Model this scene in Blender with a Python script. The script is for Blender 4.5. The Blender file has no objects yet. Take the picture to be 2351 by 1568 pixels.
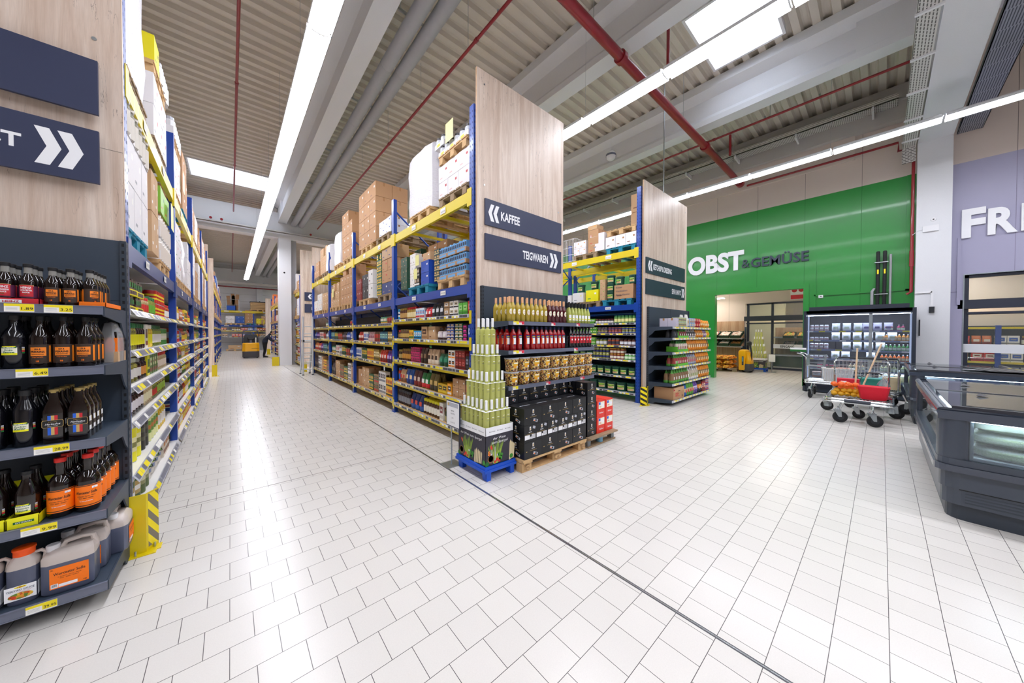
import bpy, math, random
from mathutils import Vector, Matrix
R=random.Random(7)
sc=bpy.context.scene
COL=sc.collection
# ---------------------------------------------------------------- camera
def make_camera():
    cd=bpy.data.cameras.new('camera'); co=bpy.data.objects.new('camera',cd); COL.objects.link(co)
    yaw,p,r=0.717080895,-0.0146834805,0.00169949084
    s,c=math.sin,math.cos
    fw=Vector((s(yaw)*c(p),c(yaw)*c(p),s(p))); ri=Vector((c(yaw),-s(yaw),0)); up=ri.cross(fw)
    ri2=ri*c(r)+up*s(r); up2=-ri*s(r)+up*c(r)
    m=Matrix((ri2,up2,-fw)).transposed().to_4x4(); m.translation=(0,0,1.6)
    co.matrix_world=m
    cd.sensor_width=36; cd.lens=740.78*36/2351; cd.shift_x=.57/2351; cd.shift_y=-8.24/2351
    cd.clip_start=.05; cd.clip_end=200
    sc.camera=co
make_camera()
# ---------------------------------------------------------------- world, exposure, sampling behaviour
w=bpy.data.worlds.new('sky'); sc.world=w; w.use_nodes=True
nt=w.node_tree; nt.nodes.clear()
bg=nt.nodes.new('ShaderNodeBackground'); bg.inputs[0].default_value=(.62,.76,1,1); bg.inputs[1].default_value=2.2
wo=nt.nodes.new('ShaderNodeOutputWorld'); nt.links.new(bg.outputs[0],wo.inputs[0])
vs=sc.view_settings; vs.view_transform='Standard'; vs.look='None'; vs.exposure=1.1; vs.gamma=1; vs.use_curve_mapping=False
cy=sc.cycles
cy.use_denoising=True
cy.max_bounces=7; cy.diffuse_bounces=5; cy.glossy_bounces=3; cy.transmission_bounces=6; cy.transparent_max_bounces=8
cy.sample_clamp_indirect=6; cy.caustics_reflective=False; cy.caustics_refractive=False
cy.use_adaptive_sampling=True; cy.adaptive_threshold=.02
LAMP_STRENGTH=16.0     # luminous diffusers of the strip lights
# ---------------------------------------------------------------- materials
MAT={}
def _pr(name):
    m=bpy.data.materials.new(name); m.use_nodes=True
    return m,m.node_tree,m.node_tree.nodes['Principled BSDF']
def hexc(h):
    h=h.lstrip('#'); o=[]
    for i in (0,2,4):
        v=int(h[i:i+2],16)/255; o.append(v/12.92 if v<.04045 else ((v+.055)/1.055)**2.4)
    return (*o,1)
def M(name,col=None,rough=.5,metal=0,vary=0,bump=0,scale=20,alpha=1,trans=0,emit=0,coat=0,ior=None):
    if name in MAT: return MAT[name]
    m,t,b=_pr(name); N=t.nodes; L=t.links
    c=hexc(col) if isinstance(col,str) else (*col[:3],1)
    b.inputs['Base Color'].default_value=c; b.inputs['Roughness'].default_value=rough; b.inputs['Metallic'].default_value=metal
    if alpha<1: b.inputs['Alpha'].default_value=alpha
    if trans: b.inputs['Transmission Weight'].default_value=trans
    if coat: b.inputs['Coat Weight'].default_value=coat; b.inputs['Coat Roughness'].default_value=.08
    if ior: b.inputs['IOR'].default_value=ior
    if emit: b.inputs['Emission Color'].default_value=c; b.inputs['Emission Strength'].default_value=emit
    if vary or bump:
        tc=N.new('ShaderNodeTexCoord'); nz=N.new('ShaderNodeTexNoise'); nz.inputs['Scale'].default_value=scale; nz.inputs['Detail'].default_value=5
        L.new(tc.outputs['Object'],nz.inputs['Vector'])
        if vary:
            mx=N.new('ShaderNodeMix'); mx.data_type='RGBA'; mx.blend_type='MULTIPLY'; mx.inputs[0].default_value=1
            rp=N.new('ShaderNodeMapRange'); rp.inputs[3].default_value=1-vary; rp.inputs[4].default_value=1+vary
            L.new(nz.outputs[0],rp.inputs[0]); L.new(rp.outputs[0],mx.inputs[7]); mx.inputs[6].default_value=c
            L.new(mx.outputs[2],b.inputs['Base Color'])
        if bump:
            bp=N.new('ShaderNodeBump'); bp.inputs['Strength'].default_value=bump; bp.inputs['Distance'].default_value=.02
            L.new(nz.outputs[0],bp.inputs['Height']); L.new(bp.outputs[0],b.inputs['Normal'])
    MAT[name]=m; return m
def glassy(name,col,alpha,rough=.05):
    """thin clear sheet or film: mostly see-through, keeps its gloss"""
    if name in MAT: return MAT[name]
    m=bpy.data.materials.new(name); m.use_nodes=True; t=m.node_tree; t.nodes.clear()
    o=t.nodes.new('ShaderNodeOutputMaterial'); mx=t.nodes.new('ShaderNodeMixShader'); fr=t.nodes.new('ShaderNodeFresnel'); fr.inputs[0].default_value=1.45
    tr=t.nodes.new('ShaderNodeBsdfTransparent'); gl=t.nodes.new('ShaderNodeBsdfGlossy'); df=t.nodes.new('ShaderNodeBsdfDiffuse'); m2=t.nodes.new('ShaderNodeMixShader')
    c=hexc(col); tr.inputs[0].default_value=(c[0]**.5,c[1]**.5,c[2]**.5,1); df.inputs[0].default_value=c; gl.inputs['Roughness'].default_value=rough
    m2.inputs[0].default_value=alpha
    L=t.links; L.new(tr.outputs[0],m2.inputs[1]); L.new(df.outputs[0],m2.inputs[2]); L.new(fr.outputs[0],mx.inputs[0]); L.new(m2.outputs[0],mx.inputs[1]); L.new(gl.outputs[0],mx.inputs[2]); L.new(mx.outputs[0],o.inputs[0])
    MAT[name]=m; return m
def floor_mat():
    m,t,b=_pr('floor_tiles'); N=t.nodes; L=t.links
    g=N.new('ShaderNodeNewGeometry'); mp=N.new('ShaderNodeMapping'); L.new(g.outputs['Position'],mp.inputs[0])
    mp.inputs['Location'].default_value=(-.984+20,-.155+20,0)
    br=N.new('ShaderNodeTexBrick'); br.offset=.5; br.offset_frequency=2; br.inputs['Scale'].default_value=1
    br.inputs['Brick Width'].default_value=.2; br.inputs['Row Height'].default_value=.2; br.inputs['Mortar Size'].default_value=.0017; br.inputs['Mortar Smooth'].default_value=.15
    br.inputs['Color1'].default_value=hexc('#d9d5cf'); br.inputs['Color2'].default_value=hexc('#d4d0ca'); br.inputs['Mortar'].default_value=hexc('#5d5858')
    L.new(mp.outputs[0],br.inputs['Vector'])
    nz=N.new('ShaderNodeTexNoise'); nz.inputs['Scale'].default_value=160; nz.inputs['Detail'].default_value=3; L.new(g.outputs['Position'],nz.inputs['Vector'])
    mr=N.new('ShaderNodeMapRange'); mr.inputs[3].default_value=.93; mr.inputs[4].default_value=1.05; L.new(nz.outputs[0],mr.inputs[0])
    n2=N.new('ShaderNodeTexNoise'); n2.inputs['Scale'].default_value=.9; n2.inputs['Detail'].default_value=6; L.new(g.outputs['Position'],n2.inputs['Vector'])
    m2=N.new('ShaderNodeMapRange'); m2.inputs[3].default_value=.985; m2.inputs[4].default_value=1.01; L.new(n2.outputs[0],m2.inputs[0])
    mu=N.new('ShaderNodeMath'); mu.operation='MULTIPLY'; L.new(mr.outputs[0],mu.inputs[0]); L.new(m2.outputs[0],mu.inputs[1])
    mx=N.new('ShaderNodeMix'); mx.data_type='RGBA'; mx.blend_type='MULTIPLY'; mx.inputs[0].default_value=1
    L.new(br.outputs['Color'],mx.inputs[6]); L.new(mu.outputs[0],mx.inputs[7]); L.new(mx.outputs[2],b.inputs['Base Color'])
    r=N.new('ShaderNodeMapRange'); r.inputs[3].default_value=.22; r.inputs[4].default_value=.27; L.new(n2.outputs[0],r.inputs[0]); L.new(r.outputs[0],b.inputs['Roughness'])
    b.inputs['Specular IOR Level'].default_value=.42
    bp=N.new('ShaderNodeBump'); bp.inputs['Strength'].default_value=.25; bp.inputs['Distance'].default_value=.002; bp.invert=True; L.new(br.outputs['Fac'],bp.inputs['Height']); L.new(bp.outputs[0],b.inputs['Normal'])
    MAT['floor']=m; return m
def wood_mat(name,c1,c2,crack,axis=2,seed=0.):
    m,t,b=_pr(name); N=t.nodes; L=t.links
    g=N.new('ShaderNodeNewGeometry'); mp=N.new('ShaderNodeMapping'); L.new(g.outputs['Position'],mp.inputs[0])
    sc3=[9,9,9]; sc3[axis]=.55; mp.inputs['Scale'].default_value=sc3; mp.inputs['Location'].default_value=(seed,seed*2,seed)
    n1=N.new('ShaderNodeTexNoise'); n1.inputs['Scale'].default_value=1; n1.inputs['Detail'].default_value=8; n1.inputs['Roughness'].default_value=.62; n1.inputs['Distortion'].default_value=.9; L.new(mp.outputs[0],n1.inputs['Vector'])
    cr=N.new('ShaderNodeValToRGB'); cr.color_ramp.elements[0].position=.34; cr.color_ramp.elements[0].color=hexc(c2); cr.color_ramp.elements[1].position=.62; cr.color_ramp.elements[1].color=hexc(c1)
    L.new(n1.outputs[0],cr.inputs[0])
    mp2=N.new('ShaderNodeMapping'); s3=[70,70,70]; s3[axis]=2.2; mp2.inputs['Scale'].default_value=s3; L.new(g.outputs['Position'],mp2.inputs[0])
    n2=N.new('ShaderNodeTexNoise'); n2.inputs['Detail'].default_value=4; L.new(mp2.outputs[0],n2.inputs['Vector'])
    mr=N.new('ShaderNodeMapRange'); mr.inputs[3].default_value=.86; mr.inputs[4].default_value=1.1; L.new(n2.outputs[0],mr.inputs[0])
    mx=N.new('ShaderNodeMix'); mx.data_type='RGBA'; mx.blend_type='MULTIPLY'; mx.inputs[0].default_value=1; L.new(cr.outputs[0],mx.inputs[6]); L.new(mr.outputs[0],mx.inputs[7])
    mp3=N.new('ShaderNodeMapping'); s4=[5.5,5.5,5.5]; s4[axis]=.5; mp3.inputs['Scale'].default_value=s4; mp3.inputs['Location'].default_value=(3+seed,1,seed); L.new(g.outputs['Position'],mp3.inputs[0])
    n3=N.new('ShaderNodeTexNoise'); n3.inputs['Detail'].default_value=6; n3.inputs['Distortion'].default_value=.5; L.new(mp3.outputs[0],n3.inputs['Vector'])
    # thin cracks where the noise crosses one value
    a=N.new('ShaderNodeMath'); a.operation='SUBTRACT'; a.inputs[1].default_value=.42; L.new(n3.outputs[0],a.inputs[0])
    ab=N.new('ShaderNodeMath'); ab.operation='ABSOLUTE'; L.new(a.outputs[0],ab.inputs[0])
    c3=N.new('ShaderNodeMapRange'); c3.inputs[1].default_value=0; c3.inputs[2].default_value=.009; c3.inputs[3].default_value=.75; c3.inputs[4].default_value=0; L.new(ab.outputs[0],c3.inputs[0])
    n4=N.new('ShaderNodeTexNoise'); n4.inputs['Scale'].default_value=1.7; L.new(g.outputs['Position'],n4.inputs['Vector'])
    st=N.new('ShaderNodeMapRange'); st.inputs[1].default_value=.47; st.inputs[2].default_value=.56; L.new(n4.outputs[0],st.inputs[0])
    mu=N.new('ShaderNodeMath'); mu.operation='MULTIPLY'; L.new(c3.outputs[0],mu.inputs[0]); L.new(st.outputs[0],mu.inputs[1])
    m3=N.new('ShaderNodeMix'); m3.data_type='RGBA'; L.new(mu.outputs[0],m3.inputs[0]); L.new(mx.outputs[2],m3.inputs[6]); m3.inputs[7].default_value=hexc(crack)
    L.new(m3.outputs[2],b.inputs['Base Color']); b.inputs['Roughness'].default_value=.42
    MAT[name]=m; return m
def banded(name,c1,c2,axis,period,duty=.5,rough=.5,slant=0.,metal=0,space='Position'):
    """two-colour stripes in world space (hazard tape, slats)"""
    if name in MAT: return MAT[name]
    m,t,b=_pr(name); N=t.nodes; L=t.links
    g=N.new('ShaderNodeNewGeometry'); sp=N.new('ShaderNodeSeparateXYZ'); L.new(g.outputs['Position'],sp.inputs[0])
    ad=N.new('ShaderNodeMath'); ad.operation='ADD'; L.new(sp.outputs[axis],ad.inputs[0])
    xy=N.new('ShaderNodeMath'); xy.operation='ADD'; L.new(sp.outputs[0],xy.inputs[0]); L.new(sp.outputs[1],xy.inputs[1])
    sl=N.new('ShaderNodeMath'); sl.operation='MULTIPLY'; sl.inputs[1].default_value=slant; L.new(xy.outputs[0],sl.inputs[0]); L.new(sl.outputs[0],ad.inputs[1])
    dv=N.new('ShaderNodeMath'); dv.operation='DIVIDE'; dv.inputs[1].default_value=period; L.new(ad.outputs[0],dv.inputs[0])
    fr=N.new('ShaderNodeMath'); fr.operation='FRACT'; L.new(dv.outputs[0],fr.inputs[0])
    gt=N.new('ShaderNodeMath'); gt.operation='GREATER_THAN'; gt.inputs[1].default_value=duty; L.new(fr.outputs[0],gt.inputs[0])
    mx=N.new('ShaderNodeMix'); mx.data_type='RGBA'; L.new(gt.outputs[0],mx.inputs[0]); mx.inputs[6].default_value=hexc(c1); mx.inputs[7].default_value=hexc(c2)
    L.new(mx.outputs[2],b.inputs['Base Color']); b.inputs['Roughness'].default_value=rough; b.inputs['Metallic'].default_value=metal
    MAT[name]=m; return m
def speckled(name,cols,scale=60,rough=.4,stretch=(1,1,1)):
    """hard-edged cells in several colours: pasta, nuts, pickles, crowded print"""
    if name in MAT: return MAT[name]
    m,t,b=_pr(name); N=t.nodes; L=t.links
    tc=N.new('ShaderNodeTexCoord'); mp=N.new('ShaderNodeMapping'); mp.inputs['Scale'].default_value=stretch; L.new(tc.outputs['Object'],mp.inputs[0])
    vo=N.new('ShaderNodeTexVoronoi'); vo.inputs['Scale'].default_value=scale; L.new(mp.outputs[0],vo.inputs['Vector'])
    sp=N.new('ShaderNodeSeparateColor'); L.new(vo.outputs['Color'],sp.inputs[0])
    cr=N.new('ShaderNodeValToRGB'); cr.color_ramp.interpolation='CONSTANT'; L.new(sp.outputs[0],cr.inputs[0])
    E=cr.color_ramp.elements; E[0].color=hexc(cols[0]); E[0].position=0; E[1].position=1/len(cols); E[1].color=hexc(cols[1])
    for i in range(2,len(cols)):
        e=E.new(i/len(cols)); e.color=hexc(cols[i])
    L.new(cr.outputs[0],b.inputs['Base Color']); b.inputs['Roughness'].default_value=rough
    bp=N.new('ShaderNodeBump'); bp.inputs['Strength'].default_value=.5; bp.inputs['Distance'].default_value=.004; bp.invert=True; L.new(vo.outputs['Distance'],bp.inputs['Height']); L.new(bp.outputs[0],b.inputs['Normal'])
    MAT[name]=m; return m
floor_mat()
wood_mat('oak','#e6d5c6','#c9b09c','#6d5a50')
wood_mat('oak_warm','#c9a88b','#b08a6c','#5d4a40',seed=5)
wood_mat('oak_edge','#b89878','#a08060','#806040')
M('blue_steel','#0b3f9c',.38,0,coat=.2); M('blue_steel_deep','#26407f',.4,coat=.2); M('yellow_steel','#dcc400',.4,coat=.2); M('galvanised','#9fa8ad',.35,.8,vary=.12,scale=30)
M('anthracite','#333f4e',.5); M('anthracite_dark','#29333f',.55); M('sign_blue','#2f3653',.5); M('sign_teal','#1e3540',.5); M('slot_black','#0b0c0f',.8)
M('white_paint','#e9e9ec',.5); M('white_print','#f4f5f8',.55); M('shelf_white','#e6e4e0',.4); M('rail_grey','#6a6f80',.3); M('rail_dark','#46464c',.4); M('rail_clear','#b9bcc6',.2)
M('tag_yellow','#f3df1c',.5); M('tag_white','#f3f1ec',.5); M('tag_red','#dc2b46',.5); M('ink','#17171c',.6); M('ink_soft','#5a5a66',.6)
M('concrete','#bdb9b7',.8,vary=.05,bump=.15,scale=60); M('concrete_white','#dfe0e4',.6,vary=.03,bump=.1,scale=60)
M('wall_beige','#d8cbc2',.8,vary=.02,scale=3); M('wall_green','#238a35',.32,vary=.02,scale=3,coat=.25); M('wall_purple','#a5a3bd',.4,vary=.02,scale=3); M('seam','#7d7672',.9); M('seam_green','#166a2a',.8); M('seam_purple','#8b889f',.8)
M('deck_steel','#d0c8bc',.5,0,vary=.06,scale=2); M('sheet_grey','#e6e6e8',.5)
M('pipe_red','#911b26',.35,coat=.3); M('pipe_grey','#a9a9ae',.5,vary=.05,scale=12); M('chrome','#d8dde0',.16,.95); M('zinc','#b9c0c4',.3,.85); M('rubber','#16171a',.7); M('plastic_dark','#23262c',.5)
M('pallet_wood','#cda878',.75,vary=.22,scale=18,bump=.2); M('pallet_old','#9b8468',.8,vary=.25,scale=18,bump=.2); M('pallet_blue','#12809c',.7,vary=.25,scale=18)
M('carton','#bb9068',.75,vary=.04,scale=6); M('carton_light','#c9a47c',.75,vary=.04,scale=6); M('carton_dark','#8a6445',.8); M('tape','#a87a4c',.3); M('white_carton','#e7e4e6',.6,vary=.02,scale=6); M('black_carton','#101216',.4)
M('lamp_housing','#e4e6ea',.4); M('lamp_emit','#ffffff',.5)
def lamp_material(name,col,s):
    m=bpy.data.materials.new(name); m.use_nodes=True; t=m.node_tree; t.nodes.clear()
    o=t.nodes.new('ShaderNodeOutputMaterial'); e=t.nodes.new('ShaderNodeEmission'); e.inputs[0].default_value=hexc(col); e.inputs[1].default_value=s; t.links.new(e.outputs[0],o.inputs[0]); MAT[name]=m
lamp_material('lamp_emit2','#f4f6ff',LAMP_STRENGTH)
lamp_material('sky_panel','#e6f0ff',3.2)
lamp_material('lamp_hall','#fff3e6',34.0)
lamp_material('case_glow','#cfdcff',.35)
lamp_material('case_light','#e6f0ff',14.0)
def m_(x): return MAT[x] if isinstance(x,str) else x
# ---------------------------------------------------------------- mesh builder
class MB:
    def __init__(s): s.v=[]; s.f=[]; s.mi=[]; s.mats=[]; s.sm=[]
    def mid(s,m):
        m=m_(m)
        if m not in s.mats: s.mats.append(m)
        return s.mats.index(m)
    def add(s,vs,fs,m,smooth=False):
        o=len(s.v); s.v.extend(tuple(p) for p in vs); i=s.mid(m)
        for f in fs: s.f.append([a+o for a in f]); s.mi.append(i); s.sm.append(smooth)
        return s
    def box(s,x0,x1,y0,y1,z0,z1,m,mx=None):
        if x0>x1:x0,x1=x1,x0
        if y0>y1:y0,y1=y1,y0
        if z0>z1:z0,z1=z1,z0
        v=[(x0,y0,z0),(x1,y0,z0),(x1,y1,z0),(x0,y1,z0),(x0,y0,z1),(x1,y0,z1),(x1,y1,z1),(x0,y1,z1)]
        if mx is not None: v=[mx@Vector(p) for p in v]
        return s.add(v,[(0,3,2,1),(4,5,6,7),(0,1,5,4),(1,2,6,5),(2,3,7,6),(3,0,4,7)],m)
    def quad(s,a,b,c,d,m): return s.add([a,b,c,d],[(0,1,2,3)],m)
    def lathe(s,pr,n,m,c=(0,0,0),mx=None,caps=True,sq=0,sx=1,sy=1):
        """profile [(r,z[,mat])]; sq>0 squares the section off"""
        vs=[];cx,cy_,cz=c
        for q in pr:
            for k in range(n):
                a=2*math.pi*(k+.5)/n; ca,sa=math.cos(a),math.sin(a); r=q[0]
                if sq: r*=1/((abs(ca)**sq+abs(sa)**sq)**(1/sq))
                vs.append(Vector((cx+r*ca*sx,cy_+r*sa*sy,cz+q[1])))
        if mx is not None: vs=[mx@p for p in vs]
        o=len(s.v); s.v.extend(tuple(p) for p in vs)
        for j in range(len(pr)-1):
            mm=s.mid(pr[j+1][2] if len(pr[j+1])>2 else m)
            for k in range(n):
                k2=(k+1)%n; s.f.append([o+j*n+k,o+j*n+k2,o+(j+1)*n+k2,o+(j+1)*n+k]); s.mi.append(mm); s.sm.append(True)
        if caps:
            if pr[0][0]>1e-6: s.f.append([o+k for k in range(n)][::-1]); s.mi.append(s.mid(m)); s.sm.append(False)
            if pr[-1][0]>1e-6: s.f.append([o+(len(pr)-1)*n+k for k in range(n)]); s.mi.append(s.mid(pr[-1][2] if len(pr[-1])>2 else m)); s.sm.append(False)
        return s
    def cyl(s,a,b,r,m,n=12,r2=None):
        a=Vector(a);b=Vector(b); d=b-a; L_=d.length; q=d.to_track_quat('Z','Y').to_matrix().to_4x4(); q.translation=a
        return s.lathe([(r,0),(r if r2 is None else r2,L_)],n,m,mx=q)
    def tube(s,pts,r,m,n=8,closed=False):
        pts=[Vector(p) for p in pts]; N=len(pts); vs=[]
        prev=None
        for i,p in enumerate(pts):
            if closed: d=(pts[(i+1)%N]-pts[i-1])
            else: d=(pts[min(i+1,N-1)]-pts[max(i-1,0)])
            d.normalize()
            if prev is None:
                u=d.cross(Vector((0,0,1)) if abs(d.z)<.9 else Vector((1,0,0))).normalized()
            else:
                u=(prev-d*prev.dot(d)).normalized()
            prev=u; w_=d.cross(u)
            for k in range(n):
                a=2*math.pi*k/n; vs.append(p+(u*math.cos(a)+w_*math.sin(a))*r)
        fs=[]
        for i in range(N if closed else N-1):
            j=(i+1)%N
            for k in range(n):
                k2=(k+1)%n; fs.append((i*n+k,i*n+k2,j*n+k2,j*n+k))
        s.add(vs,fs,m,True)
        if not closed: s.add([vs[k] for k in range(n)],[tuple(range(n))[::-1]],m); s.add([vs[(N-1)*n+k] for k in range(n)],[tuple(range(n))],m)
        return s
    def prism(s,poly,axis,a,b,m):
        """poly in the two other axes (in xyz order) pushed from a to b along axis"""
        def P(p,t):
            q=list(p); q.insert(axis,t); return tuple(q)
        n=len(poly); vs=[P(p,a) for p in poly]+[P(p,b) for p in poly]
        fs=[tuple(range(n))[::-1],tuple(range(n,2*n))]+[(i,(i+1)%n,n+(i+1)%n,n+i) for i in range(n)]
        return s.add(vs,fs,m)
    def text(s,st,o,xd,ud,h,m,wide=1.,bold=.0,align='L',depth=0.,shear=0.,fit=None):
        """lettering: o = baseline start (L) or centre (C), xd reading direction, ud up, h cap height"""
        vs,fs,W=glyphs(st,bold); o=Vector(o); xd=Vector(xd).normalized(); ud=Vector(ud).normalized(); nd=xd.cross(ud)
        k=h/.73
        if fit: wide=fit/(W*k)
        W*=k*wide; off={'L':0,'C':-W/2,'R':-W}[align]
        out=[o+xd*(x*k*wide+off+shear*y*k)+ud*(y*k)+nd*.0004 for x,y in vs]
        if depth:
            n=len(out); top=[p+nd*depth for p in out]
            s.add(top,fs,m)
            E={}
            for f in fs:
                for i in range(len(f)):
                    a,b=f[i],f[(i+1)%len(f)]
                    if (b,a) in E: del E[(b,a)]
                    else: E[(a,b)]=1
            ex=[];
            for a,b in E: i=len(ex); ex+= [out[a],out[b],top[b],top[a]]
            s.add(ex,[(i,i+1,i+2,i+3) for i in range(0,len(ex),4)],m)
        else: s.add(out,fs,m)
        return W
    def mesh(s,name,sharp=35):
        me=bpy.data.meshes.new(name); me.from_pydata(s.v,[],s.f)
        for m in s.mats: me.materials.append(m)
        me.polygons.foreach_set('material_index',s.mi); me.polygons.foreach_set('use_smooth',s.sm)
        if any(s.sm): me.set_sharp_from_angle(angle=math.radians(sharp))
        me.update(); return me
    def build(s,name,parent=None,loc=(0,0,0),rz=0,label=None,cat=None,group=None,kind=None):
        return put(s.mesh(name),name,parent,loc,rz,label,cat,group,kind)
_G={}
def glyphs(st,bold):
    if 'M' in st: bold=min(bold,.018)
    k=(st,bold)
    if k in _G: return _G[k]
    cu=bpy.data.curves.new('lettering','FONT'); cu.body=st; cu.size=1; cu.offset=bold; cu.resolution_u=5 if bold>=.035 else 2
    ob=bpy.data.objects.new('lettering',cu); me=ob.to_mesh()
    vs=[(v.co.x,v.co.y) for v in me.vertices]; fs=[tuple(p.vertices) for p in me.polygons]
    fs=[f if me.polygons[i].normal.z>=0 else f[::-1] for i,f in enumerate(fs)]
    x0=min((v[0] for v in vs),default=0); vs=[(x-x0,y) for x,y in vs]; W=max((v[0] for v in vs),default=0)
    ob.to_mesh_clear(); bpy.data.objects.remove(ob); bpy.data.curves.remove(cu)
    _G[k]=(vs,fs,W); return _G[k]
def put(me,name,parent=None,loc=(0,0,0),rz=0,label=None,cat=None,group=None,kind=None):
    o=bpy.data.objects.new(name,me); COL.objects.link(o)
    if parent is not None: o.parent=parent
    o.location=loc
    if rz: o.rotation_euler=(0,0,rz)
    if label: o['label']=label
    if cat: o['category']=cat
    if group: o['group']=group
    if kind: o['kind']=kind
    return o
def thing(name,label,cat,loc=(0,0,0),rz=0,group=None):
    return put(None,name,None,loc,rz,label,cat,group)
def struct(mb,name): return mb.build(name,kind='structure')
def dup(root,loc,rz=0,label=None,group=None):
    r=root.copy(); COL.objects.link(r); r.location=loc; r.rotation_euler=(0,0,rz)
    if label: r['label']=label
    if group: r['group']=group
    for ch in root.children:
        c=ch.copy(); COL.objects.link(c); c.parent=r
        for g in ch.children:
            d=g.copy(); COL.objects.link(d); d.parent=c
    return r
# ================================================================ the building
def perforated(name,base,hole,w,h,mort,rough=.45,metal=.3):
    m,t,b=_pr(name); N=t.nodes; L=t.links
    g=N.new('ShaderNodeNewGeometry'); mp=N.new('ShaderNodeMapping'); L.new(g.outputs['Position'],mp.inputs[0])
    br=N.new('ShaderNodeTexBrick'); br.offset=.5; br.inputs['Scale'].default_value=1; br.inputs['Brick Width'].default_value=w; br.inputs['Row Height'].default_value=h; br.inputs['Mortar Size'].default_value=mort; br.inputs['Mortar Smooth'].default_value=0
    br.inputs['Color1'].default_value=hexc(hole); br.inputs['Color2'].default_value=hexc(hole); br.inputs['Mortar'].default_value=hexc(base)
    L.new(mp.outputs[0],br.inputs['Vector']); L.new(br.outputs['Color'],b.inputs['Base Color']); b.inputs['Roughness'].default_value=rough; b.inputs['Metallic'].default_value=metal
    MAT[name]=m; return m,mp
_,mp=perforated('tray_holes_x','#d8d5d2','#6b6764',.09,.035,.011)
_,mp=perforated('tray_holes_y','#d8d5d2','#6b6764',.09,.04,.012); mp.inputs['Rotation'].default_value=(0,math.pi/2,math.pi/2)
_,mp=perforated('tray_slots','#dcd8d4','#77736f',.045,.14,.016); mp.inputs['Rotation'].default_value=(math.pi/2,0,math.pi/2)
_,mp=perforated('mesh_tray','#9a9ca4','#4c4f58',.03,.5,.009,metal=.6); mp.inputs['Rotation'].default_value=(0,0,math.pi/2)
XR=13.2; YB=39.3; ROOF=7.95
# floor with its expansion joints
mb=MB(); mb.box(-14,34,-14,YB,-.2,0,'floor'); struct(mb,'floor')
mb=MB(); mb.box(1.908,1.93,-14,YB,0,.0012,'rail_dark'); mb.box(1.915,1.923,-14,YB,0,.0016,'chrome')
for y in (4.2,6.86): mb.box(-.57,2.48,y-.004,y+.004,0,.001,'seam')
struct(mb,'trim_1')
# roof deck: trapezoid sheets with two skylight openings
deck=MB(); P_=.297
def deck_patch(x0,x1,y0,y1):
    n0=math.floor(y0/P_); n1=math.ceil(y1/P_)
    ys=[]
    for n in range(n0,n1+1):
        b=n*P_
        for dy,dz in ((0,0),(.12,0),(.15,.085),(.18,.095),(.235,.095),(.265,.085)): ys.append((b+dy,dz))
    pts=[(y0,0)]+[q for q in ys if y0<q[0]<y1]+[(y1,0)]
    vs=[];fs=[]
    for y,dz in pts: vs+= [(x0,y,ROOF+dz),(x1,y,ROOF+dz)]
    for i in range(len(pts)-1): fs.append((2*i,2*i+1,2*i+3,2*i+2))
    deck.add(vs,fs,'deck_steel')
SKY=[(7.0,8.82,1.45,2.70),(-1.12,1.29,16.57,18.2)]
def region(x0,x1,y0,y1,holes):
    ys=sorted({y0,y1,*[h[2] for h in holes],*[h[3] for h in holes]})
    for a,b in zip(ys,ys[1:]):
        hs=sorted([h for h in holes if h[2]<=a and h[3]>=b])
        x=x0
        for h in hs: deck_patch(x,h[0],a,b); x=h[1]
        deck_patch(x,x1,a,b)
region(-14,34,-14,YB,SKY)
deck.box(-14,34,-14,YB,ROOF+1.5,ROOF+1.6,'deck_steel')
struct(deck,'ceiling')
for i,(x0,x1,y0,y1) in enumerate(SKY):
    f=MB(); zt=ROOF+.55; t=.05
    for a in ((x0-t,x0,y0-t,y1+t),(x1,x1+t,y0-t,y1+t),(x0,x1,y0-t,y0),(x0,x1,y1,y1+t)): f.box(*a,ROOF-.03,zt,'white_paint')
    o=struct(f,'window_%d'%(i+1))
    g=MB(); g.box(x0-t,x1+t,y0-t,y1+t,zt,zt+.04,'sky_panel'); g.build('pane',o)
    if i==0:
        h=MB(); yc=(y0+y1)/2
        h.box(x0,x0+.1,y0,y1,zt-.1,zt-.02,'rail_clear'); h.box(x0,x1,y0,y0+.06,zt-.1,zt-.02,'rail_clear'); h.box(x1-.1,x1,y0,y1,zt-.1,zt-.02,'rail_clear')
        h.tube([(x0+.05,y1-.05,ROOF+.1),(x0-.0,yc+.3,ROOF+.28),(x0+.5,yc,ROOF+.45)],.02,'chrome'); h.build('opener',o)
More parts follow.
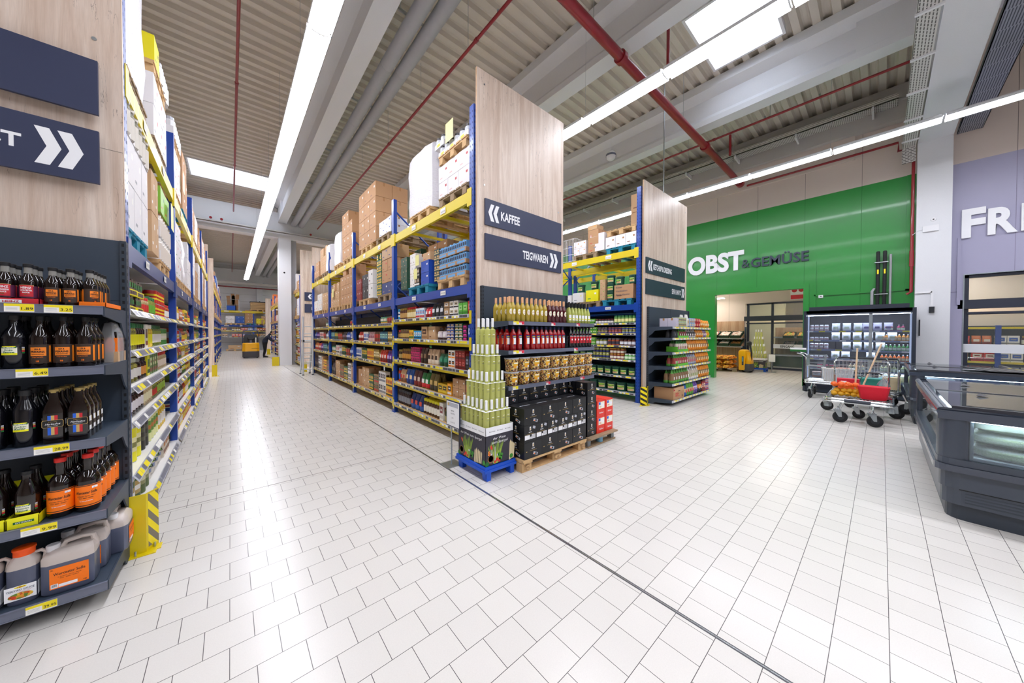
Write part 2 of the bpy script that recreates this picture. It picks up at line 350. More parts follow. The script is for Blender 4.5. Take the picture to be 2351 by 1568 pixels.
# walls
wr=MB()
def yzbox(x0,x1,y0,y1,z0,z1,m): wr.box(x0,x1,y0,y1,z0,z1,m)
GO=(1.59,3.97,2.985)   # passage to the fruit hall
PO=(-4.6,-1.28,3.0)    # sliding door opening
ZG=5.68
for y0,y1,z0,z1,m in ((GO[1],YB,0,ZG,'wall_green'),(GO[0],GO[1],GO[2],ZG,'wall_green'),(-.8,GO[0],0,ZG,'wall_green'),(-.8,YB,ZG,ROOF+.2,'wall_beige'),
    (PO[1],-.8,0,ZG,'wall_purple'),(PO[0],PO[1],PO[2],ZG,'wall_purple'),(-14,PO[0],0,ZG,'wall_purple'),(-14,-.8,ZG,ROOF+.2,'wall_beige')): yzbox(XR,XR+.22,y0,y1,z0,z1,m)
for k in range(-9,12):
    y=.41+1.17*k
    ms='seam_green' if y>-.8 else 'seam_purple'
    z0=0
    if GO[0]<y<GO[1]: z0=GO[2]+.15
    if PO[0]<y<PO[1]: z0=PO[2]
    if -.8<y<-.4: continue
    wr.box(XR-.0015,XR,y-.004,y+.004,z0,ZG,ms); wr.box(XR-.0015,XR,y-.004,y+.004,ZG,ROOF,'seam')
struct(wr,'wall_right')
t=MB()
t.box(XR-.02,XR,GO[0]-.13,GO[0],0,GO[2]+.13,'wall_green'); t.box(XR-.02,XR,GO[1],GO[1]+.13,0,GO[2]+.13,'wall_green'); t.box(XR-.02,XR,GO[0],GO[1],GO[2],GO[2]+.13,'wall_green')
t.box(XR-.03,XR,-.45,1.35,2.72,2.76,'wall_green'); t.box(XR-.03,XR,1.31,1.35,2.3,3.75,'wall_green'); t.box(XR-.03,XR,-.5,-.38,2.72,5.68,'wall_green')
struct(t,'trim_2')
t=MB(); t.box(XR-.03,XR,-1.22,-1.17,2.3,3.9,'wall_purple'); t.box(XR-.012,XR,-1.17,-1.06,2.6,2.62,'seam_purple')
t.box(XR-.01,XR+.22,PO[1],PO[1]+.02,0,PO[2],'galvanised'); t.box(XR-.01,XR+.22,PO[0],PO[1]+.02,PO[2],PO[2]+.02,'galvanised')
struct(t,'trim_3')
wb=MB(); wb.box(-14,34,YB,YB+.2,0,ROOF+.2,'sheet_grey')
for k in range(12): wb.box(-6,10,YB-.03,YB,.4+k*.64,.4+k*.64+.05,'sheet_grey'); wb.box(-6,10,YB-.004,YB,.4+k*.64+.3,.4+k*.64+.31,'seam')
struct(wb,'wall_back')
w2=MB(); w2.box(-14.2,-14,-14,YB,0,ROOF+.2,'wall_beige'); struct(w2,'wall_left')
w2=MB(); w2.box(-14,34,-14.2,-14,0,ROOF+.2,'wall_beige'); struct(w2,'wall_front')
# columns, girders and roof beams
for x0,x1,y0,y1,z1 in ((1.8,2.3,19.3,19.85,6.22),(12.9,XR,-1.06,-.53,6.32),(1.9,2.35,38.85,YB-.03,6.3)):
    c=MB(); c.box(x0,x1,y0,y1,0,z1,'concrete_white'); 
    if x0<5: c.lathe([(.04,0),(.04,.004)],12,'slot_black',mx=Matrix.Translation((x0+.22,y0,4.55))@Matrix.Rotation(math.pi/2,4,'X'))
    struct(c,'column')
c=MB(); c.box(2.32,2.55,19.55,19.85,0,6.22,'pipe_grey'); struct(c,'downpipe_duct')
for y0,y1,z0,z1,x0,x1 in ((19.3,19.85,6.22,7.42,-14,XR),(-1.06,-.53,6.32,7.4,-14,XR),(38.85,YB-.03,6.3,7.4,-14,XR)):
    c=MB(); c.box(x0,x1,y0,y1,z0,z1,'concrete_white'); struct(c,'girder_beam')
def tbeam(x,y0,y1):
    zb=6.95; b=MB()
    poly=[(x-.17,zb),(x+.17,zb),(x+.17,zb+.13),(x+.09,zb+.24),(x+.09,ROOF-.34),(x+.3,ROOF-.2),(x+.3,ROOF),(x-.3,ROOF),(x-.3,ROOF-.2),(x-.09,ROOF-.34),(x-.09,zb+.24),(x-.17,zb+.13)]
    b.prism(poly,1,y0,y1,'concrete_white')
    for yy,s in ((y0,1),(y1,-1)):   # solid web near the supports
        b.box(x-.165,x+.165,yy,yy+s*1.3,zb+.1,ROOF-.1,'concrete_white')
    struct(b,'roof_beam')
for x in (-9.4,-5.6,-1.8+-.0,1.95,5.68,9.4):
    if x==-1.8: x=-1.85
    for y0,y1 in ((-14,-1.0),(-.9,19.45),(19.6,38.9)): tbeam(x,y0,y1)
c=MB(); c.prism([(12.95,7.1),(XR,7.1),(XR,ROOF),(12.9,ROOF),(12.9,7.6),(12.95,7.55)],1,-.5,38.8,'concrete'); c.box(13.12,XR,.55,10.9,6.45,7.1,'wall_beige'); struct(c,'roof_beam')
# cable trays
t=MB(); t.box(12.5,12.9,-.2,19,7.42,7.44,'tray_holes_x'); t.box(12.5,12.51,-.2,19,7.42,7.56,'tray_slots')
for k in range(13): t.box(12.45,12.95,.2+k*1.5,.24+k*1.5,7.30,7.42,'white_paint')
t.build('cable_tray',kind='structure')
t=MB(); t.box(-14,XR-.3,-.5,-.28,6.28,6.30,'tray_holes_x'); t.box(-14,XR-.3,-.285,-.28,6.28,6.4,'tray_holes_x')
for k in range(12): t.box(12.4-k*1.2,12.44-k*1.2,-.53,-.26,6.25,6.28,'white_paint')
t.box(XR-.32,XR-.3,-.5,-.28,5.9,6.4,'tray_holes_y')
t.build('cable_tray',kind='structure')
t=MB(); t.box(-14,XR-.3,-1.45,-1.1,6.28,6.30,'mesh_tray'); t.box(-14,XR-.3,-1.45,-1.44,6.28,6.38,'galvanised'); t.box(-14,XR-.3,-1.11,-1.1,6.28,6.38,'galvanised'); t.build('cable_tray',kind='structure')
t=MB(); t.box(-6,8,19.08,19.26,6.42,6.44,'tray_holes_x'); t.box(-6,8,19.08,19.085,6.42,6.50,'tray_holes_x')
for x,mm in ((-.6,'pipe_red'),(-.25,'pipe_red'),(3.1,'pipe_red')): t.lathe([(.05,0),(.05,.03)],14,mm,mx=Matrix.Translation((x,19.05,6.56))@Matrix.Rotation(math.pi/2,4,'X'))
t.build('cable_tray',kind='structure')
t=MB(); t.box(-4,8,37.6,37.9,5.9,6.1,'tray_holes_x'); t.build('cable_tray',kind='structure')
# pipes
def pipe(name,pts,r,m,label,cat,n=14,clamps=(),extra=None):
    b=MB(); b.tube(pts,r,m,n); o=thing(name,label,cat); b.build('pipe',o)
    for c_ in clamps:
        k=MB(); k.tube([c_[0],c_[1]],r*1.35,m,n); k.build('coupling',o)
    if extra: extra(o)
    return o
def mainx(o):
    for x in (4.55,8.2,12.1):
        for z0 in (0,): 
            k=MB(); k.tube([(x,3.18,6.68),(x,3.18,ROOF)],.006,'zinc',5); k.build('hanger_rod',o)
pipe('sprinkler_main_pipe',[(-12,3.18,6.62),(12.95,3.18,6.62)],.085,'pipe_red','thick red sprinkler main crossing under the roof beams to the green wall','pipe',18,[((5.35,3.18,6.62),(5.45,3.18,6.62)),((9.6,3.18,6.62),(9.7,3.18,6.62)),((12.8,3.18,6.62),(12.97,3.18,6.62))],mainx)
def drops(x,z,ys):
    def f(o):
        for y in ys:
            k=MB(); k.tube([(x,y,z+.02),(x,y,ROOF)],.005,'zinc',5); k.build('hanger_rod',o)
    return f
def sprink(x,z,ys,so=0):
    def f(o):
        for y in ys:
            k=MB(); k.lathe([(.012,0),(.018,.03),(.008,.05),(.022,.052),(.022,.056)],8,'zinc',c=(x,y,z+.02)); k.build('sprinkler_head',o)
        drops(x,z,[y+.9 for y in ys])(o)
    return f
pipe('sprinkler_pipe',[(.15,-10,7.05),(.15,19.2,7.05)],.026,'pipe_red','thin red sprinkler pipe running above the left rack aisle lamps','pipe',10,[((.15,y,7.05),(.15,y+.06,7.05)) for y in (9.3,13.9)],sprink(.15,7.05,(6.2,9.,12,15.)))
pipe('sprinkler_pipe',[(.15,19.95,7.0),(.15,38,7.0)],.026,'pipe_red','thin red sprinkler pipe beyond the mid hall girder','pipe',10,[],drops(.15,7.0,(24,30)))
pipe('sprinkler_pipe',[(-3,38.6,5.75),(9,38.6,5.75)],.05,'pipe_red','red sprinkler pipe along the grey back wall','pipe',10)
pipe('sprinkler_pipe',[(3.43,-10,6.95),(3.43,19.2,6.95)],.028,'pipe_red','thin red sprinkler pipe running above the coffee rack','pipe',10,[((3.43,y,6.95),(3.43,y+.07,6.95)) for y in (4.9,9.2)],sprink(3.43,6.95,(4.3,6.3,8.4,10.8)))
pipe('sprinkler_pipe',[(10.2,-.4,7.0),(10.2,19.2,7.0)],.027,'pipe_red','thin red sprinkler pipe running above the mustard rack aisle','pipe',10,[((10.2,y,7.0),(10.2,y+.07,7.0)) for y in (3.1,5.6)],sprink(10.2,7.0,(1.,2.,4.,6.,9.)))
pipe('sprinkler_pipe',[(12.95,3.0,6.5),(12.95,-.22,6.5),(12.95,-.22,6.28),(12.95,-.47,6.28),(12.95,-.47,2.66),(12.95,-.40,2.6)],.03,'pipe_red','red pipe running along the beige wall and down beside the concrete column','pipe',10,[((12.95,-.47,3.3),(12.95,-.47,3.7))])
pipe('sprinkler_drop_pipe',[(6.35,2.75,7.4),(6.35,2.75,6.75)],.03,'pipe_red','short upright red pipe beside the roof skylight lamp','pipe',10)
pipe('sprinkler_drop_pipe',[(10.2,2.75,6.95),(10.2,2.75,6.4)],.03,'pipe_red','short red pipe dropping between sprinkler pipe and main pipe','pipe',10)
for x,d in ((2.42,'nearer the roof beam'),(2.72,'farther from the roof beam')):
    for y0,y1,wh in ((-10,19.25,'before'),(19.9,38.7,'beyond')):
        o=thing('drain_pipe','thick grey roof drain pipe %s %s the mid hall girder'%(d,wh),'pipe')
        b=MB(); b.tube([(x,y0,6.98),(x,y1,6.98)],.125,'pipe_grey',20); b.build('pipe',o)
        if y0<0:
            for y in (6.6,8.9,11.6,14.4,17):
                k=MB(); k.tube([(x,y,6.98),(x,y+.05,6.98)],.128,'pipe_grey',20); k.build('coupling',o)
            if x<2.5:
                for y in (5.5,8.3,11.1,14.): k=MB(); k.box(2.2,2.9,y,y+.03,7.14,7.18,'zinc'); k.tube([(2.25,y,7.18),(2.25,y,ROOF)],.006,'zinc',5); k.build('hanger_rod',o)
# strip lights
def make_lamp():
    r=thing('strip_light','','ceiling light')
    L_=1.5
    h=MB(); h.box(-.03,.03,.01,L_-.01,.0,.06,'lamp_housing'); h.box(-.1,.1,.01,L_-.01,-.012,.0,'lamp_housing'); h.box(-.146,-.142,.01,L_-.01,-.047,0,'lamp_housing'); h.box(.142,.146,.01,L_-.01,-.047,0,'lamp_housing'); h.box(-.146,.146,.01,L_-.01,-.003,.0,'lamp_housing'); h.build('housing',r)
    d=MB(); pts=[(.13*math.cos(a),-.012-.055*math.sin(a)) for a in [math.pi*k/8 for k in range(9)]]
    d.prism(pts,1,.012,L_-.012,'lamp_emit2'); d.build('diffuser',r)
    e=MB(); e.prism([(x*1.04,z*1.04) for x,z in pts],1,-.006,.012,'lamp_housing'); e.build('end_cap',r)
    return r
LROWS=[(.95,5.108-1.52*9,31.0,'over the first aisle, between pickle rack and coffee rack'),(5.27,.80-1.52*6,37.0,'over the aisle between coffee rack and mustard rack'),(10.35,.80-1.52*6,14.,'along the passage before the green wall'),(-5.2,-5.,37.,'over the aisle behind the pickle rack')]  # the two rows reaching furthest are extended unseen to brighten the back wall
l0=make_lamp(); used=False
for x,y0,y1,wh in LROWS:
    y=y0; 
    while y<y1:
        lab='bright white strip light %s'%wh
        if not used: l0.location=(x,y,5.76); l0['label']=lab; l0['group']='strip lights '+wh; used=True
        else: dup(l0,(x,y,5.76),0,lab,'strip lights '+wh)
        y+=1.52
w_=MB()
for x,y0,y1,wh in LROWS:
    y=y0
    while y<y1: w_.tube([(x,y+.02,5.82),(x,y+.02,ROOF-.01)],.003,'zinc',4); y+=3.04
w_.build('suspension_wires',kind='stuff',label='thin steel wires hanging the strip lights from the roof deck',cat='wires')
# smoke detector on its cord
o=thing('smoke_detector','white ball shaped detector hanging on a cord below the roof','detector',(8,5.0,6.52))
b=MB(); b.lathe([(.0,-.13),(.07,-.115),(.115,-.07),(.135,0),(.125,.06),(.08,.115),(.03,.135),(0,.135)],20,'white_paint'); b.build('body',o)
b=MB(); b.lathe([(.136,-.02),(.1375,.005),(.1365,.035)],20,'rail_grey',caps=False); b.build('grille',o)
b=MB(); b.tube([(0,0,.13),(0,0,1.43)],.004,'white_paint',5); b.build('cord',o)
b=MB(); b.tube([(7.9,3.5,5.0),(7.9,3.5,7.9)],.013,'zinc',8); b.build('support_rod',label='thin steel rod from the roof down to the mustard rack panel',cat='rod')
# small gear on the column
o=thing('access_point','white box with cable on the concrete column','wall box',(12.9,-.75,4.17)); b=MB(); b.box(-.04,0,-.12,.12,-.07,.07,'white_paint'); b.build('housing',o); b=MB(); b.tube([(-.01,.12,0),(-.01,.2,-.02),(-.01,.28,-.1)],.006,'white_paint',5); b.build('cable',o)
b=MB(); b.lathe([(.045,0),(.04,.02),(0,.025)],16,'white_paint',mx=Matrix.Translation((12.9,-.79,4.38))@Matrix.Rotation(-math.pi/2,4,'Y')); b.lathe([(.015,.02),(.015,.03)],10,'slot_black',mx=Matrix.Translation((12.9,-.79,4.38))@Matrix.Rotation(-math.pi/2,4,'Y')); b.build('dome_camera',label='small round white camera high on the concrete column',cat='camera')
o=thing('conduit','white cable duct ending in a grey switch box on the column','conduit'); b=MB(); b.box(12.87,12.9,-.79,-.53,2.6,2.64,'white_paint'); b.box(12.87,12.9,-.81,-.77,2.25,2.64,'white_paint'); b.build('duct',o)
b=MB(); b.box(12.85,12.9,-.83,-.75,2.12,2.26,'plastic_dark'); b.build('switch_box',o)
b=MB(); b.box(XR-.04,XR,1.15,1.25,2.66,2.74,'white_paint'); b.box(XR-.045,XR-.04,1.18,1.22,2.69,2.71,'ink'); b.build('wall_box',label='small white switch box on the green wall above the chilled cabinet',cat='box')
for i,(x,w) in enumerate(((.09,'left'),(-.03,'right'))):
    o=thing('insulated_pipe','black insulated coolant pipe, %s one of the pair on the green wall'%w,'pipe',group=None)
    b=MB(); b.tube([(13.12,x,2.35),(13.12,x,3.72),(13.17,x,3.8)],.035,'rubber',10); b.build('pipe',o)
    for z in (2.65,3.5): k=MB(); k.box(13.08,13.2,x-.06,x+.06,z,z+.02,'zinc'); k.build('clamp',o)
    k=MB(); k.box(13.082,13.09,x-.015,x+.015,3.2,3.32,'tag_yellow'); k.build('sticker',o)
pipe('conduit_pipe',[(13.14,-.13,2.35),(13.14,-.13,3.7)],.022,'pipe_grey','thin grey pipe beside the black pair on the green wall','pipe',8)
pipe('conduit_pipe',[(13.14,.19,2.35),(13.14,.19,2.75),(13.19,.15,2.82)],.03,'pipe_grey','short bent grey pipe left of the black pair on the green wall','pipe',8)
# wall lettering
def letters(name,st,o,h,m,fit,label,bold=.035,depth=.03):
    b=MB(); b.text(st,o,(0,-1,0),(0,0,1),h,m,1,bold,'L',depth,fit=fit); return b.build(name,label=label,cat='sign')
letters('wall_letters','OBST',(XR-.02,4.875,3.82),.63,'white_print',1.77,'large white raised letters OBST on the green wall',.045)
letters('wall_letters','&',(XR-.02,3.17,3.83),.3,'anthracite',.22,'thin dark grey raised ampersand between the white and the grey letters',0)
letters('wall_letters','GEM\u00dcSE',(XR-.02,2.917,3.815),.31,'anthracite',1.445,'dark grey raised letters GEM\u00dcSE on the green wall',.04)
letters('wall_letters','F',(XR-.02,-1.218,3.905),.65,'white_print',.325,'white raised letter F on the lilac wall',.04)
letters('wall_letters','R',(XR-.02,-1.57,3.905),.58,'white_print',.38,'white raised letter R on the lilac wall',.04)
letters('wall_letters','I',(XR-.02,-1.99,3.905),.58,'white_print',.13,'white raised letter I at the picture edge on the lilac wall',.04)
# ================================================================ item library: every item stands on z=0 and looks towards local -y
def cm(h,rough=.45,coat=0):
    if h in MAT: return MAT[h]
    return M('c%s_%d_%d'%(h.lstrip('#'),int(rough*100),int(coat*10)),h,rough,coat=coat)
def loft(mb,secs,n,m,pw=4.,smooth=True,cap=True,mx=None,off=None):
    """secs [(half x, half y, z[, material, cx, cy])] super-ellipse sections"""
    vs=[]
    for s in secs:
        cx=s[4] if len(s)>4 else 0; cy_=s[5] if len(s)>5 else 0
        for k in range(n):
            a=2*math.pi*(k+.5)/n; ca,sa=math.cos(a),math.sin(a); r=1/((abs(ca)**pw+abs(sa)**pw)**(1/pw))
            vs.append(Vector((cx+s[0]*r*ca,cy_+s[1]*r*sa,s[2])))
    if mx is not None: vs=[mx@v for v in vs]
    o=len(mb.v); mb.v.extend(tuple(v) for v in vs)
    for j in range(len(secs)-1):
        mi=mb.mid(secs[j+1][3] if len(secs[j+1])>3 and secs[j+1][3] else m)
        for k in range(n):
            k2=(k+1)%n; mb.f.append([o+j*n+k,o+j*n+k2,o+(j+1)*n+k2,o+(j+1)*n+k]); mb.mi.append(mi); mb.sm.append(smooth)
    if cap:
        mb.f.append([o+k for k in range(n)][::-1]); mb.mi.append(mb.mid(m)); mb.sm.append(False)
        e=len(secs)-1; mb.f.append([o+e*n+k for k in range(n)]); mb.mi.append(mb.mid(secs[-1][3] if len(secs[-1])>3 and secs[-1][3] else m)); mb.sm.append(False)
    return mb
_IM={}
def item(kind,w,d,h,c1,c2='#f3f1ec',c3='#222226'):
    """returns shared mesh of one product"""
    k=(kind,w,d,h,c1,c2,c3)
    if k in _IM: return _IM[k]
    b=MB(); A,B,C=cm(c1),cm(c2),cm(c3); e=.0006
    if kind=='pack':      # cardboard pack
        b.box(-w/2,w/2,-d/2,d/2,0,h,A)
        f=-d/2-e; b.quad((-w*.5,f,h*.12),(w*.5,f,h*.12),(w*.5,f,h*.3),(-w*.5,f,h*.3),C); b.quad((-w*.36,f,h*.42),(w*.36,f,h*.42),(w*.36,f,h*.8),(-w*.36,f,h*.8),B); b.quad((-w*.22,f-e,h*.55),(w*.22,f-e,h*.55),(w*.22,f-e,h*.66),(-w*.22,f-e,h*.66),C)
        for s in (-1,1): x=s*(w/2+e); b.quad((x,-d*.35*s,h*.35),(x,d*.35*s,h*.35),(x,d*.35*s,h*.75),(x,-d*.35*s,h*.75),B)
    elif kind=='brick':   # foil vacuum brick
        loft(b,[(w*.47,d*.44,0),(w/2,d/2,h*.03),(w/2,d/2,h*.3,C),(w/2,d/2,h*.9,A),(w*.47,d*.4,h*.95,A),(w*.47,d*.1,h,A)],12,A,6,False)
        f=-d/2-e; b.quad((-w*.4,f,h*.4),(w*.4,f,h*.4),(w*.4,f,h*.78),(-w*.4,f,h*.78),B)
    elif kind=='pouch':
        loft(b,[(w*.46,d*.42,0),(w*.5,d*.5,h*.06),(w*.5,d*.5,h*.34,C),(w*.48,d*.46,h*.62,A),(w*.47,d*.28,h*.82,A),(w*.46,d*.06,h*.93,A),(w*.47,d*.03,h,A)],14,A,3.2)
        f=-d*.5-.0015; b.quad((-w*.3,f,h*.36),(w*.3,f,h*.36),(w*.3,-d*.47,h*.62),(-w*.3,-d*.47,h*.62),B)
    elif kind=='film':    # clear bag of goods, printed head and foot
        loft(b,[(w*.42,d*.4,0,A),(w*.5,d*.5,h*.08,A),(w*.5,d*.5,h*.22,A),(w*.47,d*.48,h*.24,B),(w*.47,d*.44,h*.6,B),(w*.42,d*.3,h*.74,B),(w*.40,d*.2,h*.76,A),(w*.3,d*.06,h*.9,A),(w*.4,d*.04,h,A)],12,A,2.8)
        f=-d*.5-.001; b.quad((-w*.2,f,h*.28),(w*.2,f,h*.28),(w*.2,f,h*.5),(-w*.2,f,h*.5),C)
    elif kind=='jar':
        r=w/2; b.lathe([(r*.9,0),(r,h*.04),(r,h*.18),(r,h*.18,B),(r,h*.58,B),(r,h*.6,A),(r,h*.74,A),(r*.8,h*.82,A),(r*.8,h*.84,C),(r*.86,h*.85,C),(r*.86,h*.98,C),(r*.8,h,C)],14,A)
    elif kind=='can':
        r=w/2; b.lathe([(r*.96,0,'zinc'),(r,h*.02,'zinc'),(r,h*.04,A),(r,h*.3,A),(r,h*.3,B),(r,h*.7,B),(r,h*.7,A),(r,h*.96,A),(r,h*.98,'zinc'),(r*.93,h,'zinc'),(r*.93,h*.985,'zinc')],16,'zinc')
        b.lathe([(r*1.003,h*.42),(r*1.003,h*.56)],16,C,caps=False)
    elif kind=='sqjar':   # squared instant-coffee jar
        loft(b,[(w*.45,d*.45,0),(w/2,d/2,h*.04),(w/2,d/2,h*.15,A),(w*.5,d*.5,h*.15,B),(w*.5,d*.5,h*.6,B),(w/2,d/2,h*.62,A),(w*.42,d*.42,h*.78,A),(w*.42,d*.42,h*.78,C),(w*.44,d*.44,h*.8,C),(w*.44,d*.44,h*.97,C),(w*.4,d*.4,h,C)],12,A,5)
    elif kind=='bottle':
        r=w/2; b.lathe([(r*.9,0),(r,h*.03),(r,h*.16),(r,h*.16,B),(r,h*.5,B),(r,h*.5,A),(r,h*.6,A),(r*.8,h*.68,A),(r*.36,h*.8,A),(r*.33,h*.88,A),(r*.36,h*.88,C),(r*.36,h,C)],14,A)
    elif kind=='tray':    # display tray holding a row of small packs
        b.box(-w/2,w/2,-d/2,d/2,0,h*.35,B); n=max(2,int(w/.05)); q=w/n
        for i in range(n):
            x=-w/2+q*(i+.5); b.box(x-q*.45,x+q*.45,-d*.46,d*.46,h*.02,h*(.92+.08*(i%2)),A); b.quad((x-q*.34,-d*.465,h*.5),(x+q*.34,-d*.465,h*.5),(x+q*.34,-d*.465,h*.8),(x-q*.34,-d*.465,h*.8),C)
        b.quad((-w*.4,-d/2-e,h*.05),(w*.4,-d/2-e,h*.05),(w*.4,-d/2-e,h*.28),(-w*.4,-d/2-e,h*.28),A)
    elif kind=='carton':
        w*=.982; d*=.982; h*=.985
        b.box(-w/2,w/2,-d/2,d/2,0,h,m_(c1) if c1 in MAT else A); t=m_('tape')
        b.quad((-w/2,-.02,h+e),(w/2,-.02,h+e),(w/2,.02,h+e),(-w/2,.02,h+e),t)
        for s in (-1,1):
            b.quad((s*(w/2+e),-.02*s,h*.75),(s*(w/2+e),.02*s,h*.75),(s*(w/2+e),.02*s,h),(s*(w/2+e),-.02*s,h),t)
        f=-d/2-e; L_=m_(c2) if c2 in MAT else B
        b.quad((w*.2,f,h*.6),(w*.36,f,h*.6),(w*.36,f,h*.74),(w*.2,f,h*.74),L_); b.quad((-w*.35,f,h*.2),(-w*.1,f,h*.2),(-w*.1,f,h*.27),(-w*.35,f,h*.27),C)
        b.box(-w/2-.0004,w/2+.0004,-d/2-.0004,-d/2,h*.995,h,m_('carton_dark') if c1.startswith('carton') else C)
    elif kind=='shrink':  # jars in a white shrink-wrapped tray
        nx=max(2,int(w/.1)); ny=max(1,int(d/.1))
        b.box(-w/2,w/2,-d/2,d/2,0,h*.45,m_('white_carton'))
        for i in range(nx):
            for j in range(ny):
                x=-w/2+w/nx*(i+.5); y=-d/2+d/ny*(j+.5); r=w/nx*.44
                b.lathe([(r,0),(r,h*.78),(r*.8,h*.84),(r*.85,h*.85,C),(r*.85,h,C)],10,A,c=(x,y,.004))
        f=-d/2-e; b.quad((-w*.3,f,h*.1),(w*.1,f,h*.1),(w*.1,f,h*.35),(-w*.3,f,h*.35),B)
    elif kind=='bucket':
        r=w/2; b.lathe([(r*.8,0),(r*.84,.004),(r*.93,h*.86),(r,h*.86),(r*1.0,h*.95),(r*.97,h),(r*.9,h*.985),(0,h*.98)],22,A,caps=True)
        n=8
        for e2,(za,zb),mm,aw in ((.006,(.2,.66),B,52),(.009,(.42,.62),cm('#9ac83a'),48),(.011,(.24,.38),C,40)):
            vs=[]
            for i in range(n+1):
                a=math.radians(-90-aw+2*aw*i/n)
                for z in (za,zb): q=r*(.84+.09*z/.86)+e2*.3; vs.append((q*math.cos(a),q*math.sin(a),z*h))
            b.add(vs,[(2*i,2*i+2,2*i+3,2*i+1) for i in range(n)],mm,True)
        b.tube([(r*.98*math.cos(a),r*.98*math.sin(a)*1.02,h*.84-h*.42*abs(math.sin(a))) for a in [math.radians(-180+180*i/8) for i in range(9)]],.004,cm('#12352a'),5)
    elif kind=='bag':     # hanging snack bag with printed face, slumped
        loft(b,[(w*.4,d*.3,0),(w*.48,d*.5,h*.1),(w*.5,d*.55,h*.35,A),(w*.48,d*.45,h*.65,B),(w*.46,d*.25,h*.85,A),(w*.5,d*.05,h,A)],12,A,2.6)
        f=-d*.56; b.quad((-w*.28,f,h*.3),(w*.28,f,h*.3),(w*.25,f+.005,h*.55),(-w*.25,f+.005,h*.55),C)
    me=b.mesh(kind); _IM[k]=me; return me
class FR:
    """rack frame: u along the rack, d into it"""
    def __init__(s,ax,front,sg): s.ax,s.fr,s.sg=ax,front,sg
    def xy(s,u,d): return (s.fr+s.sg*d,u) if s.ax=='y' else (u,s.fr+s.sg*d)
    def box(s,mb,u0,u1,d0,d1,z0,z1,m):
        a=s.xy(u0,d0); b=s.xy(u1,d1); mb.box(a[0],b[0],a[1],b[1],z0,z1,m)
    def P(s,u,d,z): a=s.xy(u,d); return (a[0],a[1],z)
    @property
    def rz(s):
        if s.ax=='y': return -math.pi/2 if s.sg>0 else math.pi/2
        return 0 if s.sg>0 else math.pi
    def quad(s,mb,u0,u1,d,z0,z1,m):
        """upright face looking out of the rack"""
        if (s.ax=='y')==(s.sg>0): u0,u1=u1,u0
        mb.quad(s.P(u0,d,z0),s.P(u1,d,z0),s.P(u1,d,z1),s.P(u0,d,z1),m)
    @property
    def rd(s):   # reading direction for someone in front
        if s.ax=='y': return (0,-s.sg,0)
        return (s.sg,0,0)
COUNT={}
def place(fr,me,name,u,d,z,label,cat,group,jit=.0,rot=None):
    a=fr.rz+(R.uniform(-jit,jit) if rot is None else rot)
    COUNT[name]=COUNT.get(name,0)+1
    return put(me,name,None,fr.P(u,d,z),a,label,cat,group)
def facing(fr,u,z,d0,spec,n,where,nd=1,nz=1,gap=.004,jit=.05,cat=None,short=0):
    """n items side by side from u on, nd deep, nz high; returns the next free u"""
    kind,name,w,dd,h,c1,c2,c3,desc=spec
    me=item(kind,w,dd,h,c1,c2,c3); lab='%s %s'%(desc,where); g=lab
    for i in range(n):
        for j in range(nd):
            for k in range(nz):
                if short and k==nz-1 and R.random()<short: continue
                place(fr,me,name,u+(w+gap)*(i+.5),d0+dd/2+(dd+.004)*j,z+k*(h+.001),lab,cat or name.split('_')[-1],g,jit)
    return u+n*(w+gap)
def pallet_mesh(m):
    b=MB()
    for y in (-.33,0,.33): b.box(-.6,.6,y-.05,y+.05,0,.02,m)
    for y in (-.3275,0,.3275):
        for x in (-.52,0,.52): b.box(x-.075,x+.075,y-.05,y+.05,.02,.1,m)
    for x in (-.52,0,.52): b.box(x-.07,x+.07,-.4,.4,.1,.122,m)
    for y,wd in ((-.33,.07),(-.165,.05),(0,.07),(.165,.05),(.33,.07)): b.box(-.6,.6,y-wd,y+wd,.122,.144,m)
    return b.mesh('pallet')
PAL={k:pallet_mesh(v) for k,v in (('light','pallet_wood'),('old','pallet_old'),('blue','pallet_blue'))}
def pallet(fr,u,d,z,kind,label,group=None,across=True):
    """pallet with its short side (0.8) along the rack front"""
    return put(PAL[kind],'euro_pallet',None,fr.P(u,d,z),fr.rz+(math.pi/2 if across else 0),label,'pallet',group)
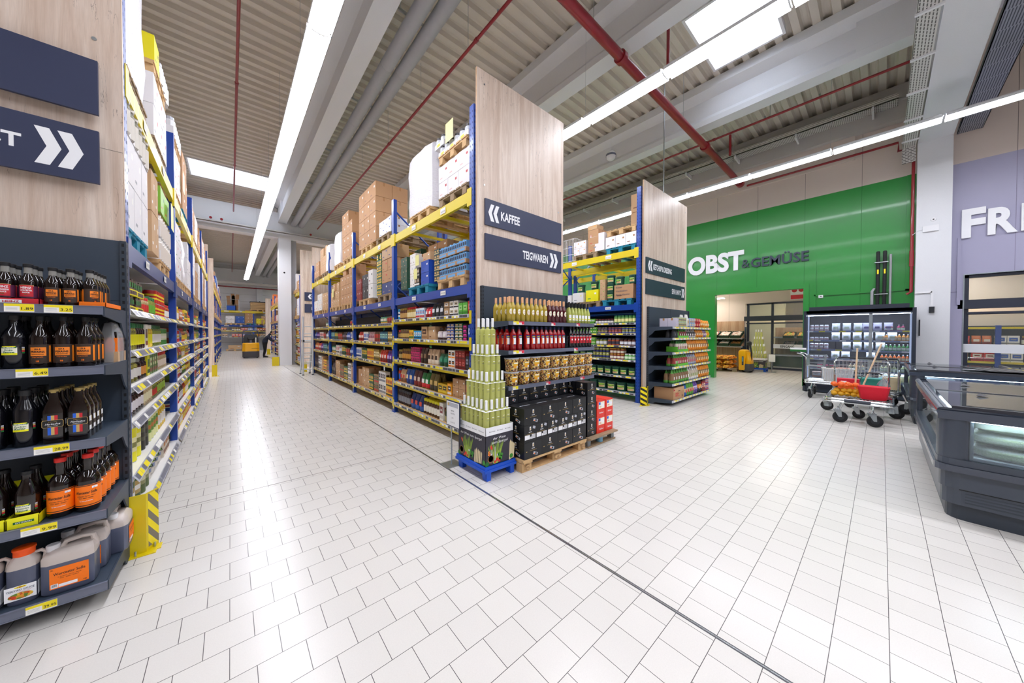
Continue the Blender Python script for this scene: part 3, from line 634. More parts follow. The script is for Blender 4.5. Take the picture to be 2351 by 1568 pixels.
# ---------------------------------------------------------------- racks
M('slot_blue','#071c48',.8)
def rack(name,label,fr,ups,depth,top,beams,shelves,perf=2,feet=True,back=True,topfirst=None,lastshelf=None,foot_m='blue_steel'):
    """beams [(z0,z1,material,deck)], shelves [(z, style)]"""
    o=thing(name,label,'rack')
    for i,u in enumerate(ups):
        tz=topfirst if (topfirst and i==0) else top
        for d0 in ((0,.07),(depth-.07,depth)) :
            b=MB(); fr.box(b,u-.05,u+.05,d0[0],d0[1],0,tz,'blue_steel'); fr.box(b,u-.07,u+.07,d0[0]-.01,d0[1]+.02,0,.012,foot_m)
            if i<perf and d0[0]==0:
                z=.15
                while z<tz-.05:
                    for s in (-1,1):
                        fr.quad(b,u+s*.028-.006,u+s*.028+.006,-.0008,z,z+.024,'slot_blue')
                    for dd in (.02,.05):   # slots on the aisle-end face
                        p=[fr.P(u-.0508,dd-.006,z),fr.P(u-.0508,dd+.006,z),fr.P(u-.0508,dd+.006,z+.03),fr.P(u-.0508,dd-.006,z+.03)]; b.quad(*p,'slot_blue')
                    z+=.075
            b.build('upright',o)
        b=MB(); z=.3; k=0
        while z<tz-.5:
            a=(.07,z) if k%2 else (depth-.07,z); c=(depth-.07,z+.75) if k%2 else (.07,z+.75)
            b.tube([fr.P(u,a[0],a[1]),fr.P(u,c[0],c[1])],.018,'blue_steel',6); z+=.75; k+=1
        b.build('bracing',o)
    for i,(a,c) in enumerate(zip(ups,ups[1:])):
        for z0,z1,m,deck in beams:
            for d0,d1 in ((-.0,.05),(depth-.05,depth)):
                b=MB(); fr.box(b,a+.05,c-.05,d0+.005,d1,z0,z1,m)
                for q in (a+.05,c-.05): fr.box(b,q-.052,q+.052,d0-.006,d0+.02,z0-.06,z1+.03,m) if d0==0 else None
                if d0==0:
                    for q in (a+.7,a+1.75): fr.quad(b,q,q+.16,-.0045+.005-.002,z0+.035,z1-.03,'tag_white'); b.text('021.%d.3.0%d'%(37+i,int(q)%5+1),fr.P(q+.14 if (fr.ax=='y')==(fr.sg>0) else q+.02,-.003,z0+.055),fr.rd,(0,0,1),.025,'ink',1,0,'L',fit=.12)
                b.build('beam',o)
            b=MB()
            if deck: fr.box(b,a+.05,c-.05,.05,depth-.05,z1-.02,z1-.001,deck)
            else:
                for q in (a+.5,a+1.1,a+1.7,a+2.3): b=MB(); fr.box(b,q,q+.05,.05,depth-.05,z1-.05,z1-.002,m); b.build('cross_bar',o)
            if deck: b.build('deck',o)
        if lastshelf is not None and i>=lastshelf: continue
        for z,st in (shelves if isinstance(shelves,list) else shelves[min(i,1)]):
            b=MB()
            if st=='yellow':
                fr.box(b,a+.05,c-.05,0.004,.04,z-.085,z-.03,'yellow_steel'); fr.box(b,a+.05,c-.05,.04,depth-.05,z-.03,z-.004,'pallet_wood')
                fr.box(b,a+.05,c-.05,-.012,.004,z-.045,z+.005,'rail_clear')
                for q in (a,c): fr.box(b,q+(.0 if q==a else -.05),q+(.05 if q==a else 0),-.006,.0,z-.13,z+.05,'yellow_steel')
            elif st=='white':
                fr.box(b,a+.05,c-.05,.0,depth-.05,z-.035,z-.004,'shelf_white')
                p=[(0,z),( -.03,z-.045),(-.027,z-.047),(.003,z-.003)]
                q0=fr.P(a+.05,-.035,z-.055);  
                quad=[fr.P(a+.05,-.035,z-.05),fr.P(c-.05,-.035,z-.05),fr.P(c-.05,-.002,z+.004),fr.P(a+.05,-.002,z+.004)]
                if (fr.ax=='y')==(fr.sg>0): quad=[quad[1],quad[0],quad[3],quad[2]]
                b.quad(*quad,'rail_clear'); fr.box(b,a+.05,c-.05,-.002,0,z-.04,z+.004,'shelf_white')
            else:
                fr.box(b,a+.05,c-.05,.0,depth-.05,z-.03,z-.003,'rail_clear' if st=='grey' else 'anthracite'); fr.box(b,a+.05,c-.05,-.014,0,z-.045,z+.002,'rail_clear')
            o2=b.build('shelf',o)
            # price strips in the rail
            t=MB(); q=a+.09
            while q<c-.2:
                ww=R.choice((.06,.07,.09,.12)); col=R.choice(('tag_white','rail_dark','rail_dark','tag_yellow')) if st!='white' else R.choice(('tag_white','rail_grey','rail_grey','tag_yellow'))
                if st in('yellow','grey','dark'):
                    dd=-.0135 if st=='yellow' else -.0155
                    fr.quad(t,q,q+ww,dd,z-.038,z-.004,col)
                    if col=='tag_white': fr.quad(t,q+ww*.5,q+ww,dd-.0005,z-.038,z-.014,'tag_yellow')
                else:
                    aa=.15;bb=.85
                    def RP(uu,f,e): return fr.P(uu,-.035+.033*f-e,z-.05+.054*f+e*.6)
                    L4=[RP(q,aa,.001),RP(q+ww,aa,.001),RP(q+ww,bb,.001),RP(q,bb,.001)]
                    if (fr.ax=='y')==(fr.sg>0): L4=[L4[1],L4[0],L4[3],L4[2]]
                    t.quad(*L4,col)
                q+=ww+R.uniform(.0,.03)
            t.build('price_strip',o2)
    return o
# ================================================================ racks
FL=FR('y',-.57,-1); FC=FR('y',2.48,1); FK=FR('y',4.23,-1); F3=FR('y',7.05,1); F3b=FR('y',9.45,-1)
UPS=[3.68,6.5,9.33,12.16,15.0]
BM=[(2.15,2.28,'blue_steel','shelf_white'),(3.40,3.55,'yellow_steel',None)]
ZY=[1.86,1.49,1.075,.64,.205]          # yellow shelves
ZW=[1.775,1.455,1.18,.91,.5,.105]      # white shelves
ZG3=[1.85,1.6,1.31,.975,.585,.2]
rack('pallet_rack','blue and yellow pallet rack of pickle and olive jars behind the left oak panel',FL,UPS,1.1,4.35,[(2.15,2.28,'blue_steel_deep','shelf_white'),(3.40,3.55,'yellow_steel',None)],[(z,'white') for z in ZW],1,topfirst=4.9)
ZY2=[1.80,1.40,.96,.25]
rack('pallet_rack','blue and yellow pallet rack of coffee behind the KAFFEE and TEIGWAREN panel',FC,UPS,1.08,4.28,BM,{0:[(z,'yellow') for z in ZY],1:[(z,'yellow') for z in ZY2]},1,topfirst=4.68)
rack('pallet_rack','blue and yellow rack standing back to back with the coffee rack',FK,UPS,.6,4.28,BM,[(z,'grey') for z in ZG3],1,topfirst=4.68)
rack('pallet_rack','blue and yellow pallet rack of sauce buckets behind the KETCHUP & DRESSING panel',F3,UPS[:4],1.1,4.35,BM,[(z,'grey') for z in ZG3],1,topfirst=4.95)
rack('pallet_rack','blue and yellow rack standing back to back with the sauce bucket rack',F3b,UPS[:4],1.1,4.35,BM,[],1,topfirst=4.95)
FL2=FR('y',-.52,-1); FC2=FR('y',2.46,1); FB=FR('x',37.6,1)
UP2=[18.0,20.85,23.7,26.55,29.4,32.2]
rack('pallet_rack','yellow and blue rack beyond the cross aisle on the pickle rack side',FL2,UP2,1.0,4.3,BM,[(z,'yellow') for z in ZY],0)
rack('pallet_rack','yellow and blue rack beyond the cross aisle, partly behind the concrete column',FC2,UP2,1.0,4.3,BM,[(z,'yellow') for z in ZY],0)
rack('pallet_rack','yellow and blue rack along the grey back wall behind the order truck',FB,[-2.0,-1.1,1.6,4.4],1.0,3.6,[(2.15,2.28,'blue_steel',None),(3.40,3.55,'yellow_steel',None)],[(1.8,'yellow'),(1.25,'dark')],0)
# sheets added behind the shelves; the dark ones stand in for shaded depth
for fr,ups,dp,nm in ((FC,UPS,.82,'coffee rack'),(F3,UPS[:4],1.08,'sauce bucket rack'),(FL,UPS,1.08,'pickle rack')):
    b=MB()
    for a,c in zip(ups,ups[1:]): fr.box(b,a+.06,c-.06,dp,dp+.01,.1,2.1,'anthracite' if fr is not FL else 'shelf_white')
    b.build('shelving_backdrop',label='thin added sheet behind the lower shelves of the '+nm,cat='panel')
# oak end panels with signs
def arrows(b,x0,x1,z0,z1,y,left,m='white_print'):
    """double chevron"""
    w=(x1-x0); zc=(z0+z1)/2; t=w*.3
    for k in (0,1):
        xa=x0+k*w*.46; xb=xa+w*.54
        if left: P=[(xa,zc),(xb-t,z1),(xb,z1),(xa+t,zc),(xb,z0),(xb-t,z0)]
        else: P=[(xb,zc),(xa+t,z1),(xa,z1),(xb-t,zc),(xa,z0),(xa+t,z0)]
        vs=[(x,y,z) for x,z in P]
        fs=[(0,3,2,1),(0,5,4,3)] if left else [(0,1,2,3),(0,3,4,5)]
        b.add(vs,fs,m)
def end_panel(x0,x1,yf,label,ztop=5.12,th=.03,wood='oak',z0=0.,seam=False):
    o=thing('oak_end_panel',label,'panel')
    b=MB(); b.box(x0,x1,yf,yf+th,z0,ztop,wood); b.box(x0-.002,x0,yf,yf+th,z0,ztop,'oak_edge'); b.box(x1,x1+.002,yf,yf+th,z0,ztop,'oak_edge')
    if seam: b.box(x0,x1,yf-.0008,yf,2.87,2.872,'seam')
    b.build('board',o)
    b=MB()
    for x in (x0+.12,x1-.12):
        for z in (ztop-.18,3.6): b.cyl((x,yf-.004,z),(x,yf,z),.012,'zinc',10)
    b.build('screws',o)
    return o
def sign(x0,x1,z0,z1,y,text,left,label,m='sign_blue',tx=None,th=.11,tw=None,ax=None):
    o=thing('aisle_sign',label,'sign')
    y-=.001; b=MB(); b.box(x0,x1,y-.022,y,z0,z1,m); b.build('board',o)
    b=MB()
    if text:
        al='L' if left else 'R'
        b.text(text,(tx,y-.0225,(z0+z1)/2-th/2),(1,0,0),(0,0,1),th,'white_print',.8,.03,al,fit=tw)
    if ax: arrows(b,ax[0],ax[1],(z0+z1)/2-.115,(z0+z1)/2+.115,y-.0229,left)
    if b.v: b.build('lettering',o)
    return o
YP=3.55
end_panel(2.48,4.235,YP,'tall oak panel with KAFFEE and TEIGWAREN signs closing the coffee rack')
sign(2.6,4.168,3.066,3.42,YP,'KAFFEE',True,'dark blue sign KAFFEE with double arrow to the left',tx=2.87,th=.12,tw=.36,ax=(2.65,2.84))
sign(2.6,4.168,2.6,2.95,YP,'TEIGWAREN',False,'dark blue sign TEIGWAREN with double arrow to the right',tx=3.84,th=.12,tw=.55,ax=(3.88,4.08))
end_panel(7.03,9.46,YP,'tall oak panel with KETCHUP & DRESSING sign before the green wall',5.06)
sign(7.12,9.3,2.98,3.34,YP,'KETCHUP & DRESSING',True,'dark petrol sign KETCHUP & DRESSING with double arrow to the left','sign_teal',tx=7.46,th=.13,tw=1.0,ax=(7.2,7.42))
sign(7.12,9.3,2.5,2.85,YP,'SENF & MAYO',False,'dark petrol sign SENF & MAYO with double arrow to the right','sign_teal',tx=9.04,th=.13,tw=.56,ax=(9.08,9.27))
end_panel(-2.35,-.563,YP,'tall oak panel with two dark blue signs over the sauce shelves at the picture edge',5.2,seam=True)
sign(-2.2,-.657,3.06,3.417,YP-.05,None,True,'plain dark blue sign board without lettering over the sauce shelves')
sign(-2.2,-.657,2.6,2.95,YP-.05,'ST',False,'dark blue sign ending in the letters ST with double arrow to the right',tx=-.955,th=.085,tw=.12,ax=(-.91,-.72))
end_panel(2.46,4.6,17.75,'oak panel beyond the ladder with double arrow sign starting REIS',5.45)
sign(2.62,4.3,3.1,3.5,17.72,'W',True,'dark sign with double arrow to the left behind the ladder',tx=3.25,th=.14,ax=(2.75,3.05))
sign(2.62,4.3,2.55,2.95,17.72,'REIS',True,'dark sign reading REIS behind the ladder',tx=2.9,th=.15,tw=.38)
end_panel(2.5,4.235,15.08,'oak panel closing the far end of the coffee rack above the ladder',5.04)
end_panel(-1.7,-.56,15.1,'oak panel closing the far end of the pickle rack',4.6)
end_panel(-2.3,-.5,17.8,'oak panel starting the rack beyond the cross aisle, pickle rack side',4.6)
end_panel(2.4,3.6,36.6,'small oak panel far down the first aisle near the back wall',4.7)
# ================================================================ end gondolas and the bottles on them
def wp(b,r,u0,u1,z0,z1,m,n=8,c=(0,0)):
    """label patch wrapped round a cylinder, u measured along the skin from the front"""
    vs=[];
    for i in range(n+1):
        a=-math.pi/2+(u0+(u1-u0)*i/n)/r
        for z in (z0,z1): vs.append((c[0]+r*math.cos(a),c[1]+r*math.sin(a),z))
    b.add(vs,[(2*i,2*i+2,2*i+3,2*i+1) for i in range(n)],m,True)
def wt(b,st,r,z,h,m,fit,bold=.02,u=0.,shear=0.):
    vs,fs,W=glyphs(st,bold); k=h/.73; q=fit/W
    out=[]
    for x,y in vs:
        a=-math.pi/2+(u+(x-W/2)*q+shear*y*k)/r; out.append((r*math.cos(a),r*math.sin(a),z+y*k))
    b.add(out,fs,m)
def ft(b,st,x,y,z,h,m,fit,bold=.02,shear=0.): b.text(st,(x,y,z),(1,0,0),(0,0,1),h,m,1,bold,'C',fit=fit,shear=shear)
M('glass_brown','#140a08',.06,coat=.6); M('glass_black','#0a0a0c',.12,coat=.4); M('pet_black','#0c0c12',.15,coat=.5); M('glass_clear_grey','#8b8984',.1,coat=.4)
M('lab_orange','#ff7a00',.5); M('lab_orange2','#f5861c',.5); M('lab_brown','#38281f',.5); M('lab_red','#c81f2e',.5); M('lab_purple','#5b2345',.5); M('cap_black','#15161a',.45); M('cap_red','#e3281f',.35); M('cap_gold','#a9935a',.35,.5); M('cap_orange','#ff5a0a',.4); M('cap_white','#e9e9ec',.4)
M('lab_yellow','#f2ee10',.5); M('lab_cream','#f4f3dc',.5); M('lab_green','#1c6b2b',.5); M('lab_blue','#1c5fd0',.5); M('lab_gold','#c9a763',.5); M('hdpe','#c9bdb5',.35,trans=0.0,vary=.1,scale=9); M('hdpe_fill','#545a70',.3,coat=.2,vary=.06,scale=5)
def gondola(x0,x1,yb,yf,zs,label,ztop=2.24,rail='rail_grey',z0=.0,tags=(),bothb=True,tagfn=None):
    o=thing('end_shelving_unit',label,'shelving')
    b=MB(); b.box(x0+.03,x1-.03,yb-.015,yb,.1,ztop,'anthracite'); b.box((x0+x1)/2-.001,(x0+x1)/2+.001,yb-.0165,yb-.015,.1,ztop,'slot_black')
    for k in range(1,5): b.box(x0+.03,x1-.03,yb-.0165,yb-.015,ztop-.42*k,ztop-.42*k+.002,'slot_black')
    b.build('back_panel',o)
    for x in (x0,x1-.03):
        b=MB(); b.box(x,x+.03,yb-.03,yb+.04,0,ztop,'anthracite_dark')
        z=.1
        while z<ztop-.03:
            b.box(x+.029,x+.0305,yb-.012,yb+.002,z,z+.022,'slot_black'); b.box(x-.0005,x+.001,yb-.012,yb+.002,z,z+.022,'slot_black'); b.box(x+.009,x+.021,yb-.0305,yb-.03,z,z+.022,'slot_black'); z+=.05
        b.lathe([(.03,0),(.03,.012),(.012,.014),(.012,.03)],12,'zinc',c=(x+.015,yb-.0,0))
        b.build('upright',o)
    for i,z in enumerate(zs):
        b=MB(); b.box(x0+.015,x1-.015,yf+.0125,yb-.0175,z-.03,z-.001,'anthracite')
        s=b.build('shelf',o)
        for x in (x0+.004,x1-.012):
            q=MB(); q.prism([(yf+.013,z+.004),(yf+.013,z-.052),(yb-.17,z-.085),(yb-.1,z-.16),(yb-.03,z-.205),(yb-.03,z+.004)],0,x,x+.008,'anthracite' ); q.build('bracket',s)
        b=MB(); b.box(x0+.008,x1-.008,yf,yf+.0115,z-.045,z+.004,rail); b.box(x0+.008,x1-.008,yf-.003,yf,z-.045,z-.039,rail); b.box(x0+.008,x1-.008,yf-.003,yf,z,z+.004,rail)
        b.build('price_rail',s)
        for tg in (tags[i] if i<len(tags) else ()):
            xa,w_,txt,c2=tg; b=MB(); yy=yf-.004
            b.box(xa,xa+w_,yy,yf,z-.041,z+.001,'tag_white'); b.quad((xa,yy-.0003,z-.012),(xa+w_,yy-.0003,z-.012),(xa+w_,yy-.0003,z+.001),(xa,yy-.0003,z+.001),c2); b.quad((xa+w_*.52,yy-.0004,z-.036),(xa+w_,yy-.0004,z-.036),(xa+w_,yy-.0004,z-.01),(xa+w_*.52,yy-.0004,z-.01),c2)
            if txt: b.text(txt,(xa+w_*.97,yy-.001,z-.03),(1,0,0),(0,0,1),.015,'ink',.9,0,'R',fit=w_*.4)
            for k in range(3): b.quad((xa+w_*.06,yy-.0006,z-.02-k*.006),(xa+w_*.44,yy-.0006,z-.02-k*.006),(xa+w_*.44,yy-.0006,z-.0185-k*.006),(xa+w_*.06,yy-.0006,z-.0185-k*.006),'rail_clear')
            b.build('price_tag',s)
    return o
ZL=[1.748,1.405,.985,.562,.138]
gondola(-2.3,-.548,3.53,2.965,ZL,'dark grey end shelving with sauce bottles at the picture edge',2.24,tags=[[(-.875,.09,'1.89','tag_yellow'),(-.755,.095,'3.25','tag_yellow')],[(-.845,.1,'6.49','tag_yellow')],[(-.795,.115,'28.99','tag_yellow')],[(-.84,.115,'9.99','tag_yellow')],[(-.83,.1,'39.95','tag_yellow')]])
# --- bottle builders: body with the label, cap as parts
def bottle(name,label,prof,bm,cap,capm,lab=None,n=24,group=None,cat='bottle',sq=0,loftsecs=None,neck=None,**k):
    o=thing(name,label,cat,group=group)
    b=MB()
    if loftsecs: loft(b,loftsecs,20,bm,k.get('pw',4))
    else: b.lathe(prof,n,bm,sq=sq)
    b.build('glass_body' if not k.get('pet') else 'body',o)
    b=MB(); b.lathe(cap,18,capm); b.build('cap',o)
    if neck: b=MB(); b.lathe(neck[0],16,neck[1]); b.build('neck_sleeve',o)
    if lab: b=MB(); lab(b); b.build('label',o)
    return o
def spread(root,spots,labels=None,group=None,jit=.12,z=0,first=True):
    for i,(x,y) in enumerate(spots):
        lab=labels(i) if callable(labels) else labels
        a=R.uniform(-jit,jit)
        if i==0 and first:
            root.location=(x,y,z); root.rotation_euler=(0,0,a)
            if lab: root['label']=lab
            if group: root['group']=group
        else: dup(root,(x,y,z),a,lab,group)
# top row: crimson labelled small bottles in a red tray, orange labelled small bottles
def lab_heinz(b):
    r=.0295; wp(b,r,-.06,.06,.035,.098,'lab_purple',12); wp(b,r+.0004,-.024,.024,.04,.1,'lab_red',8); wp(b,r+.0003,-.026,.026,.096,.102,'lab_gold',8)
    wt(b,'HEINZ',r+.001,.082,.011,'white_print',.036,.03); wt(b,'WORCESTER',r+.001,.069,.008,'white_print',.04,.03); wt(b,'SAUCE',r+.001,.058,.007,'white_print',.024,.03); wp(b,r+.0009,-.006,.006,.05,.053,'lab_green',3)
SM=[(.024,0),(.029,.006),(.029,.12),(.026,.135),(.015,.16),(.0145,.168)]
hb=bottle('worcester_sauce_bottle','',SM,'glass_brown',[(.016,.198),(.017,.2),(.017,.216),(.014,.218)],'cap_black',lab_heinz,neck=([(.0148,.166),(.0135,.198)],'glass_clear_grey'))
tray_y=3.0
for k,(xa,xb) in enumerate(((-1.0,-.885),(-.88,-.775))): pass
o=thing('bottle_tray','red cardboard tray of crimson labelled bottles on the top sauce shelf','tray',(-.915,3.09,ZL[0])); b=MB()
b.box(-.14,.14,-.1,-.097,0,.032,'lab_red'); b.box(-.14,.14,.097,.1,0,.032,'lab_red'); b.box(-.14,-.137,-.1,.1,0,.032,'lab_red'); b.box(.137,.14,-.1,.1,0,.032,'lab_red'); b.box(-.14,.14,-.1,.1,0,.003,'lab_red')
b.quad((.02,-.1006,.006),(.085,-.1006,.006),(.085,-.1006,.024),(.02,-.1006,.024),'white_print'); b.text('HEINZ',(.0525,-.101,.009),(1,0,0),(0,0,1),.011,'lab_red',1,.03,'C',fit=.05); b.build('tray',o)
spread(hb,[(-.822-.07*i,3.04+.062*j) for i in range(3) for j in range(3)],'small dark sauce bottle with crimson label in the red tray',"crimson labelled sauce bottles in the red tray",z=ZL[0]+.004,jit=.2)
def lab_lp(s):
    def f(b):
        r=.0295*s; wp(b,r,-.08*s,.08*s,.02*s,.1*s,'lab_brown',16); wp(b,r+.0004,-.02*s,.022*s,.052*s,.088*s,'lab_orange2',8); wp(b,r+.0004,.03*s,.038*s,.025*s,.095*s,'lab_orange2',3); wp(b,r+.0004,-.056*s,-.046*s,.025*s,.095*s,'lab_orange2',3)
        wt(b,'LEA &',r+.001,.077*s,.007*s,'ink',.016*s,.03); wt(b,'PERRINS',r+.001,.065*s,.0085*s,'ink',.036*s,.03); wt(b,'WORCESTERSHIRE',r+.001,.057*s,.0035*s,'ink',.032*s); wt(b,'18',r+.001,.026*s,.007*s,'lab_orange',.008*s,.03); wt(b,'brings food alive',r+.001,.045*s,.004*s,'lab_orange',.028*s)
    return f
lp=bottle('worcester_sauce_bottle','',SM,'glass_brown',[(.016,.193),(.017,.195),(.017,.21),(.014,.212)],'cap_black',lab_lp(1),neck=([(.0148,.166),(.0135,.193)],'glass_clear_grey'))
spread(lp,[(-.742,3.035),(-.682,3.035)]+[(-.742+.06*i,3.1+.06*j) for i in range(2) for j in range(2)],'small dark sauce bottle with orange and brown label, standing loose on the top shelf','loose orange labelled small bottles on the top sauce shelf',z=ZL[0])
o=thing('bottle_tray','orange cardboard tray of small bottles at the top shelf corner','tray',(-.595,3.17,ZL[0])); b=MB(); b.box(-.055,.045,-.17,.17,0,.003,'lab_orange'); b.box(-.055,.045,-.17,-.167,0,.028,'lab_orange'); b.box(.042,.045,-.17,.17,0,.028,'lab_orange'); b.box(-.055,-.052,-.17,.17,0,.028,'lab_orange'); b.box(-.055,.045,.167,.17,0,.028,'lab_orange'); b.build('tray',o)
spread(lp,[(-.616+.0,3.045+.062*j) for j in range(5)],'small dark sauce bottle with orange label in the orange corner tray','bottles in the orange corner tray',z=ZL[0]+.004,first=False,jit=.9)
# second row
def lab_soja(b,t1='Soja',t2='Sauce',r=.0455,zc=.075):
    wp(b,r,-.035,.02,zc,zc+.04,'lab_cream',8); wp(b,r+.0003,-.035,.02,zc,zc+.01,'lab_yellow',8); wp(b,r+.0004,-.033,.018,zc+.036,zc+.045,'lab_green',8); wp(b,r+.0005,-.03,.015,zc+.042,zc+.047,'lab_yellow',8)
    wt(b,'DITTMANN',r+.0012,zc+.037,.0055,'white_print',.038,.03,u=-.0075); wt(b,t1,r+.0012,zc+.023,.008,'lab_green',.028 if len(t1)<6 else .045,.01,u=-.0075,shear=.2); wt(b,t2,r+.0012,zc+.010,.0105,'lab_green',.038,.02,u=-.0075,shear=.2)
    for k,cc in enumerate(('rail_clear','lab_gold','lab_red','lab_green')): wp(b,r,.034,.044,zc+.034-.009*k,zc+.042-.009*k,cc,2)
BG=[(.036,0),(.044,.012),(.0445,.16),(.044,.17),(.036,.2),(.02,.225),(.018,.262)]
sj=bottle('soy_sauce_bottle','',BG,'pet_black',[(.0205,.262),(.021,.264),(.021,.285),(.018,.287)],'cap_black',lab_soja,pet=True)
spread(sj,[(-.872,3.06),(-.975,3.06),(-.872,3.17)],'big black plastic bottle with yellow Soja Sauce label on the second shelf','black soy sauce bottles on the second sauce shelf',z=ZL[1],jit=.05)
LB=[(.033,0),(.0375,.01),(.0375,.165),(.034,.185),(.018,.222),(.0135,.25),(.0135,.262)]
lpb=bottle('worcester_sauce_bottle','',LB,'glass_brown',[(.0145,.26),(.016,.262),(.016,.283),(.014,.285)],'cap_black',lab_lp(1.29))
spread(lpb,[(-.79,3.05),(-.712,3.05),(-.636,3.05),(-.636,3.13),(-.636,3.21),(-.712,3.14),(-.79,3.14)],'large brown glass bottle with orange and brown label on the second shelf','large orange labelled sauce bottles on the second sauce shelf',z=ZL[1],jit=.1)
o=thing('wrapped_bottle_pack','clear film wrapped pack of orange labelled bottles at the second shelf end','pack',(-.6,3.385,ZL[1])); b=MB(); b.box(-.045,.045,-.1,.1,0,.07,'carton_light'); b.box(-.04,.04,-.095,.095,.07,.16,'lab_orange'); b.box(-.038,.038,-.09,.09,.16,.2,'glass_brown'); b.build('bottles',o)
b=MB(); loft(b,[(.048,.105,0),(.05,.108,.12),(.044,.1,.2),(.03,.08,.255),(.012,.05,.275)],14,glassy('film_clear','#f2f4f8',.28,.15),3.5,off=None); b.build('film',o)
# third row
def lab_kul(b): lab_soja(b,'Zucker','Kul\u00f6r',.0425,.085)
KP=[(.036,.038,0),(.041,.041,.015),(.0415,.0415,.17),(.039,.039,.19),(.022,.022,.25),(.019,.019,.262)]
ku=bottle('food_colour_bottle','',[(.035,0),(.041,.012),(.0415,.1),(.0415,.185),(.037,.205),(.022,.245),(.019,.262),(.019,.275)],'pet_black',[(.021,.272),(.0225,.275),(.0225,.3),(.02,.303)],'cap_black',lab_kul,pet=True)
spread(ku,[(-.842,3.05),(-.94,3.05),(-.842,3.16),(-.94,3.16),(-.842,3.27),(-.94,3.27)],'tall black plastic bottle with yellow Kul\u00f6r label on the third shelf','black Kul\u00f6r bottles on the third sauce shelf',z=ZL[2],jit=.04)
def lab_her(b):
    y=-.0335
    for k,cc in enumerate(('lab_blue','lab_gold','lab_red')):
        x=-.017+.0113*k; b.quad((x,y,.048),(x+.0113,y,.048),(x+.0113,y,.155),(x,y,.155),cc)
    P=[(-.032,.09),(-.036,.095),(-.036,.125),(-.032,.13),(.032,.13),(.036,.125),(.036,.095),(.032,.09)]
    b.add([(x,y-.0006,z) for x,z in P],[tuple(range(8))],'lab_gold'); b.add([(x*.955,y-.001,.11+(z-.11)*.92) for x,z in P],[tuple(range(8))],'glass_black')
    ft(b,'Herbadox',0,y-.0014,.104,.011,'white_print',.05,.0,.3); ft(b,'mit Feinen Kr\u00e4utern',0,y-.0014,.0965,.003,'white_print',.034); ft(b,'Likoer',0,y-.0014,.119,.004,'lab_gold',.028,.0,.3)
    b.quad((.0385,-.02,.05),(.0385,.015,.05),(.0385,.015,.13),(.0385,-.02,.13),'white_print'); b.quad((.0388,-.02,.075),(.0388,.015,.075),(.0388,.015,.1),(.0388,-.02,.1),'lab_brown')
hs=[(.034,.029,0),(.038,.033,.008),(.038,.033,.165),(.0375,.0325,.18),(.028,.026,.215),(.017,.017,.25),(.0165,.0165,.285)]
he=bottle('herb_liqueur_bottle','',None,'glass_brown',[(.0185,.278),(.019,.28),(.019,.296),(.017,.298)],'cap_gold',lab_her,loftsecs=hs,pw=5)
spread(he,[(-.745,3.04),(-.66,3.04)]+[(-.745+.085*i,3.115+.075*j) for i in range(2) for j in range(3)],'dark square bottle with gold cap and blue gold red ribbon on the third shelf','gold capped ribbon bottles on the third sauce shelf',z=ZL[2],jit=.03)
# fourth row
def lab_wor(b):
    r=.048; wp(b,r,-.13,.13,.03,.155,'lab_orange',22)
    for z in (.036,.148): wp(b,r+.0004,-.12,.12,z,z+.0045,'lab_brown',22)
    wt(b,'Worcester So\u00dfe',r+.0012,.105,.016,'lab_brown',.085,.02,shear=.1); wt(b,'zu Pasteten - Saucen - Fleisch',r+.0012,.09,.0055,'lab_brown',.07); wt(b,'Fisch - Salate - Gem\u00fcse',r+.0012,.079,.0055,'lab_brown',.055)
    wt(b,'Vor Gebrauch sch\u00fctteln',r+.0012,.062,.005,'white_print',.05,.02); wp(b,r+.0006,.022,.045,.132,.143,'white_print',3); wt(b,'1 L',r+.0012,.134,.006,'lab_blue',.008,.02,u=.03)
BB=[(.04,0),(.047,.012),(.0475,.17),(.046,.19),(.032,.22),(.02,.235),(.0185,.26),(.021,.28),(.019,.305)]
wb_=bottle('worcester_sauce_bottle','',BB,'glass_brown',[(.0205,.303),(.022,.306),(.022,.325),(.02,.328)],'cap_red',lab_wor)
spread(wb_,[(-.735,3.06),(-.638,3.06)]+[(-.735+.097*i,3.16+.1*j) for i in range(2) for j in range(4)],'bulbous brown bottle with red cap and large orange label on the fourth shelf','red capped orange labelled bottles on the fourth sauce shelf',z=ZL[3],jit=.08)
def lab_dw(b): lab_soja(b,'Worcestershire','Sauce',.0435,.065)
dw=bottle('worcester_sauce_bottle','',[(.035,0),(.042,.012),(.0425,.15),(.04,.172),(.024,.215),(.019,.235),(.019,.262)],'glass_brown',[(.0205,.262),(.021,.264),(.021,.28),(.018,.282)],'cap_black',lab_dw)
spread(dw,[(-.84,3.05),(-.94,3.05),(-.84,3.15),(-.94,3.15)],'brown sauce bottle with cream Worcestershire label in a yellow box','bottles in the yellow boxes on the fourth sauce shelf',z=ZL[3]+.004,jit=.05)
for xc,lb in ((-.842,'yellow display box with green lettering beside the red capped bottles'),(-.947,'yellow display box with green lettering at the picture edge')):
    o=thing('display_box',lb,'box',(xc,3.1,ZL[3])); b=MB(); w=.05
    b.box(-w,w,-.105,-.102,0,.058,'lab_yellow'); b.box(-w,-w+.002,-.105,.1,0,.05,'lab_yellow'); b.box(w-.002,w,-.105,.1,0,.05,'lab_yellow'); b.box(-w,w,.1,.103,0,.2,'lab_yellow'); b.box(-w,w,-.1,.1,0,.003,'lab_yellow')
    b.quad((-.03,-.1056,.022),(.035,-.1056,.022),(.035,-.1056,.034),(-.03,-.1056,.034),'lab_green'); b.text('DITTMANN',(.0025,-.1062,.0245),(1,0,0),(0,0,1),.007,'white_print',1,.03,'C',fit=.05); b.build('box',o)
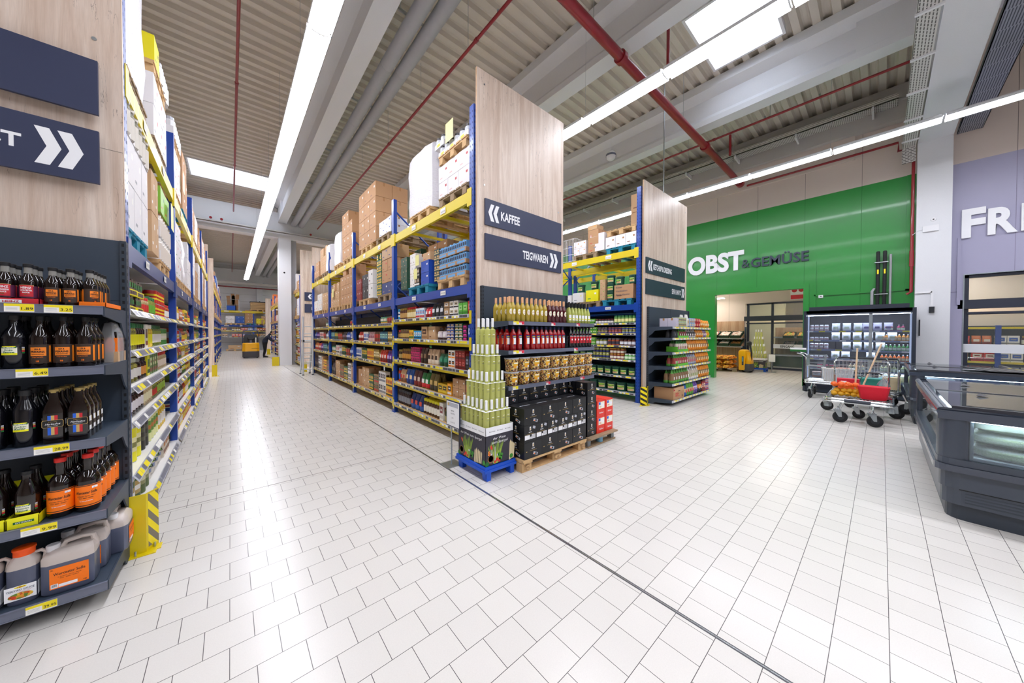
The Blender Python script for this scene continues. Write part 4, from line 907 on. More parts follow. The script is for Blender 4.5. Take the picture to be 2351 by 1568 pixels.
# bottom row: canisters and teriyaki jugs
def canister(loc,rz,label):
    o=thing('sauce_canister',label,'canister',loc,rz)
    W,D=.095,.07
    b=MB(); loft(b,[(W-.008,D-.008,0),(W,D,.012),(W,D,.17),(W,D,.171,'hdpe'),(W,D,.205,'hdpe'),(W*.93,D*.9,.222,'hdpe',.004),(W*.72,D*.6,.238,'hdpe',.016)],24,'hdpe_fill',6); b.build('body',o)
    b=MB(); b.tube([(-.03,0,.232),(-.018,0,.262),(.04,0,.27),(.078,0,.262),(.088,0,.2)],.013,'hdpe',10); b.build('handle',o)
    b=MB(); b.lathe([(.025,.228),(.025,.232),(.026,.236),(.026,.258),(.023,.261)],20,'cap_white',c=(-.062,0,0)); b.build('cap',o)
    b=MB(); y=-D-.0012; x0,x1=-.06,.075
    b.quad((x0,y,.035),(x1,y,.035),(x1,y,.15),(x0,y,.15),'lab_orange')
    b.text('Worcester So\u00dfe',(.008,y-.0005,.108),(1,0,0),(0,0,1),.016,'lab_brown',1,.01,'C',fit=.11); b.text('zu Pasteten - Saucen - Fleisch',(.008,y-.0005,.095),(1,0,0),(0,0,1),.006,'lab_brown',1,0,'C',fit=.08); b.text('Fisch - Salate - Gem\u00fcse',(.008,y-.0005,.086),(1,0,0),(0,0,1),.006,'lab_brown',1,0,'C',fit=.065); b.text('5L',(x0+.004,y-.0005,.138),(1,0,0),(0,0,1),.008,'lab_brown')
    b.quad((x0+.004,y-.0004,.04),(x0+.028,y-.0004,.04),(x0+.028,y-.0004,.062),(x0+.004,y-.0004,.062),'white_print'); b.quad((x0+.03,y-.0004,.04),(x0+.095,y-.0004,.04),(x0+.095,y-.0004,.056),(x0+.03,y-.0004,.056),'white_print')
    for k in range(6): b.quad((x0+.007+k*.003,y-.0008,.046),(x0+.0085+k*.003,y-.0008,.046),(x0+.0085+k*.003,y-.0008,.06),(x0+.007+k*.003,y-.0008,.06),'ink')
    b.text('738',(x1-.02,y-.0005,.042),(1,0,0),(0,0,1),.006,'ink',1,.02); b.build('label',o)
    return o
c0=canister((-.705,3.075,ZL[4]),0,'large sauce canister with orange label, front one on the lowest shelf')
dup(c0,(-.69,3.23,ZL[4]),0,'large sauce canister standing directly behind the front one')
dup(c0,(-.6,3.4,ZL[4]),math.pi/2,'large sauce canister turned sideways, orange label facing the aisle')
M('food_print','#d2742a',.5); speckled('food_mix',['#d8451f','#e89c2e','#e6c341','#6f8a2f','#c9701f','#b5301c'],90)
def jug(loc,label):
    o=thing('teriyaki_sauce_jug',label,'jug',loc)
    b=MB(); loft(b,[(.045,.045,0),(.052,.05,.01),(.052,.05,.19),(.052,.05,.191,'hdpe'),(.05,.048,.215,'hdpe'),(.04,.04,.235,'hdpe'),(.032,.032,.25,'hdpe')],22,'hdpe_fill',3.6); b.build('body',o)
    b=MB(); b.tube([(.03,0,.245),(.055,0,.25),(.07,0,.235),(.062,0,.18)],.009,'hdpe',8); b.build('handle',o)
    b=MB(); b.lathe([(.035,.25),(.036,.253),(.036,.277),(.039,.279),(.039,.289),(.034,.292)],22,'cap_orange'); b.build('cap',o)
    b=MB(); y=-.0512
    b.quad((-.05,y,.03),(.05,y,.03),(.05,y,.105),(-.05,y,.105),'white_print'); b.quad((.0535,-.05,.03),(.0535,.045,.03),(.0535,.045,.105),(.0535,-.05,.105),'white_print')
    b.add([(.04*math.cos(a),y-.0005,.052+.017*math.sin(a)) for a in [2*math.pi*k/16 for k in range(16)]],[tuple(range(16))],'food_mix')
    b.text('TERIYAKI SAUCE',(0,y-.0006,.078),(1,0,0),(0,0,1),.011,'sign_blue',1,.0,'C',fit=.088)
    b.add([(.02*math.cos(a),y-.0005,.098+.005*math.sin(a)) for a in [2*math.pi*k/12 for k in range(12)]],[tuple(range(12))],'lab_yellow'); b.text('YEO',(0,y-.0009,.0955),(1,0,0),(0,0,1),.005,'lab_red',1,.03,'C',fit=.03); b.text('mmmm',(.012,y-.0009,.071),(1,0,0),(0,0,1),.004,'lab_red',1,0,'C',fit=.04)
    b.build('label',o); return o
j0=jug((-.86,3.07,ZL[4]),'teriyaki sauce jug with orange lid and white label beside the canisters')
dup(j0,(-.975,3.07,ZL[4]),0,'teriyaki sauce jug cut off by the picture edge')
# collision guards
banded('hazard','#f2dc00','#1b1b1b',2,.11,.52,.35,slant=1.)
banded('hazard_grey','#f2dc00','#77705f',2,.12,.5,.35,slant=1.)
def guard(loc,rz,label,h=.42,plain=False,w=.2):
    o=thing('collision_guard',label,'guard',loc,rz)
    b=MB(); b.box(-w,0,-.003,.003,0,h,'yellow_steel'); b.build('side_plate',o)
    b=MB(); b.box(0,.006,0,w*.6,0,h,'yellow_steel'); b.box(.006,.0068,.01,w*.6,.03,h,'hazard_grey'); b.build('corner_plate',o)
    b=MB(); b.prism([(0,-.0),(.09,.01),(.09,w*.55),(0,w*.6)],2,0,.006,'yellow_steel'); b.lathe([(.012,.006),(.012,.012)],6,'zinc',c=(.05,w*.3,0)); b.build('foot_plate',o)
    return o
def guard2(x,y,label,wx=.18,wy=.16,h=.42,m='hazard',sx=1,sl=0):
    """two-sided corner guard: a plate facing -y and one facing the aisle"""
    o=thing('collision_guard',label,'guard',(x,y,0))
    b=MB(); b.box(-wx*sx,0,-.006,0,0,h,'yellow_steel'); b.build('front_plate',o)
    if sl:
        b=MB(); b.prism([(0,0),(sl,wy),(sl-.006,wy),(-.006,0)],2,0,h,'yellow_steel'); q0,q1=(.0008,.003),(sl+.0008,wy-.002); b.quad((q0[0],q0[1]-.001,.03),(q1[0],q1[1]-.001,.03),(q1[0],q1[1]-.001,h-.01),(q0[0],q0[1]-.001,h-.01),m); b.build('side_plate',o)
    else:
     b=MB(); b.box(-.003 if sx>0 else 0,.003 if sx<0 else 0,0,wy,0,h,'yellow_steel'); b.box(0 if sx>0 else -.004,.004 if sx>0 else 0,.01,wy,.04,h-.01,m); b.build('side_plate',o)
    b=MB(); b.box(-wx*sx,.05*sx,-.05,0,0,.006,'yellow_steel'); b.box(0,.07*sx,0,wy,0,.006,'yellow_steel'); b.build('foot_plate',o)
    b=MB()
    for q in ((.035*sx,wy*.5),(-wx*.5*sx,-.03)): b.cyl((q[0],q[1],.006),(q[0],q[1],.04),.006,'zinc',8)
    b.build('bolts',o)
    return o
guard2(-.472,3.5,'yellow collision guard with grey stripes at the foot of the pickle rack',.1,.085,.43,'hazard_grey',1,.05)
guard2(-.38,16.0,'small yellow collision guard at the far end of the pickle rack',.14,.16,.42,'yellow_steel')
guard2(2.36,15.5,'yellow collision guard behind the foot of the ladder',-.16,.2,.42,'hazard',-1)
guard2(1.78,19.28,'yellow collision guard at the foot of the concrete column in the aisle',-.28,.2,.42,'yellow_steel',-1)
guard2(2.2,29.5,'black and yellow striped guard behind the order picker truck',-.2,.2,.42,'hazard',-1)
o=thing('collision_guard','bent yellow guard with black diagonal stripes beside the mustard rack panel','guard',(6.98,3.5,0))
b=MB()
# plate facing the camera, gently folded
pl=[(-.2,-.03),(-.04,-.1),(.1,-.06)]
for (xa,ya),(xb,yb) in zip(pl,pl[1:]):
    b.quad((xa,ya,0),(xb,yb,0),(xb,yb,.42),(xa,ya,.42),'hazard'); b.quad((xb,yb+.004,0),(xa,ya+.004,0),(xa,ya+.004,.42),(xb,yb+.004,.42),'yellow_steel')
b.build('plate',o)
b=MB(); b.prism([(-.24,-.02),(-.04,-.15),(.14,-.08),(.1,-.055),(-.04,-.095),(-.2,-.025)],2,0,.006,'yellow_steel'); b.build('foot_plate',o)
# ================================================================ coffee-rack end shelving with wine, aperitif and candy buckets
ZK=[1.745,1.385,.945]
def tg(x,c='tag_yellow',w=.09): return (x,w,None,c)
gondola(2.53,4.31,3.53,2.965,ZK,'dark grey end shelving with wine bottles and sweets buckets under the KAFFEE sign',2.235,tags=[[tg(2.61),tg(2.7,'tag_red'),tg(3.3,'tag_red',.08),tg(3.85,'tag_red',.08)],[tg(2.61),tg(2.7,'tag_red'),tg(3.8,'tag_red',.08)],[tg(2.6),tg(3.2,'tag_red',.08),tg(3.95,'tag_red',.1)]])
M('wine_gold','#b39a34',.08,coat=.5); M('wine_rose','#571a22',.08,coat=.5); M('wine_green','#aeb458',.1,coat=.5); M('wine_pale','#d3d67c',.1,coat=.5,alpha=.58); M('aperitif','#a50d12',.08,coat=.5); M('wine_black','#0c0d14',.1,coat=.5); M('capsule_peach','#e6b184',.4); M('capsule_navy','#1a2550',.35); M('lab_navy','#1a2f80',.4)
WB=[(.031,0),(.036,.008),(.0365,.17),(.034,.195),(.02,.225),(.0145,.245),(.0142,.27)]
CP=[(.0153,.235),(.0153,.312),(.013,.314)]
M('lab_coral','#d8705a',.5)
def lab_lil(b):
    r=.0372; n=10; vs=[]
    for i in range(n+1):
        c=-1+2*i/n; u=.026*c; h=.036*math.sqrt(max(0,1-c*c)); t=-math.pi/2+u/r
        for z in (.125-h,.125+h): vs.append((r*math.cos(t),r*math.sin(t),z))
    b.add(vs,[(2*i,2*i+2,2*i+3,2*i+1) for i in range(n)],'lab_cream',True)
    wt(b,'LILLET',r+.0006,.124,.009,'lab_coral',.04,.02); wp(b,r+.0006,-.014,.014,.1,.104,'lab_red',4)
li=bottle('aperitif_wine_bottle','',WB,'wine_gold',CP,'capsule_peach',lab_lil)
spread(li,[(2.66+.083*i,3.035) for i in range(8)]+[(2.66+.083*i,3.13) for i in range(8)]+[(2.62,3.05+.09*j) for j in range(4)],'golden wine bottle with oval cream label on the top shelf under the KAFFEE sign','golden wine bottles on the top shelf',z=ZK[0],jit=.15)
ro=bottle('aperitif_wine_bottle','',WB,'wine_rose',CP,'capsule_peach',lab_lil)
spread(ro,[(3.33+.078*i,3.035) for i in range(5)]+[(3.33+.078*i,3.13) for i in range(5)],'dark red wine bottle with oval cream label beside the golden bottles','dark red wine bottles on the top shelf',z=ZK[0],jit=.1)
def lab_g(b): wp(b,.0368,-.03,.03,.045,.125,'white_print',8); wp(b,.0372,-.028,.0,.062,.078,'lab_yellow',4); wp(b,.0372,-.002,.028,.05,.066,'lab_yellow',4)
gr=bottle('white_wine_bottle','',[(.031,0),(.036,.008),(.0365,.13),(.031,.17),(.02,.21),(.0145,.24),(.0142,.26)],'wine_green',CP,'cap_black',lab_g)
spread(gr,[(3.76+.079*i,3.03+.002*i) for i in range(7)]+[(3.76+.079*i,3.12) for i in range(7)]+[(4.235,3.2),(4.235,3.29)],'pale green wine bottle with white label and black capsule, right end of the top shelf','pale green wine bottles on the top shelf',z=ZK[0],jit=.1)
def lab_ap(b):
    r=.0405; wp(b,r,-.03,.022,.075,.175,'white_print',8); wp(b,r+.0004,-.03,-.02,.075,.15,'lab_orange',3); wp(b,r+.0004,-.034,.026,.155,.19,'lab_navy',8); wt(b,'APEROL',r+.0012,.165,.013,'tag_yellow',.05,.03,u=-.004,shear=.2); wp(b,r+.0006,-.02,.016,.072,.078,'lab_navy',4)
ap=bottle('aperitif_bottle','',[(.036,0),(.04,.008),(.0405,.2),(.036,.22),(.02,.24),(.017,.27)],'aperitif',[(.0175,.255),(.018,.3),(.016,.302)],'capsule_navy',lab_ap,neck=([(.0172,.24),(.0172,.258)],'glass_clear_grey'))
spread(ap,[(2.67,3.04),(2.77,3.04),(2.9,3.035)]+[(3.0+.0865*i,3.03) for i in range(8)]+[(2.62,3.1+.095*j) for j in range(4)],'orange red aperitif bottle with blue and white label on the middle shelf','orange red aperitif bottles on the middle shelf',z=ZK[1],jit=.1)
def lab_ra(b): r=.0385; wp(b,r,-.036,.036,.07,.165,'lab_red',10); wp(b,r+.0004,-.036,.036,.168,.178,'white_print',10); wp(b,r+.0004,.0,.012,.19,.204,'lab_red',3); wp(b,r+.0006,-.012,.012,.11,.135,'white_print',3); wp(b,r+.0006,-.036,.036,.082,.086,'ink',8)
ra=bottle('herb_liqueur_bottle','',[(.034,0),(.0375,.008),(.038,.2),(.033,.225),(.0185,.25),(.0165,.29)],'wine_black',[(.0172,.27),(.0175,.318),(.015,.32)],'cap_black',lab_ra)
spread(ra,[(3.72,3.12)]+[(3.79+.077*i,3.03) for i in range(7)],'black bottle with red label on the right of the middle shelf','black red labelled bottles on the middle shelf',z=ZK[1],jit=.05)
speckled('sweets',['#d9b24a','#2b1c1a','#c98f3f','#e8d8a0','#b35a60','#54382a','#e0c060','#8d4a30'],95,.35)
M('lab_peachy','#f0b62c',.5)
def bucket_sw():
    o=thing('sweets_bucket','','bucket')
    b=MB(); b.lathe([(.072,0),(.075,.004),(.09,.165)],20,'sweets'); b.build('filling',o)
    b=MB(); b.lathe([(.0915,.158),(.095,.158),(.096,.172),(.09,.173),(0,.171)],20,'rail_clear'); b.build('lid',o)
    b=MB(); 
    for rr,z0,z1,m,u0,u1 in ((.0,.05,.12,'lab_peachy',-.034,.04),(.0006,.1,.115,'lab_cream',-.03,.04),(.0006,.062,.067,'lab_orange',-.034,.04),(.0008,.048,.072,'white_print',.012,.042)):
        vs=[];n=6
        for i in range(n+1):
            for z in (z0,z1):
                r=.0755+.0145*z/.165+.0012+rr; a=-math.pi/2+(u0+(u1-u0)*i/n)/r; vs.append((r*math.cos(a),r*math.sin(a),z))
        b.add(vs,[(2*i,2*i+2,2*i+3,2*i+1) for i in range(n)],m,True)
    b.build('label',o); return o
sb=bucket_sw()
SPX=[2.66+.196*i for i in range(9)]
spread(sb,[(x,3.055) for x in SPX],'clear bucket of mixed sweets with yellow label, lower layer on the third shelf','lower sweets buckets',z=ZK[2],jit=.3)
spread(sb,[(x,3.055) for x in SPX],'clear bucket of mixed sweets with yellow label, stacked on another bucket','upper sweets buckets',z=ZK[2]+.175,jit=.3,first=False)
# black cartons on the light pallet
pb=put(PAL['light'],'euro_pallet',None,(3.095,3.06,0),0,'light wooden pallet with branded blocks under the black cartons','pallet')
b=MB()
for x in (2.57,3.62): b.add([(x+.035*math.cos(a)-3.095,-.4028+.0,.06+.028*math.sin(a)) for a in [2*math.pi*k/20 for k in range(20)]],[tuple(range(20))],'carton_dark'); b.add([(x+.032*math.cos(a)-3.095,-.4032,.06+.025*math.sin(a)) for a in [2*math.pi*k/20 for k in range(20)]],[tuple(range(20))],'pallet_wood'); b.text('EPAL',(x-3.095,-.4036,.051),(1,0,0),(0,0,1),.018,'carton_dark',1,.02,'C',fit=.05)
b.box(-.06,.06,-.4035,-.403,.035,.08,'carton_dark'); b.box(-.056,.056,-.404,-.4035,.039,.076,'pallet_wood'); b.text('DB',(-0.02,-.4045,.045),(1,0,0),(0,0,1),.02,'carton_dark',1,.03)
b.build('branding_marks',pb)
def bk(w,d,h,kind):
    k=('blackcarton',w,d,h,kind)
    if k in _IM: return _IM[k]
    b=MB(); b.box(-w/2,w/2,-d/2,d/2,0,h,'black_carton'); e=.0008
    for face in range(4):
        ww=w if face%2==0 else d; dd=(d if face%2==0 else w)/2+e
        mx=Matrix.Rotation(face*math.pi/2,4,'Z')
        def Q(x0,x1,z0,z1,m,o=0,t=0):
            c,s=math.cos(t),math.sin(t); xc,zc=(x0+x1)/2,(z0+z1)/2
            P=[(x0,z0),(x1,z0),(x1,z1),(x0,z1)]
            P=[(xc+(x-xc)*c-(z-zc)*s,zc+(x-xc)*s+(z-zc)*c) for x,z in P]
            b.quad(*[mx@Vector((x,-dd-o,z)) for x,z in P],m)
        Q(-.012,.012,h*.68,h*.9,'white_print',0); Q(-.007,.007,h*.7,h*.84,'lab_gold',.0004); 
        vs0=len(b.v); b.text('MA\u00ceTRE',(0,-dd-.0006,h*.55),(1,0,0),(0,0,1),.012,'white_print',1,.03,'C',fit=.05); b.text('SCHOKOMUFFIN',(0,-dd-.0006,h*.45),(1,0,0),(0,0,1),.007,'lab_gold',1,.02,'C',fit=min(.11,ww*.7))
        for i in range(vs0,len(b.v)): b.v[i]=tuple(mx@Vector(b.v[i]))
        Q(-ww*.4,-ww*.34,h*.42,h*.47,'lab_gold')
        if kind==1 and face%2==0: Q(-ww*.46,-ww*.04,h*.16,h*.42,'white_print',.0003); Q(0.0,ww*.1,h*.16,h*.3,'white_print',.0003); Q(ww*.12,ww*.44,h*.16,h*.42,'white_print',.0003); [Q(ww*(.15+.04*q),ww*(.165+.04*q),h*.19,h*.4,'ink',.0006) for q in range(7)]; Q(ww*.22,ww*.44,h*.74,h*.9,'rail_clear',.0002,-.35)
        else: Q(ww*.0,ww*.26,h*.14,h*.3,'rail_clear',.0002,-.35); Q(ww*.03,ww*.1,h*.19,h*.25,'lab_orange',.0006,-.35); Q(ww*.11,ww*.2,h*.16,h*.26,'ink',.0006,-.35)
    b.quad((-w*.3,-.01,h+e),(w*.3,-.01,h+e),(w*.3,.004,h+e),(-w*.3,.004,h+e),'rail_clear')
    me=b.mesh('black_carton'); _IM[k]=me; return me
H_=.195; z0=.146
for row in range(3):
    n=4 if row!=1 else 6; w=1.17/n
    for i in range(n):
        put(bk(w-.004,.296,H_-.002,1 if row==1 else 0),'printed_carton',None,(2.515+w*(i+.5),2.665+.15,z0+row*H_),R.uniform(-.008,.008),'black printed carton, %s layer of the front stack on the light pallet'%('bottom','middle','top')[row],'carton','black cartons in the front stack, %s layer'%('bottom','middle','top')[row])
for row in range(4):
    for i in range(6):
        w=.195; put(bk(w-.004,.29,H_-.002,0),'printed_carton',None,(2.515+w*(i+.5),2.975+.15,z0+row*H_),R.uniform(-.008,.008),'black printed carton in the taller stack behind, %s layer'%('bottom','second','third','top')[row],'carton','black cartons behind, %s layer'%('bottom','second','third','top')[row])
for row in range(4):
    for j in range(2): put(bk(.21,.2,.188,0),'printed_carton',None,(3.855,2.79+.21*j,.146+row*.19),0,'black printed carton in the narrow column beside the red boxes, %s'%('front' if j==0 else 'back'),'carton','black cartons in the narrow column, %s'%('front' if j==0 else 'back'))
o=thing('quarter_pallet','weathered small pallet with blue corner blocks under the red boxes','pallet',(4.07,2.95,0)); b=MB()
for y in (-.27,-.09,.09,.27): b.box(-.34,.34,y-.07,y+.07,.122,.144,'pallet_old')
b.box(-.34,.34,-.3,-.22,.1,.122,'pallet_old'); b.box(-.34,.34,-.3,-.2,0,.02,'pallet_old'); b.box(-.34,.34,.2,.3,0,.02,'pallet_old'); b.build('deck',o)
M('block_blue','#6fa3bd',.5)
for x in (-.3,0,.3):
    for y in (-.24,.24): b=MB(); (b.lathe([(.05,.02),(.05,.1)],14,'block_blue',c=(x,y,0)) if x==0 else [b.box(x-.035+q*.025,x-.02+q*.025,y-.04,y+.04,.02,.1,'galvanised') for q in range(3)]); b.build('block',o)
M('red_box','#e8301c',.35)
def redbox():
    b=MB(); w,d,h=.2,.22,.235; b.box(-w/2,w/2,-d/2,d/2,0,h,'red_box'); y=-d/2-.0006
    b.quad((-w*.3,y,h*.5),(w*.46,y,h*.5),(w*.46,y,h*.92),(-w*.3,y,h*.92),'lab_cream'); b.add([(w*.22+.035*math.cos(a),y-.0004,h*.7+.028*math.sin(a)) for a in [2*math.pi*k/12 for k in range(12)]],[tuple(range(12))],'white_print'); b.quad((-w*.28,y-.0004,h*.74),(-w*.06,y-.0004,h*.74),(-w*.06,y-.0004,h*.9),(-w*.28,y-.0004,h*.9),'lab_blue'); b.text('Fein',(-w*.2,y-.0004,h*.58),(1,0,0),(0,0,1),.02,'lab_red',1,.02,shear=.2); b.text('Bahlsen',(0.01,y-.0004,h*.2),(1,0,0),(0,0,1),.026,'white_print',1,.01,'C',fit=.1,shear=.25)
    return b.mesh('biscuit_box')
rb=redbox()
for i in range(2):
    for k in range(2):
        for j in range(2): put(rb,'biscuit_box',None,(4.08+.215*i,2.8+.225*j,.145+.237*k),R.uniform(-.03,.03),'red biscuit box with white script, %s layer on the small weathered pallet'%('lower' if k==0 else 'upper'),'box','red biscuit boxes, %s layer'%('lower' if k==0 else 'upper'))
# wine tower on the blue plastic pallet
M('plastic_blue','#0c50c4',.4); M('slate_print','#3a3842',.7,vary=.2,scale=30); M('stalk_green','#7f9b3a',.6,vary=.2,scale=60); M('stalk_lime','#a9bf4a',.6,vary=.2,scale=60); M('stalk_white','#e3d3a8',.6,vary=.08,scale=60); M('leaf_print','#3f8f2d',.6); M('tomato_print','#d8301f',.5); M('silver_print','#c7c9cf',.4)
def wine_tower(ox,oy,sx=1,wh='beside the black cartons',full=True,rz=0):
    """corner nearest the camera at ox,oy; the box runs +x and +y"""
    W,D=.395,.545
    T=Matrix.Translation((ox,oy,0))
    g=thing('plastic_pallet','blue plastic quarter pallet under the wine display '+wh,'pallet',(ox,oy,0)); b=MB()
    b.box(-.02,W+.02,-.02,D+.02,.105,.15,'plastic_blue'); b.box(-.025,W+.025,-.03,-.02,.09,.12,'plastic_blue'); b.box(-.03,-.02,-.025,D+.025,.09,.12,'plastic_blue')
    b.build('deck',g)
    for x in (.03,W-.03):
        for y in (.03,D-.03):
            b=MB(); b.lathe([(.04,0),(.048,.105)],4,'plastic_blue',c=(x,y,0)); b.box(x-.028,x+.028,y-.052,y-.03,.0,.1,'plastic_blue'); b.build('foot',g)
    c=thing('display_carton','slate grey display box printed with asparagus and a white top band '+wh,'box',(ox,oy,.151)); b=MB()
    for a in ((0,W,0,.004),(0,W,D-.004,D),(0,.004,0,D),(W-.004,W,0,D)): b.box(*a,0,.33,'slate_print'); b.box(*a,.33,.42,'white_print')
    b.box(0,W,0,D,0,.005,'slate_print'); b.build('box',c)
    b=MB()
    rr=random.Random(3)
    def art(P,L_,st):   # P(u,z,o)-> point; the picture on one side
        def poly(pts,m,o=.001): b.add([P(u,z,o) for u,z in pts],[tuple(range(len(pts)))],m)
        def stalk(u,z,h,l,m,w=.011):
            poly([(u-w/2,z),(u+w/2,z),(u+w/2+l,z+h*.85),(u+l,z+h),(u-w/2+l,z+h*.85)],m,.001+rr.random()*.0004)
        for k in range(11): stalk(L_*.36+(k-5)*.007,.02+.003*(k%3),.2+.02*(k%4),(k-5)*.013,'stalk_green',.013)
        for k in range(6): stalk(L_*.36+(k-2.5)*.01,.01,.13+.012*(k%3),(k-2.5)*.016,'stalk_lime',.012)
        for k in range(5): stalk(L_*(.62+.055*k) if st else L_*(.86+.035*k),.004*k,.17-.012*abs(k-1) if st else .23-.015*k,.012,'stalk_white',.022)
        for u,z,r,m in ((.07,.07,.046,'carton_dark'),(.07,.075,.034,'stalk_lime'),(.13,.03,.016,'tomato_print'),(L_*.52,.06,.026,'leaf_print'),(L_*.47,.1,.022,'leaf_print'),(L_*.56,.09,.02,'leaf_print'),(L_*.42,.1,.013,'white_print'),(L_*.5,.05,.012,'white_print'),(.02,.025,.028,'lab_green'),(L_-.03,.04,.026,'leaf_print'),(.16,.05,.02,'tomato_print'),(.19,.03,.016,'lab_red')):
            poly([(u+r*math.cos(a),z+r*math.sin(a)) for a in [2*math.pi*k/12 for k in range(12)]],m,.0018)
        poly([(.06,.2),(.085,.16),(.095,.19),(.075,.225)],'tomato_print',.0018)
        if not st:
            poly([(.10,.03),(.106,.03),(.085,.12),(.079,.12)],'silver_print',.0018); [poly([(.068+.007*q,.12),(.071+.007*q,.12),(.069+.007*q,.17),(.067+.007*q,.17)],'silver_print',.0018) for q in range(4)]; poly([(.066,.112),(.092,.112),(.09,.13),(.068,.13)],'silver_print',.0019)
            poly([(.125,.04),(.135,.04),(.132,.2),(.124,.19)],'silver_print',.0018)
            poly([(.03,.12),(.07,.1),(.06,.16),(.035,.165)],'food_mix',.0018)
    # front side (looks -y) and left side (looks -x)
    art(lambda u,z,o:(u,-o,z),W,False)
    art(lambda u,z,o:(-o,D-u,z),D,True)
    b.text('der Wein',(.1,-.0015,.275),(1,0,0),(0,0,1),.028,'white_print',1,0,'L',fit=.18,shear=.2); b.text('zum Spargel',(.08,-.0015,.232),(1,0,0),(0,0,1),.028,'white_print',1,0,'L',fit=.23,shear=.2)
    b.text('der Wein zum Spargel',(-.0015,D-.05,.27),(0,-1,0),(0,0,1),.028,'white_print',1,0,'L',fit=.42,shear=.2)
    b.text('bree  bree  bree',(.05,-.0015,.365),(1,0,0),(0,0,1),.014,'ink_soft',1,0,'L',fit=.3); b.text('bree  bree  bree  bree',(-.0015,D-.04,.365),(0,-1,0),(0,0,1),.014,'ink_soft',1,0,'L',fit=.47)
    b.build('print',c)
    return g,c
wine_tower(2.063,2.792)
wp_=[(.033,0),(.0345,.006),(.0345,.285),(.03,.3),(.0135,.308),(.0132,.33)]
wn=thing('white_wine_bottle','','bottle'); b=MB(); b.lathe(wp_,16,'wine_pale'); b.build('glass_body',wn); b=MB(); b.lathe([(.0145,.325),(.0148,.33),(.0148,.425),(.013,.427)],14,'white_print'); b.build('cap',wn)
b=MB(); wp(b,.0349,-.02,.02,.21,.214,'ink_soft',5); wp(b,.0349,-.014,.014,.235,.239,'white_print',5); wp(b,.0349,-.012,.012,.13,.132,'ink_soft',5); b.build('label',wn)
TI=[(.43,5,6),(.737,4,5),(1.04,3,4),(1.345,2,3)]
words=('lowest tier','second tier from below','third tier from below','top tier')
fl=True
for t,(z,nx,ny) in enumerate(TI):
    ox,oy=2.063+.01+.0375*t,2.792+.01+.0435*t; px_,py_=.075,.087
    if t:
        b=MB(); b.box(-.03,nx*px_+.03,-.03,ny*py_+.03,-.004,0,'white_print'); pl=b.build('divider_board',None,(ox,oy,z),label='thin white board between the wine bottles, %s tier'%('','second','third','top')[t],cat='board')
    sp=[(ox+px_*(i+.5),oy+py_*(j+.5)) for i in range(nx) for j in range(ny) if not(0<i<nx-1 and 0<j<ny-1)]
    spread(wn,sp,'pale white capped wine bottle, %s of the wine tower'%words[t],'wine bottles of the tower, %s'%words[t],z=z+.001,jit=.2,first=fl); fl=False
o=thing('price_stand','framed price poster on a thin steel post beside the wine tower','stand',(2.02,3.43,0)); b=MB(); b.box(-.1,.1,-.1,.1,0,.006,'zinc'); b.build('foot',o); b=MB(); b.cyl((0,0,.006),(0,0,.5),.008,'zinc',8); b.build('post',o)
b=MB(); b.box(-.012,.002,-.2,.1,.47,.78,'sign_blue'); b.box(-.0135,-.012,-.19,.09,.48,.77,'white_print'); b.quad((-.014,.07,.71),(-.014,-.17,.71),(-.014,-.17,.76),(-.014,.07,.76),'rail_clear'); b.quad((-.0145,.065,.72),(-.0145,.03,.72),(-.0145,.03,.75),(-.0145,.065,.75),'lab_gold')
for s,z,f in (('BREE',.655,.07),('WHITE',.62,.09),('0,75 l',.57,.04),('4,19 \u20ac',.515,.09)): b.text(s,(-.0145,-.05,z),(0,-1,0),(0,0,1),.018,'ink_soft',1,0,'C',fit=f)
b.build('poster_frame',o)
